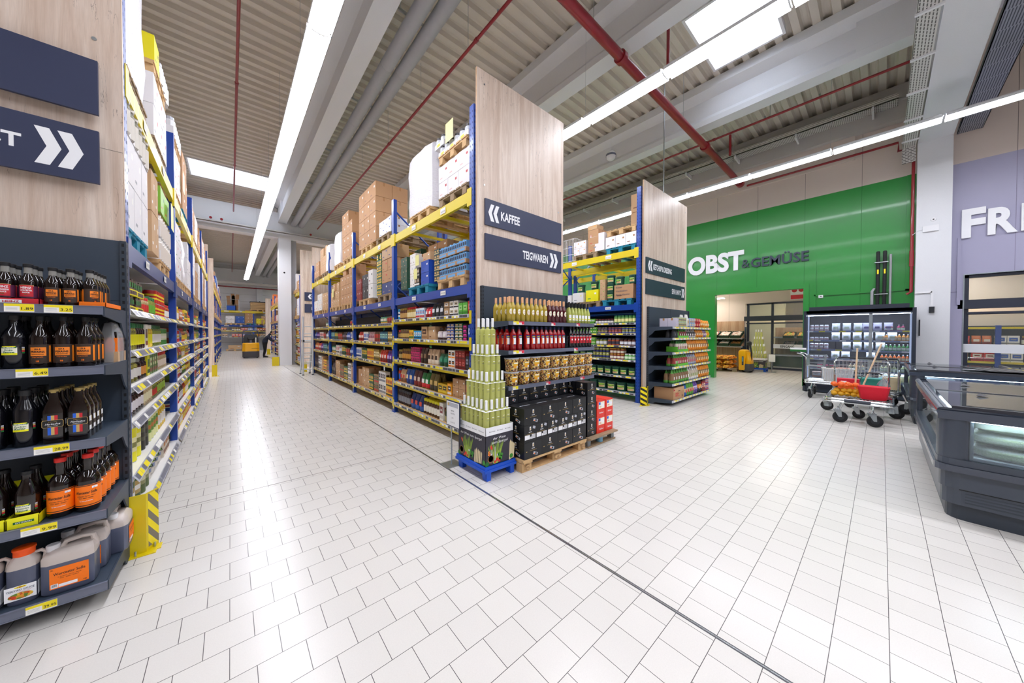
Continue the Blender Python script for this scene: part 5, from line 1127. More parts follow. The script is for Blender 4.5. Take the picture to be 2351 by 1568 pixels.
# ================================================================ mustard-rack end shelving with dried fruit and nuts
Z2=[1.745,1.5,1.185,.865,.495,.13]
gondola(7.2,9.56,3.53,2.965,Z2,'dark end shelving with nuts and dried fruit under the KETCHUP & DRESSING sign',2.215,rail='rail_clear',tags=[[(7.23+.19*k+.05*(k==0),.1 if k%3 else .16,None,'tag_yellow') for k in range(12)] for _ in Z2])
FG=FR('x',2.985,1)
bags=[ # x0, n, spec
 (0,7.42,1,('carton','snack_carton',.16,.18,.2,'#c9c3d2','#8a7f90','#e38a1f','white and lilac carton')),
 (0,7.62,4,('can','cereal_cup',.095,.09,.11,'#a9b98f','#c9a25a','#2f6a8a','green and brown cup'),2),
 (0,8.02,1,('bag','snack_bag',.16,.1,.3,'#e9e6df','#f4f2ee','#c9a977','white bag')),
 (0,8.2,3,('pack','cereal_pack',.1,.09,.11,'#8aa9cf','#e6d9c0','#c98a3a','pale blue pack'),2),
 (0,8.52,3,('pack','cereal_pack',.11,.09,.11,'#cf2e35','#e9c3a0','#8a1f22','red pack'),2),
 (0,8.88,2,('bag','snack_bag',.12,.09,.2,'#f0901c','#e9b06a','#f6e2b0','orange bag')),
 (0,9.14,3,('bag','snack_bag',.12,.09,.19,'#f39a1f','#dba05a','#fbe9c0','bright orange bag')),
 (1,7.34,2,('film','nut_bag',.11,.1,.24,'#3b3d42','#2c2e33','#5f6167','black clear bag')),
 (1,7.62,4,('film','nut_bag',.1,.09,.23,'#4d9a3a','#7a2f30','#e9e6df','green topped red bag')),
 (1,8.05,4,('film','nut_bag',.13,.1,.26,'#c9c3bd','#3f3438','#efece6','silver topped dark bag')),
 (1,8.62,4,('bag','snack_bag',.11,.09,.23,'#f0901c','#c98a4a','#f6e2b0','orange bag')),
 (1,9.08,2,('bag','snack_bag',.12,.09,.22,'#a08ab0','#8f5a70','#f3e9ef','lilac bag')),
 (1,9.33,2,('bag','snack_bag',.1,.09,.24,'#ece21f','#e9a02a','#f39a1f','yellow bag')),
 (2,7.52,6,('film','nut_bag',.09,.1,.25,'#3d8a33','#d9c9bd','#8a4a2a','green topped white bag')),
 (2,8.12,4,('bag','snack_bag',.12,.09,.28,'#e98a1f','#b98a5a','#f6e2b0','tall orange bag')),
 (2,8.66,6,('bag','snack_bag',.11,.09,.27,'#f0951c','#b07a4a','#f9e9c8','broad orange bag')),
 (2,9.38,1,('bag','snack_bag',.12,.09,.28,'#8a6a3a','#5a3f2a','#f3a92f','brown and orange bag')),
 (3,7.4,7,('film','nut_bag',.095,.1,.25,'#59a83f','#a8453f','#eeeae4','green topped pink bag')),
 (3,8.1,5,('film','nut_bag',.1,.1,.24,'#a9b4c9','#b09a86','#d93a7a','pale blue clear bag')),
 (3,8.64,7,('bag','snack_bag',.115,.09,.25,'#f0901c','#a87a4a','#f6dca0','orange nut bag')),
 (4,7.3,7,('film','nut_bag',.12,.11,.29,'#57a63d','#8a6a4a','#e9e9e0','green and brown nut bag')),
 (4,8.18,5,('film','nut_bag',.115,.1,.3,'#dfdcd8','#cfc2ae','#8ab04a','silver white bag')),
 (4,8.78,6,('bag','snack_bag',.12,.09,.29,'#e88f24','#8f7550','#f4e2c0','orange brown bag')),
 (5,7.96,1,('bag','chips_bag',.13,.09,.27,'#2a66b8','#d9c7a0','#e0353a','blue footed cream bag')),
 (5,8.1,3,('bag','chips_bag',.13,.09,.28,'#5aa53c','#c9b48f','#dd3a35','green footed cream bag')),
 (5,8.5,2,('bag','chips_bag',.12,.09,.28,'#6a4aa0','#e6dfe9','#7a5ab0','violet bag')),
 (5,8.78,2,('bag','chips_bag',.12,.09,.3,'#2b2526','#f0901c','#f6e6c0','black and orange bag')),
 (5,9.05,2,('pack','cereal_pack',.1,.09,.24,'#a8322f','#e9d8c0','#6a2a28','dark red pack')),
 (5,9.27,2,('pack','cereal_pack',.11,.09,.15,'#6a3a8f','#e9c7b0','#c93a35','violet pack'),2)]
nm=('top','second','third','fourth','fifth','lowest')
for q in bags:
    s,x,n,spec=q[:4]; nz=q[4] if len(q)>4 else 1
    if s and spec[4]*nz>Z2[s-1]-Z2[s]-.05: spec=spec[:4]+(round((Z2[s-1]-Z2[s]-.05)/nz,3),)+spec[5:]
    facing(FG,x,Z2[s],.01,spec,n,'on %s shelf under the KETCHUP & DRESSING sign'%nm[s],nd=2,nz=nz,gap=.012,jit=.06,cat=spec[1].split('_')[-1])
for s,x0,x1,y in ((1,7.55,8.1,3),(2,7.5,8.1,3),(3,7.5,8.1,3)):
    b=MB(); b.box(0,x1-x0,0,.004,0,.05,cm('#6cc83c')); b.box(0,.004,0,.25,0,.12,cm('#6cc83c')); b.box(0,x1-x0,0,.25,0,.003,cm('#6cc83c')); b.build('display_tray',None,(x0,2.982,Z2[s]),label='bright green cardboard tray front on the %s nut shelf'%nm[s],cat='tray')
o=thing('storage_carton','brown carton with red print and lid flap on the lowest nut shelf','carton',(7.62,3.12,Z2[5]),0); b=MB(); b.box(-.3,.28,-.13,.3,0,.26,'carton'); b.build('body',o)
b=MB(); b.quad((-.3,-.1307,.17),(.28,-.1307,.17),(.25,-.1307,.26),(-.3,-.1307,.26),'carton_light'); b.box(-.05,.06,-.1315,-.1305,.17,.185,'ink'); b.quad((-.29,-.132,.19),(-.22,-.132,.21),(-.29,-.132,.25),(-.295,-.132,.22),'lab_red')
for k,f in enumerate((.16,.2,.13,.22)): b.quad((-.2,-.132,.13-.022*k),(-.2+f,-.132,.13-.022*k),(-.2+f,-.132,.142-.022*k),(-.2,-.132,.142-.022*k),'lab_red')
for k in range(8): b.quad((.14+.011*k,-.132,.03),(.146+.011*k,-.132,.03),(.146+.011*k,-.132,.08),(.14+.011*k,-.132,.08),'carton_dark')
b.build('print',o)
# ================================================================ stock on the racks
speckled('olives','#8f8a3a #a39a45 #77722c #b0a552 #5f5d22'.split(),40,.2)
speckled('pickles','#7d8a35 #93993f #5f6d28 #b3b25a #6b7a2e'.split(),35,.2)
speckled('dark_olives','#2b1a1c #3a2426 #1d1214 #4a2d2c'.split(),40,.2)
speckled('corn','#d9b02a #e6c23a #c99a1f #efd257'.split(),60,.2)
speckled('mushroom','#c9b48a #b39a6c #ddcba2 #8f7a4f'.split(),35,.2)
speckled('salsa','#b0341c #c9491f #8a2412 #d8702c'.split(),50,.25)
speckled('mix_print','#c9302a #e9c23a #2f7a3a #efe9dc #274f9c #e07a28'.split(),22)
ORD={6:('top','second','third','fourth','fifth','lowest'),5:('top','second','third','fourth','lowest'),4:('top','second','third','lowest')}
def grow(spec,nz,gap):
    """fit the pack height to the shelf above it"""
    f=max(.8,min(1.4,.84*gap/(spec[4]*nz)))
    return spec[:4]+(round(spec[4]*f,3),)+spec[5:]
def row(fr,u0,z,d,n_where,seq,nd=2,umax=99,gap=None):
    u=u0
    for q in seq:
        spec,n=q[0],q[1]; nz=q[2] if len(q)>2 else 1
        if gap: spec=grow(spec,nz,gap)
        w=spec[2]
        while n>0 and u+n*(w+.005)>umax: n-=1
        if n<=0: break
        u=facing(fr,u,z,d,spec,n,n_where,nd=nd,nz=nz,gap=.005,jit=.06,cat=spec[1].split('_')[-1])
        u+=R.uniform(.005,.03)
    return u
J=lambda k,n,w,d,h,a,b,c,t:(k,n,w,d,h,a,b,c,t)
PJ='pickle_jar';OT='olive_tin'
L1=[
 [(J('can',OT,.1,.1,.2,'#dfe3c0','#3f7a35','#f4f3ee','green and white tall tin'),2),(J('tray','preserve_tray',.3,.3,.1,'dark_olives','#efe01f','#2a7a3a','yellow tray of dark jars'),2,2),(J('jar',PJ,.085,.085,.12,'mushroom','#cf3a35','#d8353a','red labelled pale jar'),3),(J('jar',PJ,.09,.09,.14,'pickles','#6ab03a','#1f6a35','green lidded mixed jar'),4),(J('can',OT,.1,.1,.12,'#c9302a','#efcf2a','#b8241f','red and yellow tin'),6,2),(J('jar',PJ,.09,.09,.13,'salsa','#f2efe6','#c92a2a','red salad jar'),4)],
 [(J('jar',PJ,.083,.083,.245,'olives','#ece523','#1f6a35','tall green olive jar with yellow label'),6),(J('jar',PJ,.083,.083,.24,'dark_olives','#ece523','#1f5a30','tall black olive jar with yellow label'),4),(J('pack','olive_pack',.09,.06,.24,'#efe9dc','#5a4a35','#8a3a2a','spotted carton'),1),(J('jar',PJ,.09,.09,.17,'corn','#ece523','#efe9dc','yellow pickle jar'),3),(J('jar',PJ,.085,.085,.19,'pickles','#efeae6','#2a5a30','green jar with pale label'),6),(J('can',OT,.1,.1,.14,'#3a7a35','#dfe3c0','#efe9dc','green tin'),4)],
 [(J('jar','olive_glass',.14,.14,.25,'olives','#efece6','#cfd6c0','big round green olive glass'),4),(J('jar','olive_glass',.13,.13,.24,'dark_olives','#efece6','#9a9a92','big round black olive glass'),1),(J('jar','olive_glass',.1,.1,.23,'dark_olives','#e59a4a','#2a2326','dark glass with orange label'),2),(J('pack','olive_pack',.1,.07,.25,'#ece523','#3f7a35','#2a5a2a','yellow green carton'),1),(J('pack','olive_pack',.12,.08,.26,'#4f7a2a','#d9e3b0','#8a4a2a','olive green tall pack'),4),(J('jar',PJ,.1,.1,.2,'mushroom','#efe0d0','#c9302a','pale mushroom jar'),6)],
 [(J('jar','olive_glass',.12,.12,.25,'olives','#ece523','#3a7a35','green olive glass with yellow label'),2),(J('jar','olive_glass',.105,.105,.25,'dark_olives','#eeeaf0','#2a2326','purple olive glass with white label'),5),(J('jar','olive_glass',.1,.1,.24,'mushroom','#efe9c0','#d8a03a','pale bean glass'),4),(J('bottle','oil_bottle',.06,.06,.24,'pickles','#c9302a','#1f5a30','slim green bottle'),4),(J('jar','olive_glass',.11,.11,.22,'olives','#9ac23a','#2a5a30','olive glass with lime label'),5)],
 [(J('can','big_tin',.17,.17,.26,'#ece523','#efe9b0','#8a8a4a','large yellow and cream olive tin'),4),(J('can','big_tin',.15,.15,.25,'#2a2a26','#5a5a4a','#3a3a32','large dark tin'),2),(J('can','big_tin',.13,.13,.25,'#dfe3a0','#6a9a3a','#c9803a','large pale green tin'),4),(J('jar','olive_glass',.12,.12,.2,'corn','#efece6','#c9c9c0','yellow pepper glass'),4)],
 [(J('can','big_tin',.22,.22,.24,'#3f5a2a','#b59a5a','#efece6','very large dark green tin'),3),(J('can','big_tin',.16,.16,.22,'#5a6a3a','#9a9a6a','#dfe0c0','large olive drab tin'),2),(J('bucket','white_bucket',.2,.2,.22,'#efece6','#dfd6c0','#8a9ac0','white bucket'),4),(J('pack','olive_pack',.14,.1,.24,'#e9e0cf','#c9803a','#8a5a3a','cream carton with nuts'),3)]]
bay=('nearest','second','third','farthest')
for s,seq in enumerate(L1):
    row(FL,3.76,ZW[s]-.003,.045,'on %s shelf, nearest pickle rack bay'%ORD[6][s],seq,nd=3 if s<4 else 2,umax=6.42,gap=(2.13-ZW[0] if s==0 else ZW[s-1]-ZW[s]-.05))
PALJ=[J('jar',PJ,.09,.09,.16,'pickles','#efe9dc','#c9302a','green pickle jar with red lid'),J('jar',PJ,.1,.1,.15,'salsa','#efcf2a','#2a5ab0','red sauce jar with blue lid'),J('jar','olive_glass',.12,.12,.19,'dark_olives','#dfe0e6','#3a3a3a','dark olive glass with grey label'),J('can','food_tin',.1,.1,.13,'#c9302a','#efe9dc','#efcf2a','red tin with white band'),J('can','food_tin',.1,.1,.12,'#e07a28','#efe9dc','#274f9c','orange tin with white band'),J('can','food_tin',.11,.11,.14,'#274f9c','#efe9dc','#c9302a','blue tin with white band'),J('pack','food_pack',.11,.08,.17,'#efcf2a','#2a5a30','#c9302a','yellow food pack'),J('jar','olive_glass',.11,.11,.18,'olives','#9ac23a','#1f6a35','olive glass with lime green label'),J('bottle','oil_bottle',.07,.07,.2,'salsa','#efcf2a','#c9302a','red sauce bottle'),J('jar',PJ,.1,.1,.17,'corn','#efece6','#efcf2a','yellow corn jar'),J('pouch','food_bag',.12,.08,.17,'#c9302a','#efe9dc','#2a5a30','red food bag'),J('pack','food_pack',.12,.09,.15,'#d8702c','#efe9dc','#7a2a1a','orange food pack'),J('can','food_tin',.12,.12,.18,'#3a7a35','#ece523','#efe9dc','green tin with yellow band'),J('jar','olive_glass',.13,.13,.19,'mushroom','#efcf2a','#3a5a30','pale glass with yellow label'),J('pouch','food_bag',.13,.09,.16,'#2a6ad0','#efe9dc','#1a3a8a','blue food bag')]
def autofill(fr,u0,u1,z,d,h,where,pal,n,nd=1,two=.35):
    u=u0; use=R.sample(pal,min(len(pal),n+4)); rem=n
    for sp in use:
        if rem<=0 or u1-u<sp[2]: break
        tgt=(u1-u)/rem; k=max(1,int(min(u1-u,tgt*R.uniform(.8,1.2))/(sp[2]+.006)))
        nz=2 if sp[4]*2<h and R.random()<two and sp[0] in('can','pack','brick','carton','tray') else 1
        sp=grow(sp,nz,h*(.95 if nz==1 else .98)) if sp[4]*nz<h else sp
        if sp[4]*nz>h: continue
        u=facing(fr,u,z,d,sp,k,where,nd=nd,nz=nz,gap=.006,jit=.06,cat=sp[1].split('_')[-1])+R.uniform(.01,.05); rem-=1
for bi in (1,2,3):
    for s,z in enumerate(ZW):
        h=(2.12-z if s==0 else ZW[s-1]-z)-.05
        autofill(FL,UPS[bi]+.07,UPS[bi+1]-.07,z-.003,.045,h,'on %s shelf, %s pickle rack bay'%(ORD[6][s],bay[bi]),PALJ,7-bi,nd=2 if bi==1 else 1)
# coffee rack
C1=[
 [(J('pack','coffee_pack',.1,.13,.14,'#c9352a','#e9a090','#8a1f1a','red pack'),1),(J('pack','coffee_pack',.11,.12,.13,'#5ab03a','#a0d080','#3a8a2a','green pack'),2),(J('pack','coffee_carton',.12,.16,.12,'#efece8','#b9a98a','#2a2326','white pack with dark emblem'),2,2),(J('pack','coffee_carton',.14,.16,.13,'#b8936a','#efece8','#6a4a2a','brown carton with label'),1,2),(J('pouch','coffee_bag',.13,.08,.18,'#1f2024','#dfe0e6','#34363c','black and silver bag'),3),(J('pouch','coffee_bag',.11,.08,.13,'#d8242f','#efece8','#a01a22','red and white bag'),2),(J('pack','coffee_pack',.08,.07,.13,'#dfe6ef','#5aa0d8','#d8303a','white and blue pack'),4),(J('jar','coffee_jar',.075,.075,.16,'#b08a3a','#efe0b0','#d8242f','gold jar with red lid'),5),(J('jar','coffee_jar',.075,.075,.16,'#5a3320','#c9a060','#b5923a','brown jar'),4),(J('can','coffee_tin',.085,.085,.19,'#2a9ad8','#efece8','#1a4a9a','cyan tin'),2),(J('pack','coffee_pack',.08,.07,.12,'#b8242f','#efd0c0','#1f2024','dark red pack'),2)],
 [(J('pack','coffee_carton',.1,.16,.2,'#1f4ab0','#dfe6ef','#14307a','blue carton'),1),(J('pack','capsule_box',.1,.14,.062,'#1f2024','#e8309a','#e8309a','black and pink box'),1,4),(J('pack','capsule_box',.1,.14,.062,'#1f5a4a','#c9a04a','#efece8','green and gold box'),2,5),(J('pack','capsule_box',.1,.14,.062,'#243a8a','#c9a04a','#efece8','navy and gold box'),2,5),(J('film','coffee_bag',.16,.1,.14,'#3a2326','#cfc3c9','#efece8','dark clear bag'),2),(J('carton','bean_carton',.26,.3,.2,'carton_light','tag_white','#7a4a2a','open brown carton'),1),(J('pack','coffee_carton',.22,.2,.16,'#c09a70','#4a2a1a','#a87a50','brown carton with dark print'),1),(J('pack','coffee_pack',.07,.08,.11,'#2aa0d8','#efece8','#14507a','light blue pack'),4),(J('pack','coffee_pack',.09,.08,.12,'#e9c02a','#c96a2a','#2a7a3a','yellow tray pack'),2,1),(J('jar','coffee_jar',.08,.08,.13,'#6a4a30','#c9a860','#8a7040','bronze coffee jar'),5),(J('jar','coffee_jar',.08,.08,.12,'#4a2a20','#b58a50','#c9303a','brown coffee jar with red lid'),3)],
 [(J('pack','coffee_pack',.08,.12,.14,'#1f2024','#8a8a92','#3a3a42','black pack'),2),(J('pack','coffee_pack',.085,.12,.13,'#8a1f1a','#c9605a','#5a1210','dark red pack'),3,2),(J('pack','coffee_pack',.09,.13,.155,'#efece8','#1f2024','#ef8a1f','white and orange pack'),2,2),(J('pouch','coffee_bag',.14,.09,.14,'#1f6a4a','#3a8a6a','#174a35','dark green bag'),2),(J('pouch','coffee_bag',.12,.08,.18,'#c9a98a','#3a2a22','#efe0cf','cream and brown bag'),3),(J('pouch','coffee_bag',.12,.08,.2,'#4a3428','#8a6a4a','#2a1c16','dark brown bag'),2),(J('pack','coffee_pack',.07,.1,.09,'#c9286a','#8a1a4a','#5a2326','magenta pack'),5,3),(J('jar','coffee_jar',.075,.075,.16,'#5a3a26','#c9903a','#8a6a2a','amber coffee jar'),5),(J('jar','coffee_jar',.07,.07,.14,'#3a2a1c','#b59a5a','#a88a3a','olive brown coffee jar'),5)],
 [(J('pack','coffee_pack',.08,.08,.2,'#2a1c1c','#c92a2a','#c92a2a','tall black and red pack'),2),(J('carton','bean_carton',.17,.2,.14,'carton','tag_white','#6a4a2a','brown carton'),2,2),(J('pack','coffee_pack',.13,.12,.13,'#efa01f','#3a2a1c','#efece8','orange yellow pack'),1),(J('pack','coffee_pack',.14,.12,.11,'#c9a01f','#2a2326','#efcf2a','gold and black pack'),2),(J('pouch','coffee_bag',.15,.09,.21,'#6a5a2a','#c9a860','#3a3220','olive gold bag'),2),(J('pouch','coffee_bag',.14,.09,.19,'#1f7a3a','#efece8','#d8242f','green and white bag'),2),(J('pouch','coffee_bag',.15,.09,.22,'#5a3036','#c9b0a0','#8a1f1a','maroon bag'),2),(J('pouch','coffee_bag',.15,.09,.22,'#2a5ab0','#efd0a0','#1a3a8a','blue bag'),2),(J('pouch','coffee_bag',.12,.09,.18,'#d8b08a','#c9302a','#8a5a3a','cream and red bag'),2),(J('jar','coffee_jar',.08,.08,.19,'#c9402a','#2a5ab0','#2a6ad0','red jar with blue lid'),4),(J('jar','coffee_jar',.075,.075,.18,'#8a241f','#efd0c0','#2a2326','red jar with black lid'),2)],
 [(J('pack','coffee_pack',.12,.12,.1,'#d84a2a','#efe9dc','#8a2a1a','orange red pack'),2),(J('pouch','coffee_bag',.26,.12,.26,'#8f8548','#3a4a2a','#b5ab6a','large gold bag'),2),(J('pack','coffee_carton',.12,.16,.2,'#efece8','#8a3a3a','#cfc9c0','tall white open carton'),1),(J('jar','coffee_jar',.09,.09,.19,'#5a3a22','#efe9dc','#ece21f','jar with yellow lid'),6),(J('pouch','coffee_bag',.17,.12,.27,'#1f3a7a','#c9402a','#2a5ab0','large blue bag'),3),(J('jar','coffee_jar',.075,.075,.2,'#3a2426','#8a8a92','#4a4a52','dark tall jar'),8)]]
for s,seq in enumerate(C1):
    row(FC,3.74,ZY[s]-.003,.05,'on %s shelf, nearest coffee rack bay'%ORD[5][s],seq,nd=2,umax=6.43,gap=(.27 if s==0 else ZY[s-1]-ZY[s]-.1))
PALC=[J('pouch','coffee_bag',.12,.09,.24,'#2a2326','#8a6a7a','#3a3036','black bag'),J('pouch','coffee_bag',.13,.09,.25,'#6a2a9a','#c9b0d8','#3a1a5a','purple bag'),J('pack','ground_coffee',.08,.06,.22,'#a88a3a','#efe0b0','#5a4a1a','tall gold pack'),J('pack','ground_coffee',.08,.06,.21,'#efece8','#2a5ab0','#1a3a8a','white and blue pack'),J('pack','ground_coffee',.08,.06,.2,'#2a6a8a','#9ad0c0','#1a3a4a','teal pack'),J('pack','ground_coffee',.09,.06,.2,'#efc01f','#c9302a','#8a2a1a','yellow pack'),J('pack','ground_coffee',.09,.06,.2,'#1f5a3a','#efc01f','#123a24','dark green pack'),J('pouch','coffee_bag',.13,.09,.25,'#c9a0a8','#8a3a4a','#efd0d0','pink bag'),J('pouch','coffee_bag',.14,.1,.26,'#b9bcc6','#efefef','#8a8d96','silver bag'),J('pouch','coffee_bag',.13,.09,.25,'#8a7030','#efe0b0','#5a4a1a','gold bag'),J('pouch','coffee_bag',.13,.09,.24,'#d8402a','#efe9dc','#8a1f1a','red bag'),J('pouch','coffee_bag',.13,.09,.24,'#3a6ad0','#dfe6ef','#1f3a8a','blue bag'),J('brick','ground_coffee',.09,.07,.16,'#2a7a4a','#efe9dc','#c9a03a','green brick'),J('brick','ground_coffee',.09,.07,.16,'#6a4a30','#c9302a','#8a2a1a','brown brick'),J('pouch','coffee_bag',.13,.09,.24,'#e98a2a','#efe9dc','#c9302a','orange bag'),J('pack','ground_coffee',.1,.08,.23,'#efece8','#c9302a','#2a2326','white and red pack')]
PALC2=[J('carton','bean_carton',.3,.34,.3,'carton','tag_white','#7a4a2a','brown carton'),J('carton','bean_carton',.26,.3,.26,'carton_light','tag_white','#7a4a2a','light brown carton'),J('pack','ground_coffee',.09,.08,.13,'#1f5a3a','#c9a860','#efc01f','green gold pack'),J('pack','ground_coffee',.1,.08,.14,'#8f7550','#1f5a3a','#c9302a','green and brown pack'),J('pack','ground_coffee',.11,.08,.14,'#efc01f','#c9302a','#2a2326','yellow brown pack'),J('pack','ground_coffee',.1,.1,.25,'#efece8','#2a2326','#8a8a92','tall white pack'),J('pouch','coffee_bag',.13,.09,.27,'#4a3a3a','#8a7a6a','#2a2020','grey brown bag')]
for bi in (1,2,3):
    for s,z in enumerate(ZY2):
        h=(2.1-z if s==0 else ZY2[s-1]-z)-.11
        last=s==3
        autofill(FC,UPS[bi]+.08,UPS[bi+1]-.08,z-.003,.05,h,'on %s shelf, %s coffee rack bay'%(ORD[4][s],bay[bi]),PALC2 if last else PALC,6 if bi<3 else 5,nd=2 if bi==1 and not last else 1,two=1 if last else .3)
# sauce bucket rack (faces the aisle): near u=3.68 is at the right in the picture
GB=J('bucket','sauce_bucket',.21,.21,.2,'#0f4a38','#dfe9b0','#e9b07a','dark green bucket')
GB2=J('bucket','sauce_bucket',.26,.26,.22,'#0f4a38','#dfe9b0','#e9b07a','big dark green bucket')
SG=J('pack','seasoning_box',.12,.12,.09,'#6aae2f','#e9f0c0','#2a8a3a','light green box')
G3=[
 [(J('jar','mustard_jar',.09,.09,.13,'#5a8a3a','#efe9a0','#1f6a35','green jar'),6),(J('jar','mustard_jar',.08,.08,.08,'#2a2326','#efe9e6','#6a1f2a','small dark jar'),6),(J('tray','seasoning_tray',.2,.2,.09,'#6aae2f','#1f5a30','#cfd6e6','green tray'),6)],
 [(J('jar','mustard_jar',.085,.085,.095,'#c9c23a','#2a4ab0','#1f3a8a','yellow jar with blue label'),4,2),(J('jar','mustard_jar',.085,.085,.095,'#d8702c','#2a3a8a','#1f2a6a','orange jar with blue label'),4,2),(J('jar','mustard_jar',.085,.085,.1,'#c9b04a','#3a3a8a','#28307a','pale yellow jar'),3,2),(SG,9,2)],
 [(J('jar','mustard_jar',.1,.1,.12,'#5a2a1c','#dfe0e6','#2a2326','dark jar with white label'),4),(J('jar','mustard_jar',.1,.1,.12,'#b0502a','#3a3a4a','#8a8a92','orange dark jar'),3),(J('jar','mustard_jar',.1,.1,.12,'#8a8a3a','#dfe0e6','#2a3a5a','olive jar with white label'),3),(SG,8,2)],
 [(J('jar','mustard_jar',.09,.09,.14,'#6aae5a','#dff0d0','#efece8','green fresh jar'),3),(J('jar','mustard_jar',.09,.09,.13,'#8a3a1c','#e9e0d0','#c9a03a','brown sauce jar'),4,2),(J('jar','mustard_jar',.09,.09,.13,'#9a9a3a','#28306a','#c9c9a0','olive sauce jar'),5,2),(GB,4),(J('pack','seasoning_box',.09,.06,.2,'#efece8','#6aae5a','#c9403a','white and green pack'),4)],
 [(GB,4),(GB,2),(J('bucket','sauce_bucket',.2,.2,.19,'#1f4ad0','#7a3a2a','#8a4a3a','bucket with blue lid'),2)],
 [(GB2,7)]]
for s,seq in enumerate(G3):
    if s==4: seq=[(GB,6),seq[2]]
    row(F3,3.76,ZG3[s]-.002,.03,'on the %s shelf of the mustard rack'%ORD[6][s],seq,nd=2,umax=6.4,gap=(.27 if s==0 else ZG3[s-1]-ZG3[s]-.06) if s<3 else None)
    autofill(F3,6.57,9.25,ZG3[s]-.002,.03,.2,'on %s shelf, farther mustard rack bay'%ORD[6][s],PALJ,4)
# ---------------------------------------------------------------- goods on pallets
BX={}
def boxes(fr,u,d,z,nu,nz,w,dd,h,c1,c2,c3,name,desc,nd=2,ragged=0,where='',kind='carton'):
    me=item(kind,w,dd,h,c1,c2,c3); lab='%s %s'%(desc,where)
    for k in range(nz):
        for i in range(nu):
            for j in range(nd):
                if ragged and k==nz-1 and R.random()<ragged: continue
                if j>0 and i>0 and k<nz-1 and i<nu-1: continue
                o=place(fr,me,name,u-(nu*w)/2+(i+.5)*w,d+dd*(j+.5),z+k*(h+.001)+.001,lab,'carton' if kind=='carton' else 'pack',lab,.02)
    return lab
def film(fr,u,d,w,dd,z,h,where,tint='film_white'):
    b=MB(); n=20
    loft(b,[(w/2+.01,dd/2+.01,0),(w/2+.025,dd/2+.02,h*.2),(w/2+.005,dd/2+.005,h*.45),(w/2+.02,dd/2+.015,h*.7),(w/2,dd/2,h*.93),(w/2-.08,dd/2-.08,h)],20,MAT[tint],7)
    me=b.mesh('wrapped_load'); rr=random.Random(int(u*100))
    for v in me.vertices: v.co.x+=rr.uniform(-.008,.008); v.co.y+=rr.uniform(-.008,.008)
    return put(me,'wrapped_pallet_load',None,fr.P(u,d+dd/2,z),fr.rz,'white film wrapped load '+where,'pallet load')
m,t_,b_=_pr('film_white'); 
nz_=t_.nodes.new('ShaderNodeTexNoise'); nz_.inputs['Scale'].default_value=7; nz_.inputs['Detail'].default_value=6; nz_.inputs['Distortion'].default_value=2
mpp=t_.nodes.new('ShaderNodeMapping'); mpp.inputs['Scale'].default_value=(1,1,4); tcc=t_.nodes.new('ShaderNodeTexCoord'); t_.links.new(tcc.outputs['Object'],mpp.inputs[0]); t_.links.new(mpp.outputs[0],nz_.inputs['Vector'])
bpp=t_.nodes.new('ShaderNodeBump'); bpp.inputs['Strength'].default_value=.35; bpp.inputs['Distance'].default_value=.05; t_.links.new(nz_.outputs[0],bpp.inputs['Height']); t_.links.new(bpp.outputs[0],b_.inputs['Normal']); b_.inputs['Base Color'].default_value=hexc('#e4e2e8'); b_.inputs['Roughness'].default_value=.25; MAT['film_white']=m
DK,D3=2.283,3.552
PZ=.146
def note(fr,u,d,z,where,s=.14):
    b=MB(); fr.quad(b,u-s/2,u+s/2,d-.012,z,z+s*1.3,cm('#f1eb9a')); me_=b; return b.build('paper_note',label='yellow paper note '+where,cat='note')
# coffee rack, first bay
q='in the nearest coffee rack bay'
pallet(FC,4.25,.6,DK,'light','light pallet under the blue coffee packs on the blue beam')
for k in range(3):
    for i in range(3):
        for j in range(2):
            place(FC,item('tray',.255,.3,.165,'#6aa6d8','#b58a62','#1c2a4a'),'coffee_tray',3.98+.262*i,.02+.15+.31*j,DK+PZ+.168*k,'brown tray of light blue coffee packs on the light pallet','tray','trays of light blue coffee packs')
boxes(FC,4.72,.03,DK+PZ,2,6,.08,.1,.085,'#1f3a35','#b58a4a','#c9b27a','dark_coffee_pack','dark green pack with gold label',2,0,'beside the light blue coffee trays','pack')
pallet(FC,5.35,.6,DK,'blue','blue pallet under the mixed cartons on the blue beam')
boxes(FC,5.12,.02,DK+PZ,1,2,.3,.3,.2,'#1648b0','#efece8','#0e2f80','printed_carton','bright blue carton with white oval',1,0,'on the blue pallet of the coffee rack')
boxes(FC,5.12,.05,DK+PZ+.405,1,1,.28,.25,.14,'carton_light','tag_white','#c9302a','printed_carton','small carton with yellow note',1,0,'on the bright blue cartons')
boxes(FC,5.43,.02,DK+PZ,2,2,.1,.2,.16,'#2a2326','#c9a98a','#efece8','printed_carton','dark upright pack',1,0,'beside the bright blue cartons','pack')
boxes(FC,5.6,.02,DK+PZ,2,3,.12,.28,.2,'#efece8','#b9bcc6','#8a3a2a','printed_carton','white carton',1,0,'on the blue pallet of the coffee rack')
boxes(FC,6.0,.02,DK+PZ,2,4,.14,.28,.2,'#1f4a35','#c9a27a','#b58a62','printed_carton','green and brown upright carton',2,.3,'at the far side of the blue pallet')
boxes(FC,5.3,.35,DK+PZ,2,4,.36,.3,.2,'carton','tag_white','#6a4a2a','brown_carton','brown carton',1,.2,'deep on the blue pallet of the coffee rack')
note(FC,5.35,0,DK+PZ+.35,'on the mixed cartons of the coffee rack'); note(FC,5.42,0,DK+PZ+.12,'on the dark packs of the coffee rack')
pallet(FC,4.2,.6,D3,'old','worn pallet under the white cartons on the yellow beam')
boxes(FC,4.2,.02,D3+PZ,3,2,.29,.38,.25,'white_carton','#b8252a','#d8b0b0','white_carton','white carton with red emblem',2,0,'under the upper light pallet of the coffee rack')
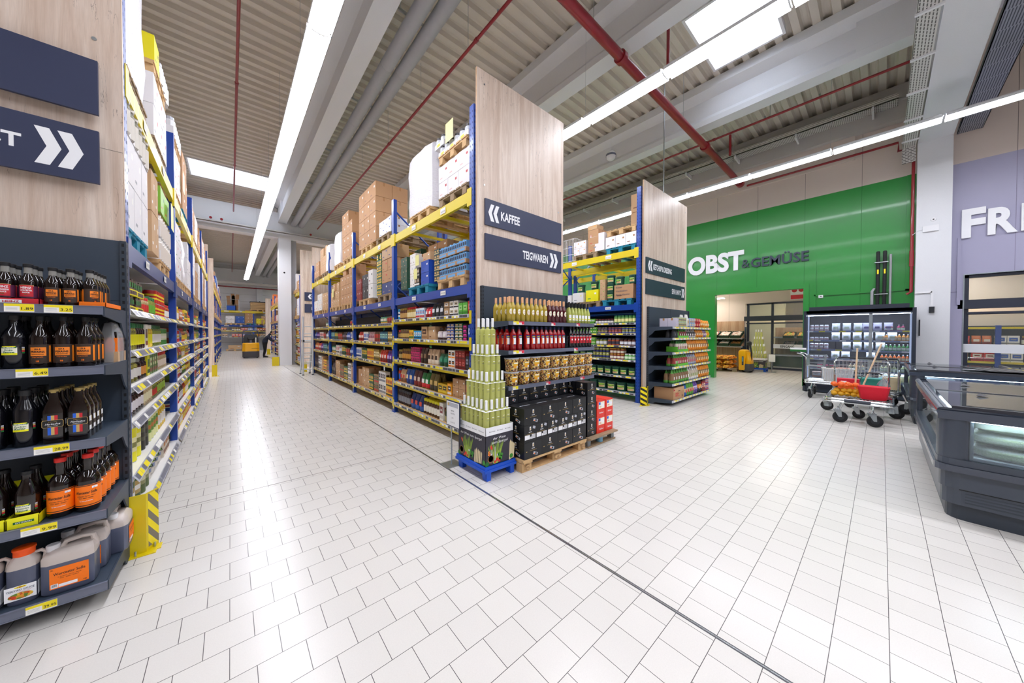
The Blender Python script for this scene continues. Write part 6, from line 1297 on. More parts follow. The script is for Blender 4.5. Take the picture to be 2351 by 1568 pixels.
pallet(FC,4.2,.6,D3+PZ+.51,'light','light pallet of jar trays stacked on the white cartons')
zz=D3+PZ*2+.51
for i,(u,k) in enumerate(((3.93,0),(4.22,0),(4.5,0),(4.62,1))): place(FC,item('shrink',.28,.35,.17,'#c9ccd2','#efcf2a','#2a2326'),'jar_tray',u,.2,zz+.17*k,'white shrink wrapped jar tray on the upper light pallet','tray','shrink wrapped jar trays on the upper light pallet')
note(FC,4.25,0,zz+.1,'sticking up from the jar trays',.22)
pallet(FC,5.3,.6,D3,'light','light pallet under the tall film wrapped load')
film(FC,5.35,.02,.98,.78,D3+PZ,1.12,'on the yellow beam of the coffee rack')
b=MB(); b.add([(.0,0,0)],[],'lab_red')
# second bay
q='in the second coffee rack bay'
pallet(FC,7.0,.6,DK,'old','dark worn pallet under brown cartons, '+q)
boxes(FC,6.85,.02,DK+PZ,2,1,.33,.33,.24,'#2a3f7a','tag_white','#b8936a','printed_carton','brown and blue carton',1,0,q)
boxes(FC,6.85,.02,DK+PZ+.245,2,2,.33,.33,.24,'carton','#c9302a','#8a5a3a','brown_carton','brown carton with red mark',2,0,q)
boxes(FC,6.85,.02,DK+PZ+.735,2,1,.33,.33,.27,'#b8936a','#2a3f7a','#2a3f7a','printed_carton','brown carton with blue band',1,0,'on top, '+q)
boxes(FC,7.35,.02,DK+PZ,3,7,.1,.1,.13,'#1f5a3a','#c9a860','#efc01f','dark_coffee_pack','dark green gold pack',1,.3,q,'pack')
pallet(FC,8.4,.6,DK,'light','light pallet under black and white cartons, '+q)
boxes(FC,7.95,.02,DK+PZ,1,2,.3,.35,.33,'#e6e4e2','#2a2326','#8a1f1a','printed_carton','tall white and black carton',1,0,q)
boxes(FC,8.35,.02,DK+PZ,2,2,.22,.3,.3,'#26262c','#efece8','#6a6a72','printed_carton','black and white carton',1,0,q)
boxes(FC,8.85,.02,DK+PZ,3,2,.14,.3,.27,'#8a1f1a','#efece8','#2a2326','printed_carton','dark red and white carton',1,0,q)
boxes(FC,8.5,.4,DK+PZ,2,2,.5,.3,.42,'carton','tag_white','#8a5a3a','brown_carton','big brown carton',1,0,'deep '+q)
pallet(FC,7.1,.6,D3,'old','worn pallet under blue printed cartons, '+q)
boxes(FC,7.0,.02,D3+PZ,2,2,.35,.35,.16,'#e6e6ea','#1f4aa0','#1f4aa0','printed_carton','white carton with blue stripes',1,0,'on the yellow beam, second coffee rack bay')
boxes(FC,8.2,.02,D3+PZ,3,4,.42,.38,.34,'carton','tag_white','#8a5a3a','brown_carton','large brown carton',2,.0,'in the tall stack, second coffee rack bay')
pallet(FC,8.2,.6,D3,'light','light pallet under the tall brown carton stack')
# third bay
q='in the third coffee rack bay'
for u in (9.9,10.8,11.6): pallet(FC,u,.6,DK,'light','light pallet %s'%('nearest end of' if u<10 else 'middle of' if u<11 else 'far end of')+' the blue beam, third coffee bay')
boxes(FC,10.1,.02,DK+PZ,4,4,.3,.38,.27,'carton','tag_white','#8a5a3a','brown_carton','brown carton in the wide stack',1,.3,q)
boxes(FC,11.4,.02,DK+PZ,4,3,.26,.38,.24,'carton_light','tag_white','#8a5a3a','brown_carton','light brown carton',1,.4,q)
note(FC,11.5,0,DK+PZ+.3,'on the light brown cartons, third coffee rack bay',.2)
boxes(FC,9.95,.02,D3+PZ,3,4,.34,.38,.33,'carton','tag_white','#8a5a3a','brown_carton','brown carton on the yellow beam',1,.2,q)
film(FC,11.1,.02,.8,.75,D3+PZ,1.0,'on the yellow beam, third coffee rack bay')
for u in (9.9,11.0): pallet(FC,u,.6,D3,'light','%s light pallet on the yellow beam, third coffee bay'%('nearer' if u<10 else 'farther'))
# fourth bay
q='in the farthest coffee rack bay'
for u in (12.8,14.2): pallet(FC,u,.6,DK,'light','%s pallet on the blue beam, farthest coffee bay'%('nearer' if u<13 else 'farther')); pallet(FC,u,.6,D3,'old','%s worn pallet on the yellow beam, farthest coffee bay'%('nearer' if u<13 else 'farther'))
boxes(FC,12.8,.02,DK+PZ,3,2,.28,.38,.28,'carton_light','tag_white','#2a6a3a','brown_carton','small light brown carton',1,.2,q)
boxes(FC,13.7,.02,DK+PZ,2,2,.35,.38,.3,'#efece8','#f0b01f','#2a9ac0','printed_carton','white and yellow carton',1,0,q)
boxes(FC,14.4,.02,DK+PZ,2,1,.3,.38,.4,'#efece8','#f0b01f','#c9302a','printed_carton','tall white carton with yellow oval',1,0,q)
boxes(FC,13.0,.02,D3+PZ,4,3,.27,.38,.3,'carton_light','#c9302a','#8a5a3a','brown_carton','brown carton on the yellow beam',1,.3,q)
film(FC,12.35,.02,.5,.5,D3+PZ,.9,'of pink parcels, farthest coffee rack bay')
boxes(FC,14.2,.02,D3+PZ,3,2,.3,.38,.28,'carton','tag_white','#8a5a3a','brown_carton','dark brown carton',1,.3,'at the far end of the yellow beam, coffee rack')
# pickle rack upper levels
q='nearest pickle rack bay'
pallet(FL,4.25,.62,DK,'blue','blue pallet under white cartons, '+q)
boxes(FL,4.25,.02,DK+PZ,3,2,.3,.4,.36,'white_carton','tag_white','#8a8a92','white_carton','big white carton on the blue pallet',2,0,q)
for k in range(2):
    for i in range(3): place(FL,item('shrink',.3,.4,.22,'#d9d3c9','#efece8','#8a8a7a'),'jar_tray',3.95+.3*i,.22,DK+PZ+.723+.222*k,'shrink wrapped jar tray on the big white cartons','tray','shrink wrapped jar trays, nearest pickle rack bay')
boxes(FL,5.1,.02,DK+PZ,2,2,.2,.4,.42,'carton_light','tag_white','#efece8','brown_carton','upright brown carton',1,0,q)
pallet(FL,5.75,.62,DK,'light','light pallet of jar trays with green top carton, '+q)
for k in range(2):
    for i in range(3): place(FL,item('shrink',.28,.4,.24,'#e0d6cc','#c9605a','#efece8'),'jar_tray',5.5+.28*i,.22,DK+PZ+.26*k,'shrink wrapped jar tray on the light pallet beside the upright','tray','shrink wrapped jar trays beside the second upright')
boxes(FL,5.8,.02,DK+PZ+.56,2,1,.34,.4,.3,'#8ac23a','#2a6a2a','#c9302a','printed_carton','bright green carton',1,0,'on the jar trays, '+q)
b=MB(); b.box(-.42,.42,-.2,.2,0,.004,'carton'); b.build('cardboard_sheet',None,FL.P(5.78,.22,DK+PZ+.505),FL.rz,label='brown cardboard sheet over the jar trays, '+q,cat='cardboard')
note(FL,6.1,-.0,DK+PZ+.5,'hanging from the green carton',.25)
pallet(FL,4.3,.62,D3,'old','worn pallet under the high film wrapped load, '+q); film(FL,4.3,.03,.86,1.0,D3+PZ,1.5,'on the yellow beam, '+q)
pallet(FL,5.5,.62,D3,'old','worn pallet under white cartons on the yellow beam, '+q)
boxes(FL,5.55,.02,D3+PZ,3,2,.3,.4,.33,'white_carton','#c9302a','#8a8a92','white_carton','white carton on the yellow beam',1,0,q)
pallet(FL,5.55,.62,D3+PZ+.67,'light','light pallet stacked on the white cartons, '+q)
boxes(FL,5.35,.02,D3+PZ*2+.67,1,1,.3,.35,.3,'#f0e21a','#2a2326','#2a6a2a','printed_carton','yellow carton',1,0,'on the highest pallet of the pickle rack')
for i in range(2): place(FL,item('shrink',.3,.4,.24,'#e0e0e2','#efece8','#b9bcc6'),'jar_tray',5.7+.3*i,.22,D3+PZ*2+.67,'shrink wrapped jar tray on the highest pallet','tray','shrink wrapped jar trays on the highest pallet')
q='second pickle rack bay'
pallet(FL,7.0,.62,DK,'light','nearer light pallet on the blue beam, '+q); boxes(FL,7.0,.02,DK+PZ,3,3,.3,.4,.27,'white_carton','#c9302a','#2a8a3a','white_carton','white carton with red print',1,0,q); film(FL,7.95,.05,.75,.7,DK+PZ,.8,'on the blue beam, '+q)
pallet(FL,7.95,.62,DK,'light','middle light pallet on the blue beam, '+q); pallet(FL,8.8,.62,DK,'light','farther light pallet on the blue beam, '+q); boxes(FL,8.8,.02,DK+PZ,2,3,.36,.4,.28,'white_carton','tag_white','#8a8a92','white_carton','plain white carton',1,.2,q)
pallet(FL,7.1,.62,D3,'light','nearer light pallet on the yellow beam, '+q); boxes(FL,7.1,.02,D3+PZ,3,2,.3,.4,.3,'white_carton','#8a1f3a','#c9302a','white_carton','white carton with crimson band',1,0,q); pallet(FL,7.1,.62,D3+PZ+.61,'light','upper light pallet on the crimson banded cartons')
for i in range(3): place(FL,item('shrink',.28,.4,.24,'#e0e0e2','#efece8','#b9bcc6'),'jar_tray',6.85+.28*i,.22,D3+PZ*2+.61,'shrink wrapped jar tray on the upper pallet of the second bay','tray','shrink wrapped jar trays, second pickle rack bay')
boxes(FL,8.2,.02,D3+PZ,2,3,.38,.4,.33,'carton','tag_white','#8a5a3a','brown_carton','tall brown carton',1,0,q); pallet(FL,8.2,.62,D3,'blue','blue pallet under the tall brown cartons, '+q)
note(FL,7.6,0,D3+PZ+.2,'on the cartons, '+q,.25)
for bi,nmq in ((2,'third'),(3,'farthest')):
    q=nmq+' pickle rack bay'; a=UPS[bi]
    for j,(du,c) in enumerate(((.55,'white_carton'),(1.4,'carton'),(2.25,'white_carton'))):
        w_q=('nearest','middle','far')[j]
        pallet(FL,a+du,.62,DK,'light','%s pallet on the blue beam, %s'%(w_q,q)); boxes(FL,a+du,.02,DK+PZ,2,R.choice((2,3)),.38,.4,.3,c,'tag_white','#8a5a3a','white_carton' if c[0]=='w' else 'brown_carton',('plain white' if c[0]=='w' else 'brown')+' carton on the %s blue beam pallet'%w_q,1,.2,q)
        c2='carton' if j!=1 else 'white_carton'
        pallet(FL,a+du,.62,D3,'light','%s pallet on the yellow beam, %s'%(w_q,q)); boxes(FL,a+du,.02,D3+PZ,2,R.choice((2,3)),.38,.4,.3,c2,'tag_white','#8a5a3a','white_carton' if c2[0]=='w' else 'brown_carton',('plain white' if c2[0]=='w' else 'brown')+' carton on the %s yellow beam pallet'%w_q,1,.2,q)
# mustard rack upper levels (nearest goods at the right)
q='on the mustard rack'
pallet(F3,4.25,.62,DK,'blue','blue pallet under the lettered carton and buckets '+q)
boxes(F3,4.06,.02,DK+PZ,1,1,.5,.4,.34,'carton','carton','#8a5a3a','printed_carton','brown carton with handwriting and arrows',1,0,q)
b=MB()
for i,s in enumerate(('Kiste','Verkleben','Pasta Kanne')): b.text(s,F3.P(4.26,.0185,DK+PZ+.26-.09*i),F3.rd,(0,0,1),.045,'ink_soft',1,0,'L',fit=(.16,.3,.36)[i],shear=.2)
b.build('handwriting',bpy.data.objects[[o.name for o in COL.objects if o.get('label','').startswith('brown carton with handwriting')][0]]).matrix_parent_inverse=Matrix.LocRotScale(Vector(F3.P(4.06,.22,DK+PZ+.001)),Matrix.Rotation(F3.rz,3,'Z'),None).inverted()
def bks(u,z,n,spec,wh,d=.02):
    for i in range(n): place(F3,item(*[spec[0]]+list(spec[2:8])),spec[1],u,d+spec[2]/2,z+i*(spec[4]+.002),spec[8]+' '+wh,'bucket',spec[8]+' '+wh,.3)
bks(4.45,DK+PZ,3,GB,'in the stack beside the lettered carton')
bks(3.86,DK+PZ+.345,1,GB,'standing on the lettered carton')
bks(4.2,DK+PZ+.345,1,GB,'in the middle of the lettered carton top')
boxes(F3,4.64,.02,DK+PZ,1,4,.14,.25,.13,'carton_light','#6aae2f','#8a5a3a','printed_carton','small carton with green label',1,0,q)
pallet(F3,5.1,.62,DK,'old','worn pallet under the yellow crate '+q)
boxes(F3,4.95,.02,DK+PZ,1,1,.38,.35,.3,'#f0e814','tag_white','#2a9a4a','printed_carton','bright yellow carton',1,0,q)
bks(4.93,DK+PZ+.31,1,GB,'on the bright yellow carton')
boxes(F3,5.4,.02,DK+PZ,1,1,.36,.35,.26,'white_carton','#f1eb9a','#8a8a92','white_carton','white carton with pale yellow note',1,0,q)
bks(5.35,DK+PZ+.27,1,GB,'on the white carton with the note')
boxes(F3,5.8,.02,DK+PZ,1,1,.36,.35,.22,'white_carton','tag_white','#8a8a92','white_carton','white carton at the far side',1,0,q)
pallet(F3,4.15,.62,D3,'blue','blue pallet under white cartons on the yellow beam of the mustard rack')
boxes(F3,4.15,.02,D3+PZ,3,1,.27,.35,.28,'white_carton','tape','#8a5a3a','white_carton','white carton with brown tape',1,0,'on the upper blue pallet of the mustard rack')
pallet(F3,4.14,.62,D3+PZ+.29,'light','small light pallet on the taped white cartons')
boxes(F3,4.8,.02,D3+.146,1,1,.42,.35,.45,'white_carton','#e6f0dc','#8a8a92','white_carton','tall white carton with pale green sheet',1,0,'on the upper blue pallet')
boxes(F3,3.95,.5,D3+PZ*2+.3,1,2,.4,.4,.45,'carton_light','carton_light','#8a5a3a','brown_carton','tall pale brown carton',1,0,'behind the mustard rack panel')
pallet(F3,5.2,.62,D3,'old','worn pallet under brown cartons on the yellow beam of the mustard rack')
boxes(F3,4.92,.02,D3+PZ,1,3,.32,.35,.19,'carton','carton','#c9302a','brown_carton','brown carton with red arrow',1,0,'in the small stack of the mustard rack')
boxes(F3,4.95,.02,D3+PZ+.575,1,1,.28,.3,.12,'carton_light','#f0a01f','#f0a01f','brown_carton','carton with orange strip',1,0,'on the red arrow cartons')
boxes(F3,5.35,.02,D3+PZ,2,2,.2,.3,.18,'white_carton','#f0a01f','#f0a01f','white_carton','white carton with orange strip',1,0,'beside the red arrow cartons')
o=thing('wire_cage','white wire cage on the yellow beam of the mustard rack','cage',F3.P(5.85,.4,D3+.003),F3.rz); b=MB()
for i in range(15): x=-.36+.0514*i; b.tube([(x,-.38,.02),(x,-.38,.62)],.004,'white_paint',4)
for i in range(9): y=-.38+.06*i; b.tube([(.36,y,.02),(.36,y,.62)],.004,'white_paint',4)
for z in (.02,.2,.4,.62): b.tube([(-.36,-.38,z),(.36,-.38,z),(.36,.1,z)],.006,'white_paint',5)
b.build('wire_sides',o)
# racks beyond the cross aisle
FAR=[J('pack','snack_carton',.2,.2,.22,'#2a5ab0','#efece8','#c9302a','blue pack'),J('pack','snack_carton',.2,.2,.25,'#efc01f','#c9302a','#2a2326','yellow pack'),J('pouch','snack_bag',.18,.14,.26,'#d8702c','#efe9dc','#8a2a1a','orange bag'),J('pack','goods_carton',.22,.2,.2,'#c9302a','#efe9dc','#8a1f1a','red pack'),J('pouch','snack_bag',.18,.14,.25,'#c9a98a','#5a3a2a','#efe9dc','cream bag'),J('pack','goods_carton',.2,.2,.24,'#efece8','#2a5ab0','#8a8a92','white pack'),J('pack','goods_carton',.2,.2,.22,'#b58a62','#6a4a2a','#efece8','brown pack'),J('jar','sauce_jar',.14,.14,.2,'#5a2a1c','#efe9dc','#c9a03a','dark jar')]
for fr,nm_,ups,ns in ((FL2,'left rack past cross aisle',UP2,4),(FC2,'right rack past cross aisle',UP2,4)):
    for bi in range(5):
        for s,z in enumerate(ZY):
            autofill(fr,ups[bi]+.1,ups[bi+1]-.1,z-.003,.05,.3,'on %s shelf, bay %s, %s'%(ORD[5][s],('one','two','three','four','five')[bi],nm_),FAR,3 if bi<3 else 2,two=0)
        for z,nn in ((DK,'blue'),(D3,'yellow')):
            for j,du in enumerate((.6,1.5,2.3)):
                w_q=('near','middle','far')[j]; q='%s beam, bay %s, %s'%(nn,('one','two','three','four','five')[bi],nm_)
                pallet(fr,ups[bi]+du,.55,z,'light','%s pallet on the %s'%(w_q,q)); c=R.choice(('carton','white_carton','#d8702c','carton_light','#2a6ab0'))
                boxes(fr,ups[bi]+du,.02,z+PZ,1,R.choice((1,2)),.75,.6,.42,c,'tag_white','#8a5a3a','carton_load','%s carton load on the %s pallet'%({'carton':'brown','white_carton':'white','carton_light':'tan'}.get(c,'coloured'),w_q),1,0,q)
# back wall rack
for s,z in enumerate((1.8,1.25)):
    for bi,(a,c) in enumerate(((-1.9,-.1),(.1,2.6))): autofill(FB,a,c,z-.003,.05,.3,'on %s shelf, %s, back wall rack'%(('upper','lower')[s],('left bay','right bay')[bi]),FAR,4,two=0)
# ================================================================ fruit hall seen through the passage, glass doors
XH=18.3
w_=MB(); w_.box(XH,XH+.2,4.25,11,0,4.6,'wall_beige'); w_.box(XH,XH+.2,.2,4.25,3.0,4.6,'wall_beige'); w_.box(XH,XH+.2,-10,.2,0,4.6,'wall_beige')
for y in (4.9,6.1): w_.box(XH-.002,XH,y-.004,y+.004,0,4.6,'seam')
struct(w_,'wall_hall_back')
w_=MB(); w_.box(13.42,XH,11,11.2,0,4.6,'wall_beige'); struct(w_,'wall_hall_left')
w_=MB(); w_.box(13.42,27,-10.2,-10,0,4.6,'wall_beige'); struct(w_,'wall_hall_right')
w_=MB(); w_.box(26.8,27,-10,11,0,4.6,'wall_beige'); struct(w_,'wall_entrance_far')
w_=MB(); w_.box(13.42,27,-10,11.2,4.6,4.7,'wall_beige'); struct(w_,'ceiling_hall')
w_=MB(); w_.box(XH-.03,XH,4.28,7.5,0,2.19,'oak_warm'); struct(w_,'trim_4')
M('frame_dark','#2b3040',.4); glassy('door_glass','#dfe8ea',.06,.02); M('frost','#d9dce2',.6)
def door_frame(nm,x,ya,yb,top,band0,band1,posts,label_txt=None):
    o=struct(MB().box(x-.04,x+.06,ya,yb,top-.07,top,'frame_dark').box(x-.1,x+.08,ya,yb+.08,band0,band1,'frame_dark'),nm)
    for p in posts: b=MB(); b.box(x-.04,x+.06,p-.04,p+.04,0,top,'frame_dark'); b.build('post',o)
    b=MB(); b.box(x-.05,x+.05,ya,yb,band0-.14,band0-.08,'frame_dark'); b.box(x-.05,x+.05,ya,yb,0,.09,'frame_dark'); b.build('rail',o)
    b=MB(); b.box(x,x+.01,ya,yb,.09,band0-.14,'door_glass'); b.build('glass_pane',o); b=MB(); b.box(x,x+.01,ya,yb,band1,top-.07,'door_glass'); b.build('glass_pane',o)
    return o
d1=door_frame('door_1',XH-.02,.25,4.18,2.99,2.18,2.4,(.3,1.9,3.22,4.12))
b=MB(); b.box(XH-.035,XH-.025,.3,3.18,.95,1.13,'frost'); b.text('EINGANG',(XH-.036,2.93,.985),(0,-1,0),(0,0,1),.105,'ink',1,.03,'L',fit=.46); b.build('band_sign',d1)
d2=door_frame('door_2',13.3,-4.58,-1.27,3.0,2.2,2.41,(-1.31,-4.54))
b=MB(); b.box(13.22,13.28,-2.9,-1.33,0,.08,'frame_dark'); b.box(13.22,13.28,-2.9,-1.33,2.07,2.12,'frame_dark'); b.box(13.22,13.28,-1.28,-1.22,0,2.12,'frame_dark'); b.box(13.245,13.25,-2.9,-1.28,1.16,1.36,'frost'); b.build('sliding_leaf',d2)
# hall lamps, the last three added to brighten the rooms behind the glass
for i,(x,y0) in enumerate(((17.4,4.85),(17.4,8.0),(15.2,5.5),(15.2,1.8),(22,3),(22,-2),(16,-3.2),(16,-6),(17.4,-2.2),(19.6,.6),(19.6,2.3))):
    o=thing('pendant_strip_light','slim white strip lamp hanging in the %s'%('fruit hall' if i<4 else 'entrance area behind the glass'),'lamp',(x,y0,3.25 if i<4 else 3.6),0,'slim strip lamps in the '+('fruit hall' if i<4 else 'entrance area'))
    b=MB(); b.box(-.04,.04,0,1.5,0,.05,'lamp_housing'); b.build('housing',o); b=MB(); b.box(-.05,.05,0,1.5,-.02,-.001,'lamp_hall'); b.build('diffuser',o)
    b=MB(); b.tube([(0,.3,.05),(0,.3,4.59-(3.25 if i<4 else 3.6))],.004,'zinc',4); b.tube([(0,1.2,.05),(0,1.2,4.59-(3.25 if i<4 else 3.6))],.004,'zinc',4); b.build('hanging_wires',o)
o=thing('ceiling_unit','square white air outlet under the fruit hall ceiling','vent',(16.2,2.9,3.9)); b=MB(); b.box(-.6,.6,-.6,.6,0,.12,'white_paint'); b.build('housing',o); b=MB(); b.box(-.35,.35,-.35,.35,-.01,-.001,'rail_dark'); b.build('grille',o); b=MB(); b.tube([(0,0,.12),(0,0,.69)],.05,'white_paint',8); b.build('duct_neck',o)
b=MB(); b.box(-.02,.02,-.25,.25,-.3,.3,'white_paint'); b.lathe([(.09,0),(.09,.01)],14,'lab_red',mx=Matrix.Translation((-.021,.12,.1))@Matrix.Rotation(-math.pi/2,4,'Y')); b.lathe([(.09,0),(.09,.01)],14,'lab_red',mx=Matrix.Translation((-.021,-.1,.1))@Matrix.Rotation(-math.pi/2,4,'Y')); b.quad((-.021,.24,-.28),(-.021,-.24,-.28),(-.021,-.24,-.1),(-.021,.24,-.1),'lab_red'); b.build('warning_sign',None,(XH-.15,2.35,3.35),label='sign with red discs above the glass entrance',cat='sign')
# produce shelf
M('crate_green','#143a28',.5); speckled('onions_white','#efe6de #e6d3c9 #dcb8a8 #f5eee9 #cfa894'.split(),26,.5); speckled('potato_mix','#9a6a3c #7a4a2a #b5824c #5f3a22'.split(),24,.6); speckled('veg_mix','#d8402a #e9e0d8 #e98a2a #3a9ad8 #efece8 #c92a2a'.split(),22,.5); speckled('leek_mix','#7fae3a #d85a2a #4a8a2a #e98a3a #b0c94a'.split(),16,.5,(1,3,1))
o=thing('produce_stand','dark stand for green vegetable crates before the oak wall','stand',(17.6,4.9,0)); b=MB()
for z in (1.35,.98): b.box(-.1,.5,-.75,1.6,z,z+.03,'anthracite'); b.box(-.12,-.1,-.75,1.6,z-.01,z+.04,'rail_clear')
b.box(.45,.55,-.75,-.7,0,1.9,'anthracite'); b.box(.45,.55,1.55,1.6,0,1.9,'anthracite'); b.box(-.05,.5,-.72,-.69,.0,1.02,'anthracite'); b.build('frame',o)
def crate(x,y,z,fill,lab,tilt=.35,w=.42,ax=0):
    o=thing('vegetable_crate',lab,'crate',(x,y,z)); o.rotation_euler=(0,-tilt,0)
    b=MB(); 
    for a in ((-.3,-.28,-w/2,w/2,0,.12),(.28,.3,-w/2,w/2,0,.12),(-.3,.3,-w/2,-w/2+.02,0,.12),(-.3,.3,w/2-.02,w/2,0,.12),(-.3,.3,-w/2,w/2,0,.015)): b.box(*a,'crate_green')
    b.build('crate_body',o); b=MB(); n=8; rr=random.Random(int(y*97+z*31)); vs=[(-.27+.54*i/n,-w/2+.03+(w-.06)*j/n,.1+rr.uniform(-.02,.03)) for i in range(n+1) for j in range(n+1)]
    b.add(vs,[(i*(n+1)+j,(i+1)*(n+1)+j,(i+1)*(n+1)+j+1,i*(n+1)+j+1) for i in range(n) for j in range(n)],fill,True); b.build('vegetables',o)
    return o
for i,(f,t) in enumerate((('onions_white','pale bulbs, right one'),('onions_white','pale bulbs, middle one'),('veg_mix','colourful packs, left one'),('veg_mix','colourful packs, hidden at the wall edge'))): crate(17.72,4.42+.46*i,1.5,f,'tilted green crate of %s on the upper produce row'%t)
for i,(f,t) in enumerate((('potato_mix','brown roots'),('onions_white','packed bulbs'),('veg_mix','red vegetables'),('potato_mix','roots at the wall edge'))): crate(17.72,4.42+.46*i,1.13,f,'tilted green crate of %s on the lower produce row'%t)
pallet(FR('x',0,1),16.2,4.55,.0,'old','worn pallet under the yellow net sacks in the fruit hall')
speckled('net_potato','#d9861c #efa52c #a8641a #f2c04a #c97a1c'.split(),14,.6,(1,1,1)); speckled('net_orange','#e8601c #f27a24 #d04a14 #f59a4a'.split(),14,.5)
_SK={}
def sack(x,y,z,m,lab,grp,s=(.28,.2,.1),rz=0):
    """net bag of round vegetables heaped against each other"""
    k=(m,s,int(x*10+y*30)%3)
    if k not in _SK:
        rr=random.Random(k[2]+5); b=MB(); r=.042
        for lay in range(max(1,round(s[2]/.045))):
            zc=r+lay*r*1.35; f=1-.18*lay; nx=max(2,int(s[0]*f/r/1.0)); ny=max(2,int(s[1]*f/r/1.0))
            for i in range(nx):
                for j in range(ny):
                    u=-1+2*(i+.5)/nx; v=-1+2*(j+.5)/ny
                    if u*u+v*v>1.35: continue
                    q=r*rr.uniform(.95,1.2); cx,cy_=u*(s[0]*f-.02)+rr.uniform(-.01,.01),v*(s[1]*f-.02)+rr.uniform(-.01,.01); cz=max(q*.9,zc+rr.uniform(-.008,.008))
                    b.lathe([(q*math.sin(t)*1.05,-q*.9*math.cos(t)) for t in [math.pi*w/6 for w in range(7)]],9,m,c=(cx,cy_,cz),caps=False)
        for sx in (-1,1): b.lathe([(.035,0),(.02,.04),(.006,.07)],7,m,mx=Matrix.Translation((sx*s[0]*.95,0,s[2]*.6))@Matrix.Rotation(sx*1.4,4,'Y'))
        _SK[k]=b.mesh('sack')
    return put(_SK[k],'net_sack',None,(x,y,z),rz,lab,'sack',grp)
for k in range(3):
    for i in range(2):
        for j in range(3): sack(15.85+.5*i+.05*(k%2),4.27+.32*j,.147+.185*k,'net_potato','yellow net sack of potatoes on the pallet behind the yellow truck, %s layer'%('lower','middle','upper')[k],'yellow potato sacks, %s layer'%('lower','middle','upper')[k],(.26,.17,.1),R.uniform(-.2,.2))
# yellow electric pallet truck in the hall
M('potato_yellow','#d9a21c',.5,vary=.2,scale=25); M('orange_peel','#e8641a',.45,vary=.12,scale=25)
M('truck_yellow','#f6b400',.35,coat=.4)
o=thing('electric_pallet_truck','yellow and grey electric pallet truck parked in the fruit hall','truck',(16.2,3.78,0))
b=MB(); b.prism([(-.1,.1),(.27,.1),(.27,.84),(.2,.92),(-.05,.93),(-.1,.88)],1,-.0,.01,'truck_yellow'); 
b=MB(); loft(b,[(.3,.14,.09),(.32,.15,.12),(.32,.15,.84),(.28,.13,.9),(.2,.08,.93)],16,'truck_yellow',7); b.build('mast_cover',o)
b=MB(); loft(b,[(.3,.12,.06,None,0,-.16),(.32,.14,.1,None,0,-.17),(.32,.14,.32,None,0,-.17),(.3,.12,.36,None,0,-.17)],16,'rail_dark',6); b.build('motor_cover',o)
b=MB(); loft(b,[(.3,.09,.36,None,0,-.2),(.3,.09,.42,None,0,-.2),(.26,.07,.78,None,0,-.17),(.22,.05,.84,None,0,-.16)],16,'truck_yellow',6); b.build('hood',o)
b=MB(); b.tube([(-.05,-.25,.3),(-.1,-.28,.8),(-.1,-.22,1.15)],.03,'plastic_dark',8); b.lathe([(.05,0),(.08,.05),(.08,.14),(.04,.18)],12,'plastic_dark',c=(-.1,-.2,1.1)); b.build('tiller',o)
b=MB(); b.box(-.325,-.318,-.06,.0,.3,.66,'rail_dark'); b.quad((-.326,-.05,.45),(-.326,-.01,.45),(-.326,-.01,.62),(-.326,-.05,.62),'block_blue'); b.build('side_strip',o)
for y in (.02,-.2): b=MB(); b.lathe([(.08,-.04),(.08,.04)],16,'rubber',mx=Matrix.Translation((0,y-.02,.08))@Matrix.Rotation(math.pi/2,4,'Y')); b.build('wheel',o)
# second wine tower beside the glass entrance
wine_tower(16.75,3.17,1,'beside the glass entrance')
for t,(z,nx,ny) in enumerate(TI):
    ox,oy=16.76+.0375*t,3.18+.0435*t
    sp=[(ox+.075*(i+.5),oy+.087*(j+.5)) for i in range(nx) for j in range(ny) if i==0 or j==0]
    spread(wn,sp,'white capped wine bottle in tier %s of the tower by the glass entrance'%('one','two','three','four')[t],'bottles of the second tower, tier '+('one','two','three','four')[t],z=z+.001,first=False)
o=thing('price_stand','white framed notice on a post by the glass entrance','stand',(16.9,2.98,0)); b=MB(); b.cyl((0,0,.005),(0,0,.45),.012,'zinc',8); b.box(-.12,.12,-.12,.12,0,.006,'zinc'); b.build('post',o); b=MB(); b.box(-.01,.0,-.12,.12,.42,.75,'frame_dark'); b.box(-.012,-.01,-.11,.11,.43,.74,'white_print'); b.build('poster_frame',o)
# what stands behind the entrance glass
o=thing('produce_stand','tiered vegetable stand behind the entrance glass','stand',(20.2,2.6,0)); b=MB()
for z in (.55,.95,1.4): b.box(-.25,.3,-1.6,.9,z,z+.04,'anthracite'); b.box(-.27,-.25,-1.6,.9,z-.02,z+.05,'rail_clear')
b.box(-.1,.3,-1.6,.9,0,.5,'crate_green'); b.box(.3,.35,-1.6,.9,0,1.9,'oak_warm'); b.build('frame',o)
for i,f in enumerate(('leek_mix','leek_mix','veg_mix','veg_mix')): crate(20.2,2.9-.5*i,1.48,f,'crate of %s behind the entrance glass, %s from post'%('leeks and carrots' if i<2 else 'packed vegetables',('first','second','third','fourth')[i]),.3)
for i,f in enumerate(('onions_white','crate_green','veg_mix','onions_white')): crate(20.2,2.9-.5*i,1.03,f,'lower crate behind the entrance glass, %s from the door post'%('first','second','third','fourth')[i],.3)
o=thing('goods_shelving','yellow edged shelving with goods seen through the far glass','shelf unit',(22,-1.5,0)); b=MB()
for z in (.6,1.1,1.6,2.0): b.box(0,.5,-3.5,3.5,z,z+.06,'yellow_steel')
for y in (-3.5,-1.75,0,1.75,3.5): b.box(0,.1,y-.05,y+.05,0,2.1,'blue_steel')
b.box(.5,.55,-3.5,3.5,0,2.1,'anthracite'); b.build('frame',o)
FZ_=FR('y',22.0,1)
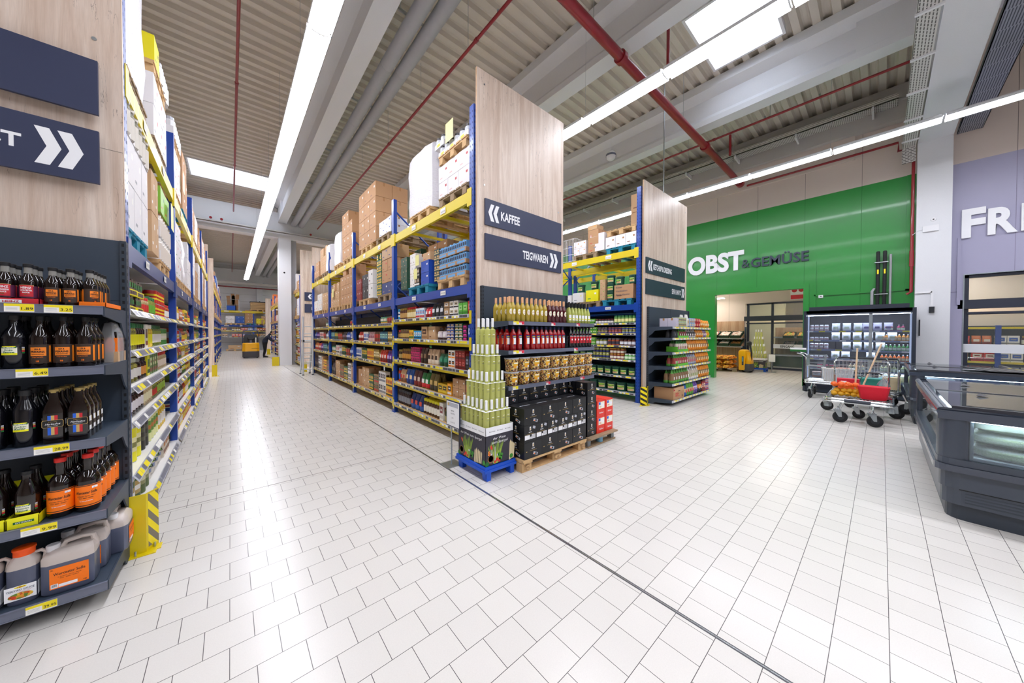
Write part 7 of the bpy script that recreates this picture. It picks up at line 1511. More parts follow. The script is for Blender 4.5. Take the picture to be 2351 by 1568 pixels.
for s,z in enumerate((.67,1.17,1.67)): autofill(FZ_,-4.9,1.9,z-.003,.05,.36,'on the %s shelf behind the far glass'%('lower','middle','upper')[s],FAR,7,two=0)
w_=MB(); w_.box(21.6,21.8,3.3,6.5,0,4.6,M('wall_cream','#e6dfc0',.7)); struct(w_,'wall_entrance_left')
o=thing('goods_shelving','added yellow shelves of dark goods imitating a rack reflection in the sliding door glass','shelf unit',(17.4,-2.2,0)); b=MB()  # shelving added to look like racks mirrored in the sliding door
for z in (.2,.7,1.2,1.75): b.box(0,.5,-1.3,1.1,z,z+.06,'yellow_steel')
for y in (-1.3,-.1,1.1): b.box(-.02,.1,y-.05,y+.05,0,1.86,'blue_steel')
b.box(.5,.55,-1.3,1.1,0,1.86,'anthracite'); b.build('frame',o)
FS_=FR('y',17.4,1)
for s,z in enumerate((.26,.76,1.26)): autofill(FS_,-3.4,-1.2,z+.001,.05,.36,'on the %s shelf imitating a reflection behind the sliding door'%('lower','middle','upper')[s],FAR,5,two=0)
# ================================================================ chilled cabinet
M('case_dark','#252d3b',.4); M('case_in','#2e3142',.5); M('case_shelf','#8794b8',.3,.3); glassy('case_glass','#dfe8f2',.05,.02)
o=thing('chilled_cabinet','dark glass fronted chilled cabinet of drinks and salads by the green wall','cabinet',(12,.465,0)); Y0,Y1=-.99,.97
b=MB(); b.box(.0,1.0,Y1-.06,Y1,0.02,2.22,'case_dark'); b.box(0,1,Y0,Y0+.06,.02,2.22,'case_dark'); b.box(.9,1.0,Y0,Y1,.02,2.22,'case_dark'); b.box(0,1,Y0+.06,Y1-.06,2.14,2.22,'case_dark'); b.box(0,.05,Y0+.06,Y1-.06,2.1,2.22,'case_dark'); b.build('casing',o)
b=MB(); b.box(.12,.9,Y0+.1,Y1-.1,2.22,2.33,'case_dark'); b.build('top_cover',o)
b=MB(); b.box(.02,1,Y0+.06,Y1-.06,.02,.34,'anthracite_dark'); b.box(.0,.02,Y0,Y1,.16,.34,'case_dark'); b.build('base',o)
b=MB(); b.box(.85,.89,Y0+.06,Y1-.06,.34,2.14,'case_in'); b.build('back_wall',o)
ZF=[1.67,1.425,1.175,.925,.66,.4]
for z in ZF: b=MB(); b.box(.12,.85,Y0+.07,Y1-.07,z-.02,z-.001,'case_shelf'); b.box(.105,.12,Y0+.07,Y1-.07,z-.035,z+.01,'case_shelf'); b.build('shelf',o)
for z in ZF:
    b=MB(); 
    for y in (-.8,-.35,.0,.3,.7,.85): yy=y+R.uniform(-.05,.05); b.quad((.104,yy,z-.03),(.104,yy-.12,z-.03),(.104,yy-.12,z+.005),(.104,yy,z+.005),'tag_yellow' if R.random()<.5 else 'tag_white')
    b.build('price_labels',o)
b=MB(); b.box(.07,.12,Y0+.08,Y1-.08,2.085,2.1,'case_light'); b.build('lamp_tube',o)
for z in ZF[:-1]: b=MB(); b.box(.13,.15,Y0+.09,Y1-.09,z-.028,z-.022,'case_light'); b.build('shelf_lamp',o)
for y in (Y1-.1,Y0+.08,-.28): b=MB(); b.box(.06,.085,y-.014,y+.014,.36,2.08,'case_glow'); b.build('glow_strip',o)  # side strips glow faintly in place of a light-coloured inner frame
for ya,yb,nm in ((Y1-.06,.33,'left'),(.33,-.28,'middle'),(-.28,Y0+.06,'right')):
    b=MB(); b.box(.02,.028,yb+.004,ya-.004,.36,2.12,'case_glass'); b.build('glass_door',o)
for y in (-.28,): b=MB(); b.box(.012,.04,y-.03,y+.03,.36,2.12,'galvanised'); b.build('door_post',o)
FF=FR('y',12.13,1); FFz=.465
CUP=J('jar','salad_cup',.085,.085,.085,'#f4f3f6','#b58a96','#f4f3f6','small white cup with printed label'); BAG=J('bag','salad_bag',.16,.1,.205,'#e3e6e6','#f4f5f7','#c2cdb4','clear salad bag'); BL=J('bag','salad_bag',.15,.1,.205,'#cdc7e3','#e6e2f0','#4a3a7a','violet white salad bag')
def DR(c,t,h=.17): return J('bottle','drink_bottle',.062,.062,h,c,'#f0d9b0' if 'orange' in t else '#e0efd8','#efeef2',t)
def cab(z,y_hi,spec,n,where,nz=1,gap=.012):   # fills from the right (low y) upwards
    facing(FF,y_hi-n*(spec[2]+gap)+FFz,z,.0,spec,n,where,nd=1,nz=nz,gap=gap,jit=.1,cat=spec[1].split('_')[-1])
sh=('top','second','third','fourth','fifth','lowest')
W_=lambda s:'on the %s chilled shelf'%sh[s]
cab(ZF[0],.86,CUP,4,W_(0),2); cab(ZF[0],.44,BAG,3,W_(0),1,.04); cab(ZF[0],-.12,BL,3,W_(0),1,.03); cab(ZF[0],-.5,DR('#a8325a','dark pink drink bottle',.16),2,W_(0)); cab(ZF[0],-.7,DR('#c93a72','bright pink drink bottle',.15),2,W_(0),1,.003)
cab(ZF[1],.86,CUP,4,W_(1)); cab(ZF[1],.44,BAG,6,W_(1),1,.035); cab(ZF[1],-.44,DR('#f0a03a','pale orange drink bottle'),7,W_(1),1,.005)
cab(ZF[2],.86,CUP,4,W_(2),2); cab(ZF[2],.24,BAG,4,W_(2),1,.035); cab(ZF[2],-.44,DR('#2f8a3a','green drink bottle'),7,W_(2),1,.005)
cab(ZF[3],.86,CUP,4,W_(3)); cab(ZF[3],.44,BAG,2,W_(3),1,.03); cab(ZF[3],-.2,BAG,1,'alone '+W_(3)); cab(ZF[3],-.44,DR('#e8701c','strong orange drink bottle'),7,W_(3),1,.005)
cab(ZF[4],.7,J('can','salad_cup',.1,.1,.11,'#d8406a','#efeef2','#8a2a4a','pink cup'),3,W_(4)); cab(ZF[4],.1,DR('#e9c98a','cream drink bottle',.17),4,W_(4),1,.01); cab(ZF[4],-.44,DR('#b9c48a','pale green drink bottle'),7,W_(4),1,.005)
cab(ZF[5],.8,J('pack','salad_pack',.18,.15,.16,'#e9c9b8','#efeef2','#c98a7a','pale pink pack'),2,W_(5)); cab(ZF[5],-.42,J('jar','water_bottle',.16,.16,.24,'#dfe6c0','#efe9b0','#efeef2','large yellow tinted canister'),3,W_(5))
o=thing('door_grip','black handle bar on the right side of the chilled cabinet','handle',(12.6,-.6,0)); bpy.data.objects.remove(o)
b=MB(); b.box(12.87,12.898,-.62,-.6,1.55,1.95,'ink'); b.build('wall_rail',label='short black vertical bar on the concrete column beside the chilled cabinet',cat='rail')
# ================================================================ freezer islands
M('fz_body','#39414e',.35,coat=.2); M('fz_low','#2f3742',.4); M('fz_rim','#3d4452',.2,coat=.4); M('fz_glow','#cfe4ee',.4); glassy('fz_glass','#d3dfe6',.1,.02); M('fz_inner','#dfe8ec',.4); M('chrome_rail','#9aa0b0',.15,.8)
lamp_material('fz_light','#e6f6ff',11.0)
def freezer(x0,x1,ya,yb,label,win=True):
    """long side at y=ya (facing the aisle), end face at x0 facing the camera"""
    o=thing('freezer_island',label,'freezer')
    def ring(ins,z0,z1,m,nm,r=.1):
        b=MB(); vs=[]; X0,X1,Ya,Yb=x0+ins,x1-ins,ya-ins,yb+ins; P=[]
        for cx,cy_,a0 in ((X1-r,Ya-r,0),(X0+r,Ya-r,90),(X0+r,Yb+r,180),(X1-r,Yb+r,270)):
            for k in range(5): a=math.radians(a0+22.5*k); P.append((cx+r*math.cos(a),cy_+r*math.sin(a)))
        b.prism(P,2,z0,z1,m); 
        return b.build(nm,o)
    ring(.06,0,.135,'fz_low','plinth'); ring(.03,.135,.27,'fz_body','lower_skirt'); ring(.02,.271,.42,'fz_body','side_panel'); 
    b=MB()
    for k in range(4): b.box(x0+.028,x0+.03,yb+.3,ya-.15,.16+.025*k,.17+.025*k,'fz_low')
    b.box(x0+.0185,x0+.02,yb+.3,ya-.12,.268,.274,'slot_black'); b.build('panel_grooves',o)
    ring(-.015,.421,.475,'fz_rim','bumper_rail'); ring(.0,.476,.53,'fz_body','window_sill')
    # corner posts
    for cx in (x0,x1):
        for cy_ in (ya,yb):
            sx=1 if cx==x0 else -1; sy=-1 if cy_==ya else 1
            b=MB(); b.lathe([(.095,.53),(.095,.865)],20,'fz_body',c=(cx+sx*.1,cy_+sy*.1,0)); b.box(cx+sx*.02,cx+sx*.06,cy_+sy*.1,cy_+sy*.16,.53,.865,'fz_body'); b.box(cx+sx*.1,cx+sx*.16,cy_+sy*.005,cy_+sy*.05,.53,.865,'fz_body'); b.build('corner_post',o)
    b=MB(); b.box(x0+.03,x0+.036,yb+.16,ya-.16,.53,.865,'fz_glass'); b.box(x1-.036,x1-.03,yb+.16,ya-.16,.53,.865,'fz_glass'); b.box(x0+.16,x1-.16,ya-.036,ya-.03,.53,.865,'fz_glass'); b.build('glass_side',o)
    b=MB(); r=.06
    for a in ((x0,x1,ya-.1,ya),(x0,x1,yb,yb+.1),(x0,x0+.1,yb+.1,ya-.1),(x1-.1,x1,yb+.1,ya-.1)): b.box(*a,.866,.94,'fz_rim')
    b.tube([(x0+.02,ya-.02,.93),(x1-.02,ya-.02,.93),(x1-.02,yb+.02,.93),(x0+.02,yb+.02,.93)],.035,'fz_rim',10,True); b.build('top_rim',o)
    b=MB(); b.box(x0+.12,x1-.12,yb+.12,ya-.12,.532,.54,'fz_inner'); b.build('tub_floor',o)
    n=max(2,round((x1-x0)/1.2)); w=(x1-x0-.16)/n
    for i in range(n):
        b=MB(); xa=x0+.08+w*i; b.box(xa+.02,xa+w-.02,yb+.08,ya-.08,.962,.968,'fz_glass'); b.build('glass_lid',o)
        b=MB(); b.box(xa,xa+.03,yb+.08,ya-.08,.941,.975,'rail_dark'); b.build('lid_frame',o)
    b=MB(); b.box(x0+.08,x1-.08,yb+.9,yb+.95,.941,.99,'rail_dark'); b.build('lid_frame',o)
    b=MB(); b.box(x0+.045,x0+.1,yb+.16,ya-.16,.855,.862,'fz_light'); b.build('lamp_tube',o); b=MB(); b.box(x0+.3,x1-.3,ya-.17,ya-.14,.84,.86,'fz_light'); b.build('lamp_tube',o)
    for x in (x0+1.0,x0+2.0):
        b=MB(); b.add([(x,ya-.3,.976),(x+.16,ya-.34,.976),(x+.02,ya-.38,.976),(x+.05,ya-.33,1.0)],[(0,1,3),(1,2,3),(2,0,3),(0,2,1)],'rail_dark'); b.build('lid_grip',o)
    return o
freezer(4.66,7.4,-.33,-2.45,'near dark grey freezer island with lit window showing bagged vegetables')
freezer(9.05,11.35,-.33,-2.45,'farther dark grey freezer island behind the first one')
speckled('bean_green','#b9c98f #a3ba78 #d3dcb4 #c6d6a0 #8faa62'.split(),30,.5,(1,14,14)); glassy('bag_film','#f2f6f8',.22,.12)
def bean_bag():
    o=thing('vegetable_bag','','bag')
    b=MB(); loft(b,[(.12,.2,0),(.15,.25,.02),(.15,.25,.06),(.11,.2,.085)],14,'bean_green',3); b.build('beans',o)
    b=MB(); loft(b,[(.14,.24,-.001),(.17,.29,.03),(.165,.28,.07),(.11,.22,.1)],14,'bag_film',2.6,cap=True); me=b.build('film',o).data
    rr=random.Random(5)
    for v in me.vertices: v.co.x+=rr.uniform(-.012,.012); v.co.y+=rr.uniform(-.012,.012); v.co.z+=rr.uniform(0,.008)
    b=MB(); b.quad((-.05,-.1,.104),(.08,-.1,.104),(.08,.05,.108),(-.05,.05,.108),'white_print'); b.build('label',o)
    return o
bb=bean_bag(); first=True
for lay in range(3):
    for i in range(3):
        for j in range(3):
            loc=(4.94+.36*i+R.uniform(-.01,.01),-.78-.6*j+R.uniform(-.01,.01),.543+.112*lay); rz=R.uniform(-.12,.12)
            lab='clear bag of pale green vegetables in the near freezer, %s layer'%('lower','middle','upper')[lay]; g='vegetable bags in the near freezer, %s layer'%('lower','middle','upper')[lay]
            if first: bb.location=loc; bb.rotation_euler=(0,0,rz); bb['label']=lab; bb['group']=g; first=False
            else: dup(bb,loc,rz,lab,g)
for i in range(5):
    for j in range(3): put(item('pack',.3,.4,.2,'#3a5aa0' if (i+j)%2 else '#dfe6ef','#efeef2','#c9302a'),'frozen_pack',None,(9.4+.4*i,-.7-.55*j,.542),0,'%s frozen food pack in the farther freezer'%('blue' if (i+j)%2 else 'white'),'pack','%s packs in the farther freezer'%('blue' if (i+j)%2 else 'white'))
o=thing('ruled_panel','black plastic panel with yellow marks lying on the far freezer','panel',(9.7,-1.35,.995),.2); b=MB(); b.box(-.5,.5,-.3,.3,0,.008,'ink'); 
for k in range(5): b.box(-.49,.49,-.28+.13*k,-.265+.13*k,.0082,.0092,'rail_clear'); b.box(-.45+.2*k,-.38+.2*k,-.2,-.17,.0093,.01,'tag_yellow')
b.build('board',o)
# ================================================================ trolleys
def wheel(o,x,y,r=.1,rz=0.,nm='caster'):
    mx=Matrix.Translation((x,y,r))@Matrix.Rotation(rz,4,'Z')
    c=put(None,nm,o); bpy.data.objects.remove(c)
    b=MB(); b.lathe([(r*.5,-.018),(r*.93,-.02),(r,-.012),(r,.012),(r*.93,.02),(r*.5,.018)],28,'rubber',mx=mx@Matrix.Rotation(math.pi/2,4,'Y')@Matrix.Identity(4)); w=b.build('wheel',o)
    b=MB(); b.lathe([(r*.52,-.022),(r*.52,.022)],16,'plastic_dark',mx=mx@Matrix.Rotation(math.pi/2,4,'Y')); b.build('hub',w)
    b=MB()
    for s in (-1,1):
        P=[(s*.028,-.018,0.0),(s*.028,.022,0),(s*.028,.09,r+.03),(s*.028,-.01,r+.03)]; b.add([mx@Vector(p) for p in P]+[mx@Vector((p[0]+s*.003,p[1],p[2])) for p in P],[(0,1,2,3),(7,6,5,4),(0,4,5,1),(1,5,6,2),(2,6,7,3),(3,7,4,0)],'zinc')
    b.box(-.032,.032,-.01,.09,r+.03,r+.034,'zinc',mx); b.lathe([(.035,r+.034),(.035,r+.045),(.02,r+.05),(.02,r+.09)],14,'chrome',mx=mx@Matrix.Translation((0,.04,0))); b.build('fork',w)
def cart(loc,rz,label,L_=1.25,W=.66,basket=True,zp=.42):
    """platform trolley: long way x, push handle at +x"""
    o=thing('platform_trolley',label,'trolley',loc,rz)
    b=MB(); P=[]
    r=.09
    for cx,cy_,a0 in ((L_/2-r,W/2-r,0),(-L_/2+r,W/2-r,90),(-L_/2+r,-W/2+r,180),(L_/2-r,-W/2+r,270)):
        for k in range(5): a=math.radians(a0+22.5*k); P.append((cx+r*math.cos(a),cy_+r*math.sin(a),zp))
    b.tube(P,.022,'chrome',8,True); b.tube([(p[0]*1.01,p[1]*1.01,zp-.045) for p in P],.022,'chrome',8,True)
    b.tube([(-L_/2+.0-.02,-.16,zp-.02),(-L_/2-.02,.16,zp-.02)],.032,'case_dark',8); b.build('frame',o)
    b=MB(); n=20
    for i in range(n): y=-W/2+.03+(W-.06)*i/(n-1); b.tube([(-L_/2+.02,y,zp-.0),(L_/2-.02,y,zp-.0)],.0035,'zinc',4)
    for i in range(5): x=-L_/2+.1+(L_-.2)*i/4; b.tube([(x,-W/2,zp-.01),(x,W/2,zp-.01)],.006,'zinc',5)
    b.build('wire_deck',o)
    for x,y,a in ((-L_/2-.0,-.21,.3),(-L_/2-.0,.21,.3),(L_/2-.12,-W/2-.07,.2),(L_/2-.12,W/2+.07,-.2),(.0,0,.0)):
        wheel(o,x,y,.085 if x==0 else .1,a)
        b=MB(); b.tube([(x,y+.03,.2),(x*.93,y*.9,zp-.04)],.014,'chrome',6); b.build('strut',o)
    for y in (-W/2+.02,W/2-.02):
        b=MB(); b.lathe([(.05,0),(.055,.02),(.055,.06),(.05,.075)],16,'galvanised',c=(-L_/2+.12,y,zp-.17)); b.build('bumper_roll',o)
    for y in (-W/2+.03,W/2-.03):
        b=MB(); b.tube([(L_/2-.02,y,zp-.08),(L_/2-.02,y,1.0),(L_/2+.06,y*.95,1.08),(L_/2+.16,y*.9,1.1)],.015,'chrome',8); b.build('handle_post',o)
    b=MB(); b.tube([(L_/2+.16,-W/2+.05,1.1),(L_/2+.16,W/2-.05,1.1)],.017,'plastic_dark',8); b.build('push_bar',o)
    if basket:
        b=MB(); x0,x1,z0,z1=L_/2-.36,L_/2-.03,.78,1.06
        for i in range(13): y=-W/2+.04+(W-.08)*i/12; b.tube([(x0,y,z1),(x0+.03,y,z0),(x1,y,z0),(x1,y,z1)],.003,'zinc',4)
        for z in (z0,.87,.96,z1):
            q=.03*(z1-z)/(z1-z0); b.tube([(x0+q,-W/2+.04,z),(x1,-W/2+.04,z),(x1,W/2-.04,z),(x0+q,W/2-.04,z)],.0045,'zinc',5,True)
        b.build('wire_basket',o)
    return o
cart((8.93,.27,0),0,'platform trolley loaded with net bags and a red basket, nearest of the trolleys',1.25,.8)
cart((11.3,.78,0),math.pi/2,'platform trolley with a white laundry basket before the chilled cabinet',1.0,.6)
cart((10.55,.05,0),math.pi,'platform trolley with wire basket between loaded trolley and chilled cabinet',1.1,.62)
# load of the near trolley
z=.446
sack(8.62,.42,z,'potato_yellow','yellow net bag of potatoes on the nearest trolley',None,(.15,.22,.09),.1)
sack(8.64,.44,z+.165,'orange_peel','orange net bag of oranges on top of the potato bag',None,(.13,.21,.05),.15)
o=thing('shopping_basket','red fabric shopping basket with curved metal handle on the nearest trolley','basket',(8.52,.085,z),0); b=MB(); loft(b,[(.12,.15,0),(.125,.16,.02),(.15,.19,.21),(.153,.193,.225)],20,'basket_red' if 'basket_red' in MAT else M('basket_red','#d4122c',.7,bump=.3,scale=12),5); b.build('body',o)
b=MB(); b.tube([(0,.17,.2),(0,.16,.34),(0,.1,.44),(0,0,.47),(0,-.1,.44),(0,-.16,.34),(0,-.17,.2)],.007,'chrome',8); b.build('handle',o); b=MB(); b.tube([(0,.1,.44),(0,.05,.463),(0,-.05,.463),(0,-.1,.44)],.012,'plastic_dark',8); b.build('grip',o)
b=MB(); b.box(-.14,.14,-.13,.13,0,.02,cm('#8a2030')); b.box(-.12,.12,-.11,.11,.02,.045,cm('#a85060')); b.build('meat_pack',None,(8.78,.02,z),.2,'flat packs of red meat beside the red basket on the trolley','pack')
b=MB(); b.box(-.1,.1,-.14,.14,0,.15,cm('#e8602a')); b.build('napkin_pack',None,(9.05,.42,z),.05,'orange napkin pack behind the net bags on the trolley','pack')
b=MB(); b.box(-.1,.1,-.15,.15,0,.13,cm('#d0203a')); b.quad((-.1005,.1,.02),(-.1005,.02,.02),(-.1005,.02,.09),(-.1005,.1,.09),'white_print'); b.build('napkin_pack',None,(9.05,.42,z+.151),.05,'red napkin pack on top of the orange pack','pack')
b=MB(); b.box(-.1,.1,-.13,.13,0,.13,cm('#3a3a6a')); b.build('napkin_pack',None,(9.05,.13,z),.0,'dark blue napkin pack behind the red basket','pack')
for i,(a,c_) in enumerate((((8.82,.32,z),(8.9,.3,1.33)),((8.86,.27,z),(8.98,.0,1.42)))):
    b=MB(); b.tube([a,c_],.012,'oak_stick' if 'oak_stick' in MAT else M('oak_stick','#e2c8a4',.6),8); b.build('broom_stick',label=('upright' if i==0 else 'slanting')+' pale wooden stick standing on the nearest trolley',cat='stick')
b=MB(); b.lathe([(.075,0),(.085,.02),(.085,.2),(.06,.26),(.03,.3),(.02,.32)],18,glassy('clear_water','#dfe9f2',.25,.05)); b.build('water_jug',None,(9.1,-.03,z),0,'clear water container at the right side of the nearest trolley','jug')
b=MB(); b.box(-.16,.16,-.1,.1,0,.05,cm('#efc22a')); b.box(-.15,.15,-.09,.09,.05,.1,cm('#e98a3a')); b.build('snack_tray',None,(9.3,.02,z),0,'yellow and orange trays at the handle end of the nearest trolley','tray')
# load of the other trolleys
o=thing('laundry_basket','white ribbed plastic basket on the trolley before the chilled cabinet','basket',(11.2,.7,z),0); b=MB(); loft(b,[(.2,.24,0),(.23,.28,.3),(.24,.29,.31)],24,'shelf_white',6); b.build('body',o)
b=MB()
for i in range(18): y=-.25+.5*i/17; b.box(-.232+.0,-.226,y-.006,y+.006,.03,.29,'rail_clear')
b.build('ribs',o); b=MB(); b.box(-.1,.1,-.2,.1,.29,.33,cm('#d8a898')); b.box(-.05,.15,.0,.2,.31,.35,cm('#5a5a5a')); b.build('goods',o)
b=MB(); b.box(-.15,.15,-.2,.2,0,.2,cm('#3a9a8a')); b.build('cleaning_pack',None,(10.35,.15,z),0,'teal pack on the middle trolley','pack')
b=MB(); b.box(-.15,.15,-.12,.12,0,.25,cm('#e9d9b0')); b.build('bread_pack',None,(10.35,-.14,z),0,'cream pack on the middle trolley','pack')
b=MB(); loft(b,[(.1,.14,0),(.12,.16,.06),(.11,.14,.18),(.04,.06,.24)],12,cm('#8fc4e0'),3); b.build('ice_bag',None,(10.8,-.1,z),0,'pale blue plastic bag on the middle trolley','bag')
o=thing('trolley_sign','tilted green and white sign plate on the trolley handle','sign',(11.25,1.42,1.13),0); b=MB(); b.box(-.006,.0,-.14,.18,.0,.05,'lab_green'); b.box(-.006,0,-.14,.18,.051,.1,'white_print'); b.build('plate',o)
# ================================================================ far end of the first aisle
o=thing('order_picker_truck','yellow and dark grey order picker truck seen from behind in the first aisle','truck',(.97,26.3,0))
b=MB(); loft(b,[(.4,.3,.05),(.42,.32,.09),(.42,.32,.42),(.42,.31,.43)],16,'rail_dark',7); b.build('lower_body',o)
b=MB(); loft(b,[(.42,.31,.432),(.425,.315,.46),(.41,.3,.93),(.38,.27,.97)],16,'truck_yellow',8); b.text('JUNGHEINRICH',(.02,-.313,.6),(1,0,0),(0,0,1),.035,'ink',1,.02,'L',fit=.36); b.build('battery_hood',o)
b=MB(); loft(b,[(.36,.1,.97,None,0,-.05),(.36,.1,1.3,None,0,-.02),(.28,.08,1.5,None,0,0)],14,'plastic_dark',5); b.build('console',o)
b=MB(); b.lathe([(.16,0),(.18,.03),(.16,.06)],18,'rubber',mx=Matrix.Translation((0,-.22,1.28))@Matrix.Rotation(1.0,4,'X')); b.build('steering_wheel',o)
b=MB(); b.cyl((0,-.2,.97),(0,-.2,1.28),.07,'rail_grey',12); b.build('steering_column',o)
for x in (-.4,.4): b=MB(); b.tube([(x,-.1,.95),(x,-.1,1.5),(x*.92,-.05,1.68),(x*.7,0,1.74)],.022,'sign_blue',8); b.build('guard_post',o)
b=MB(); b.tube([(-.28,0,1.74),(.28,0,1.74)],.022,'sign_blue',8); b.tube([(-.38,0,1.66),(-.28,.3,1.72),(.28,.3,1.72),(.38,0,1.66)],.015,'zinc',8); b.build('top_rail',o)
b=MB(); b.cyl((.24,-.18,.97),(.24,-.18,1.3),.035,'shelf_white',12); b.build('bottle_holder',o)
for x in (-.32,.32): b=MB(); b.lathe([(.1,-.04),(.1,.04)],16,'rubber',mx=Matrix.Translation((x,.1,.1))@Matrix.Rotation(math.pi/2,4,'Y')); b.build('wheel',o)
b=MB()
for x in (-.18,.18): b.box(x-.08,x+.08,.35,2.4,.06,.14,'zinc')
b.build('forks',o)
# person bending forward beside the truck, one continuous skinned body
def person():
    root=thing('person','person in dark work clothes bending forward beside the yellow order picker','person',(1.68,26.35,0),-.2)
    M('skin','#b98d76',.6); M('trousers','#17181d',.8); M('shirt_dark','#1d2230',.8); M('hair','#1c1613',.8)
    V=[(0,0,.93),(0,.0,1.12),(.12,.0,1.3),(.2,0,1.42),(.27,0,1.5),(.34,0,1.56),   # pelvis spine chest neck head
       (-.0,-.09,.88),(.03,-.11,.48),(-.05,-.12,.09),(.1,-.12,.04),
       (0,.09,.88),(.0,.1,.48),(-.08,.11,.09),(.08,.12,.04),
       (.2,-.17,1.36),(.32,-.2,1.12),(.5,-.14,1.02),(.2,.17,1.36),(.33,.2,1.12),(.52,.12,1.04)]
    E_=[(0,1),(1,2),(2,3),(3,4),(4,5),(0,6),(6,7),(7,8),(8,9),(0,10),(10,11),(11,12),(12,13),(2,14),(14,15),(15,16),(2,17),(17,18),(18,19)]
    rad=[.17,.17,.2,.075,.09,.085,.125,.09,.065,.05,.125,.09,.065,.05,.08,.06,.04,.08,.06,.04]
    me=bpy.data.meshes.new('body'); me.from_pydata(V,E_,[]); ob=put(me,'body',root)
    sk=ob.modifiers.new('skin','SKIN'); 
    for i,s in enumerate(me.skin_vertices[0].data): s.radius=(rad[i],rad[i]*.9); s.use_root=(i==0)
    sb_=ob.modifiers.new('sub','SUBSURF'); sb_.levels=1; sb_.render_levels=2; sk.use_smooth_shade=True
    m,t,bs=_pr('work_clothes'); g=t.nodes.new('ShaderNodeTexCoord'); sx=t.nodes.new('ShaderNodeSeparateXYZ'); t.links.new(g.outputs['Object'],sx.inputs[0]); cr=t.nodes.new('ShaderNodeValToRGB'); cr.color_ramp.interpolation='CONSTANT'
    E2=cr.color_ramp.elements; E2[0].color=hexc('#121317'); E2[1].position=.98/2; E2[1].color=hexc('#232a3a'); dv=t.nodes.new('ShaderNodeMath'); dv.operation='DIVIDE'; dv.inputs[1].default_value=2; t.links.new(sx.outputs[2],dv.inputs[0]); t.links.new(dv.outputs[0],cr.inputs[0]); t.links.new(cr.outputs[0],bs.inputs['Base Color']); bs.inputs['Roughness'].default_value=.85; me.materials.append(m)
    b=MB(); b.lathe([(.0,-.1),(.05,-.09),(.075,-.02),(.08,.04),(.06,.1),(0,.12)],14,'skin',c=(.37,0,1.58)); b.lathe([(0,-.015),(.012,-.01),(.008,.02)],6,'skin',c=(.45,0,1.58)); b.build('face',root)
    b=MB(); b.lathe([(.082,0),(.085,.05),(.06,.1),(0,.125)],14,'hair',c=(.355,0,1.59)); b.build('hair',root)
    for s,(x,y,z) in enumerate(((.52,-.13,1.01),(.54,.11,1.03))):
        h=MB(); loft(h,[(.02,.035,-.04),(.025,.04,0),(.015,.036,.035)],10,'skin',2.5,mx=Matrix.Translation((x,y,z)))
        for k in range(4): h.tube([(x+.015,y-.027+.018*k,z-.02),(x+.035,y-.027+.018*k,z-.05),(x+.025,y-.027+.018*k,z-.075-.006*(k in(1,2)))],.008,'skin',6)
        h.tube([(x,y+.03,z),(x+.03,y+.05,z-.02),(x+.045,y+.045,z-.045)],.009,'skin',6); h.build('hand',root)
    for x,y in ((.05,-.12),(.02,.12)):
        b=MB(); loft(b,[(.14,.05,0),(.14,.05,.03),(.1,.045,.07),(.05,.045,.1,None,-.05)],14,'rubber',2.6,mx=Matrix.Translation((x,y,.002))); b.build('shoe',root)
person()
# aluminium ladder leaning at the far end of the coffee rack
M('aluminium','#d4d8dc',.35,.3)
def ladder():
    o=thing('step_ladder','aluminium double ladder standing open by the far end of the coffee rack','ladder',(2.22,14.6,0))
    for (y0,y1,nm) in ((-.32,.0,'front_section'),(.32,.0,'back_section')):
        b=MB()
        for x in (-.17,.14):
            b.tube([(x,y0,.02),(x+.06,y1,2.22 if y0<0 else 1.75)],.034,'aluminium',6); b.box(x-.03,x+.03,y0-.04,y0+.04,0,.03,'rubber')
        for k in range(7): t=(k+.8)/8.2; h_=2.22 if y0<0 else 1.75; b.tube([(-.17+.06*t,y0*(1-t)+y1*t,h_*t),(.14+.06*t,y0*(1-t)+y1*t,h_*t)],.022,'aluminium',6)
        b.build(nm,o)
    b=MB(); b.box(-.15,-.1,-.2,.2,1.25,1.33,'plastic_dark'); b.build('strap',o)
ladder()
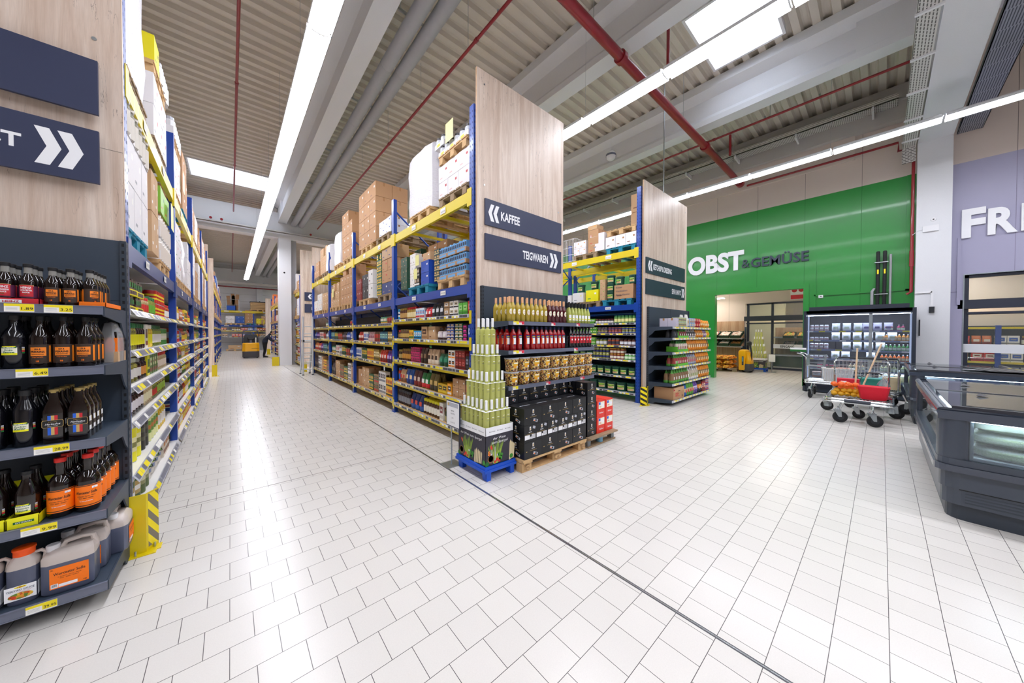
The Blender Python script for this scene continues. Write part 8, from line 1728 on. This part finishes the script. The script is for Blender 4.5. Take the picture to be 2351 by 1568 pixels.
# goods on the back wall rack and on the floor there
o=thing('wire_cage','grey mesh cage of cardboard and a blue box on the back wall rack','cage',(.17,38.1,3.56)); b=MB()
for x in (-.42,.42):
    for y in (-.4,.4): b.box(x-.02,x+.02,y-.02,y+.02,0,1.0,'galvanised')
for z in (.02,.5,.98): b.tube([(-.42,-.4,z),(.42,-.4,z),(.42,.4,z),(-.42,.4,z)],.015,'galvanised',6,True)
b.build('cage_frame',o)
b=MB(); b.box(-.4,.2,-.3,.3,0,.4,'lab_blue'); b.build('plastic_box',None,(.15,38.05,3.59),0,'blue plastic box in the mesh cage','box')
for i,(x,h,t) in enumerate(((.0,1.35,.1),(.2,1.5,-.1),(.32,1.45,.05),(-.15,1.3,-.08))):
    b=MB(); b.box(-.12,.12,-.01,.01,0,h,'carton'); ob=b.build('cardboard_sheet',None,(.12+x,38.2,3.59),0,'upright brown cardboard sheet %s in the mesh cage'%('left of centre','right of centre','at the right side','at the left side')[i],'cardboard'); ob.rotation_euler=(0,t,0)
for k in range(5):
    b=MB(); b.box(-.8,.8,-.4,.4,0,.12,'pallet_wood'); b.build('board_bundle',None,(2.2,38.05,3.7+.135*k),0,'long pale wooden panel in the stack on the back wall rack','panel','wooden panels on the back wall rack')
b=MB(); b.box(-.85,.85,-.42,.42,0,.06,'plastic_dark'); b.build('cover_sheet',None,(2.2,38.05,4.38),0,'dark cover lying over the stacked wooden panels','cover')
for x,lab in ((1.9,'left'),(2.6,'right')): pallet(FB,x,.45,3.555,'light','%s pallet under the stacked wooden panels'%lab,across=False if x<2 else True)
for x,c,n,h,d in ((.0,'white_carton',2,.32,'white carton with pink line'),(.65,'#2a5ab0',2,.32,'blue white yellow printed carton'),(1.3,'carton',4,.3,'brown carton in the tall stack'),(2.1,'#f0e21a',2,.24,'bright yellow carton'),(2.45,'carton_light',2,.35,'light brown carton'),(2.95,'#c9302a',2,.18,'red printed carton')):
    boxes(FB,x,.02,2.43,2 if c!='#c9302a' else 1,n,.3,.5,h,c,'tag_white','#8a5a3a','back_carton',d,1,0,'on the back wall rack')
for x,l in ((.05,'left'),(.7,'second'),(1.35,'third'),(2.3,'fourth'),(2.95,'last')): pallet(FB,x,.5,2.283,'light' if l!='third' else 'blue','%s pallet on the blue beam at the back wall'%l)
for x,l in ((.3,'left'),(1.3,'middle')):
    pallet(FB,x,.3,0,'light','%s floor pallet at the back wall'%l,across=False); boxes(FB,x,.0,.147,1,1,.9,.6,.35,'carton_light','tag_white','#8a5a3a','back_carton','flat brown carton on the %s floor pallet'%l,1,0,'at the back wall')
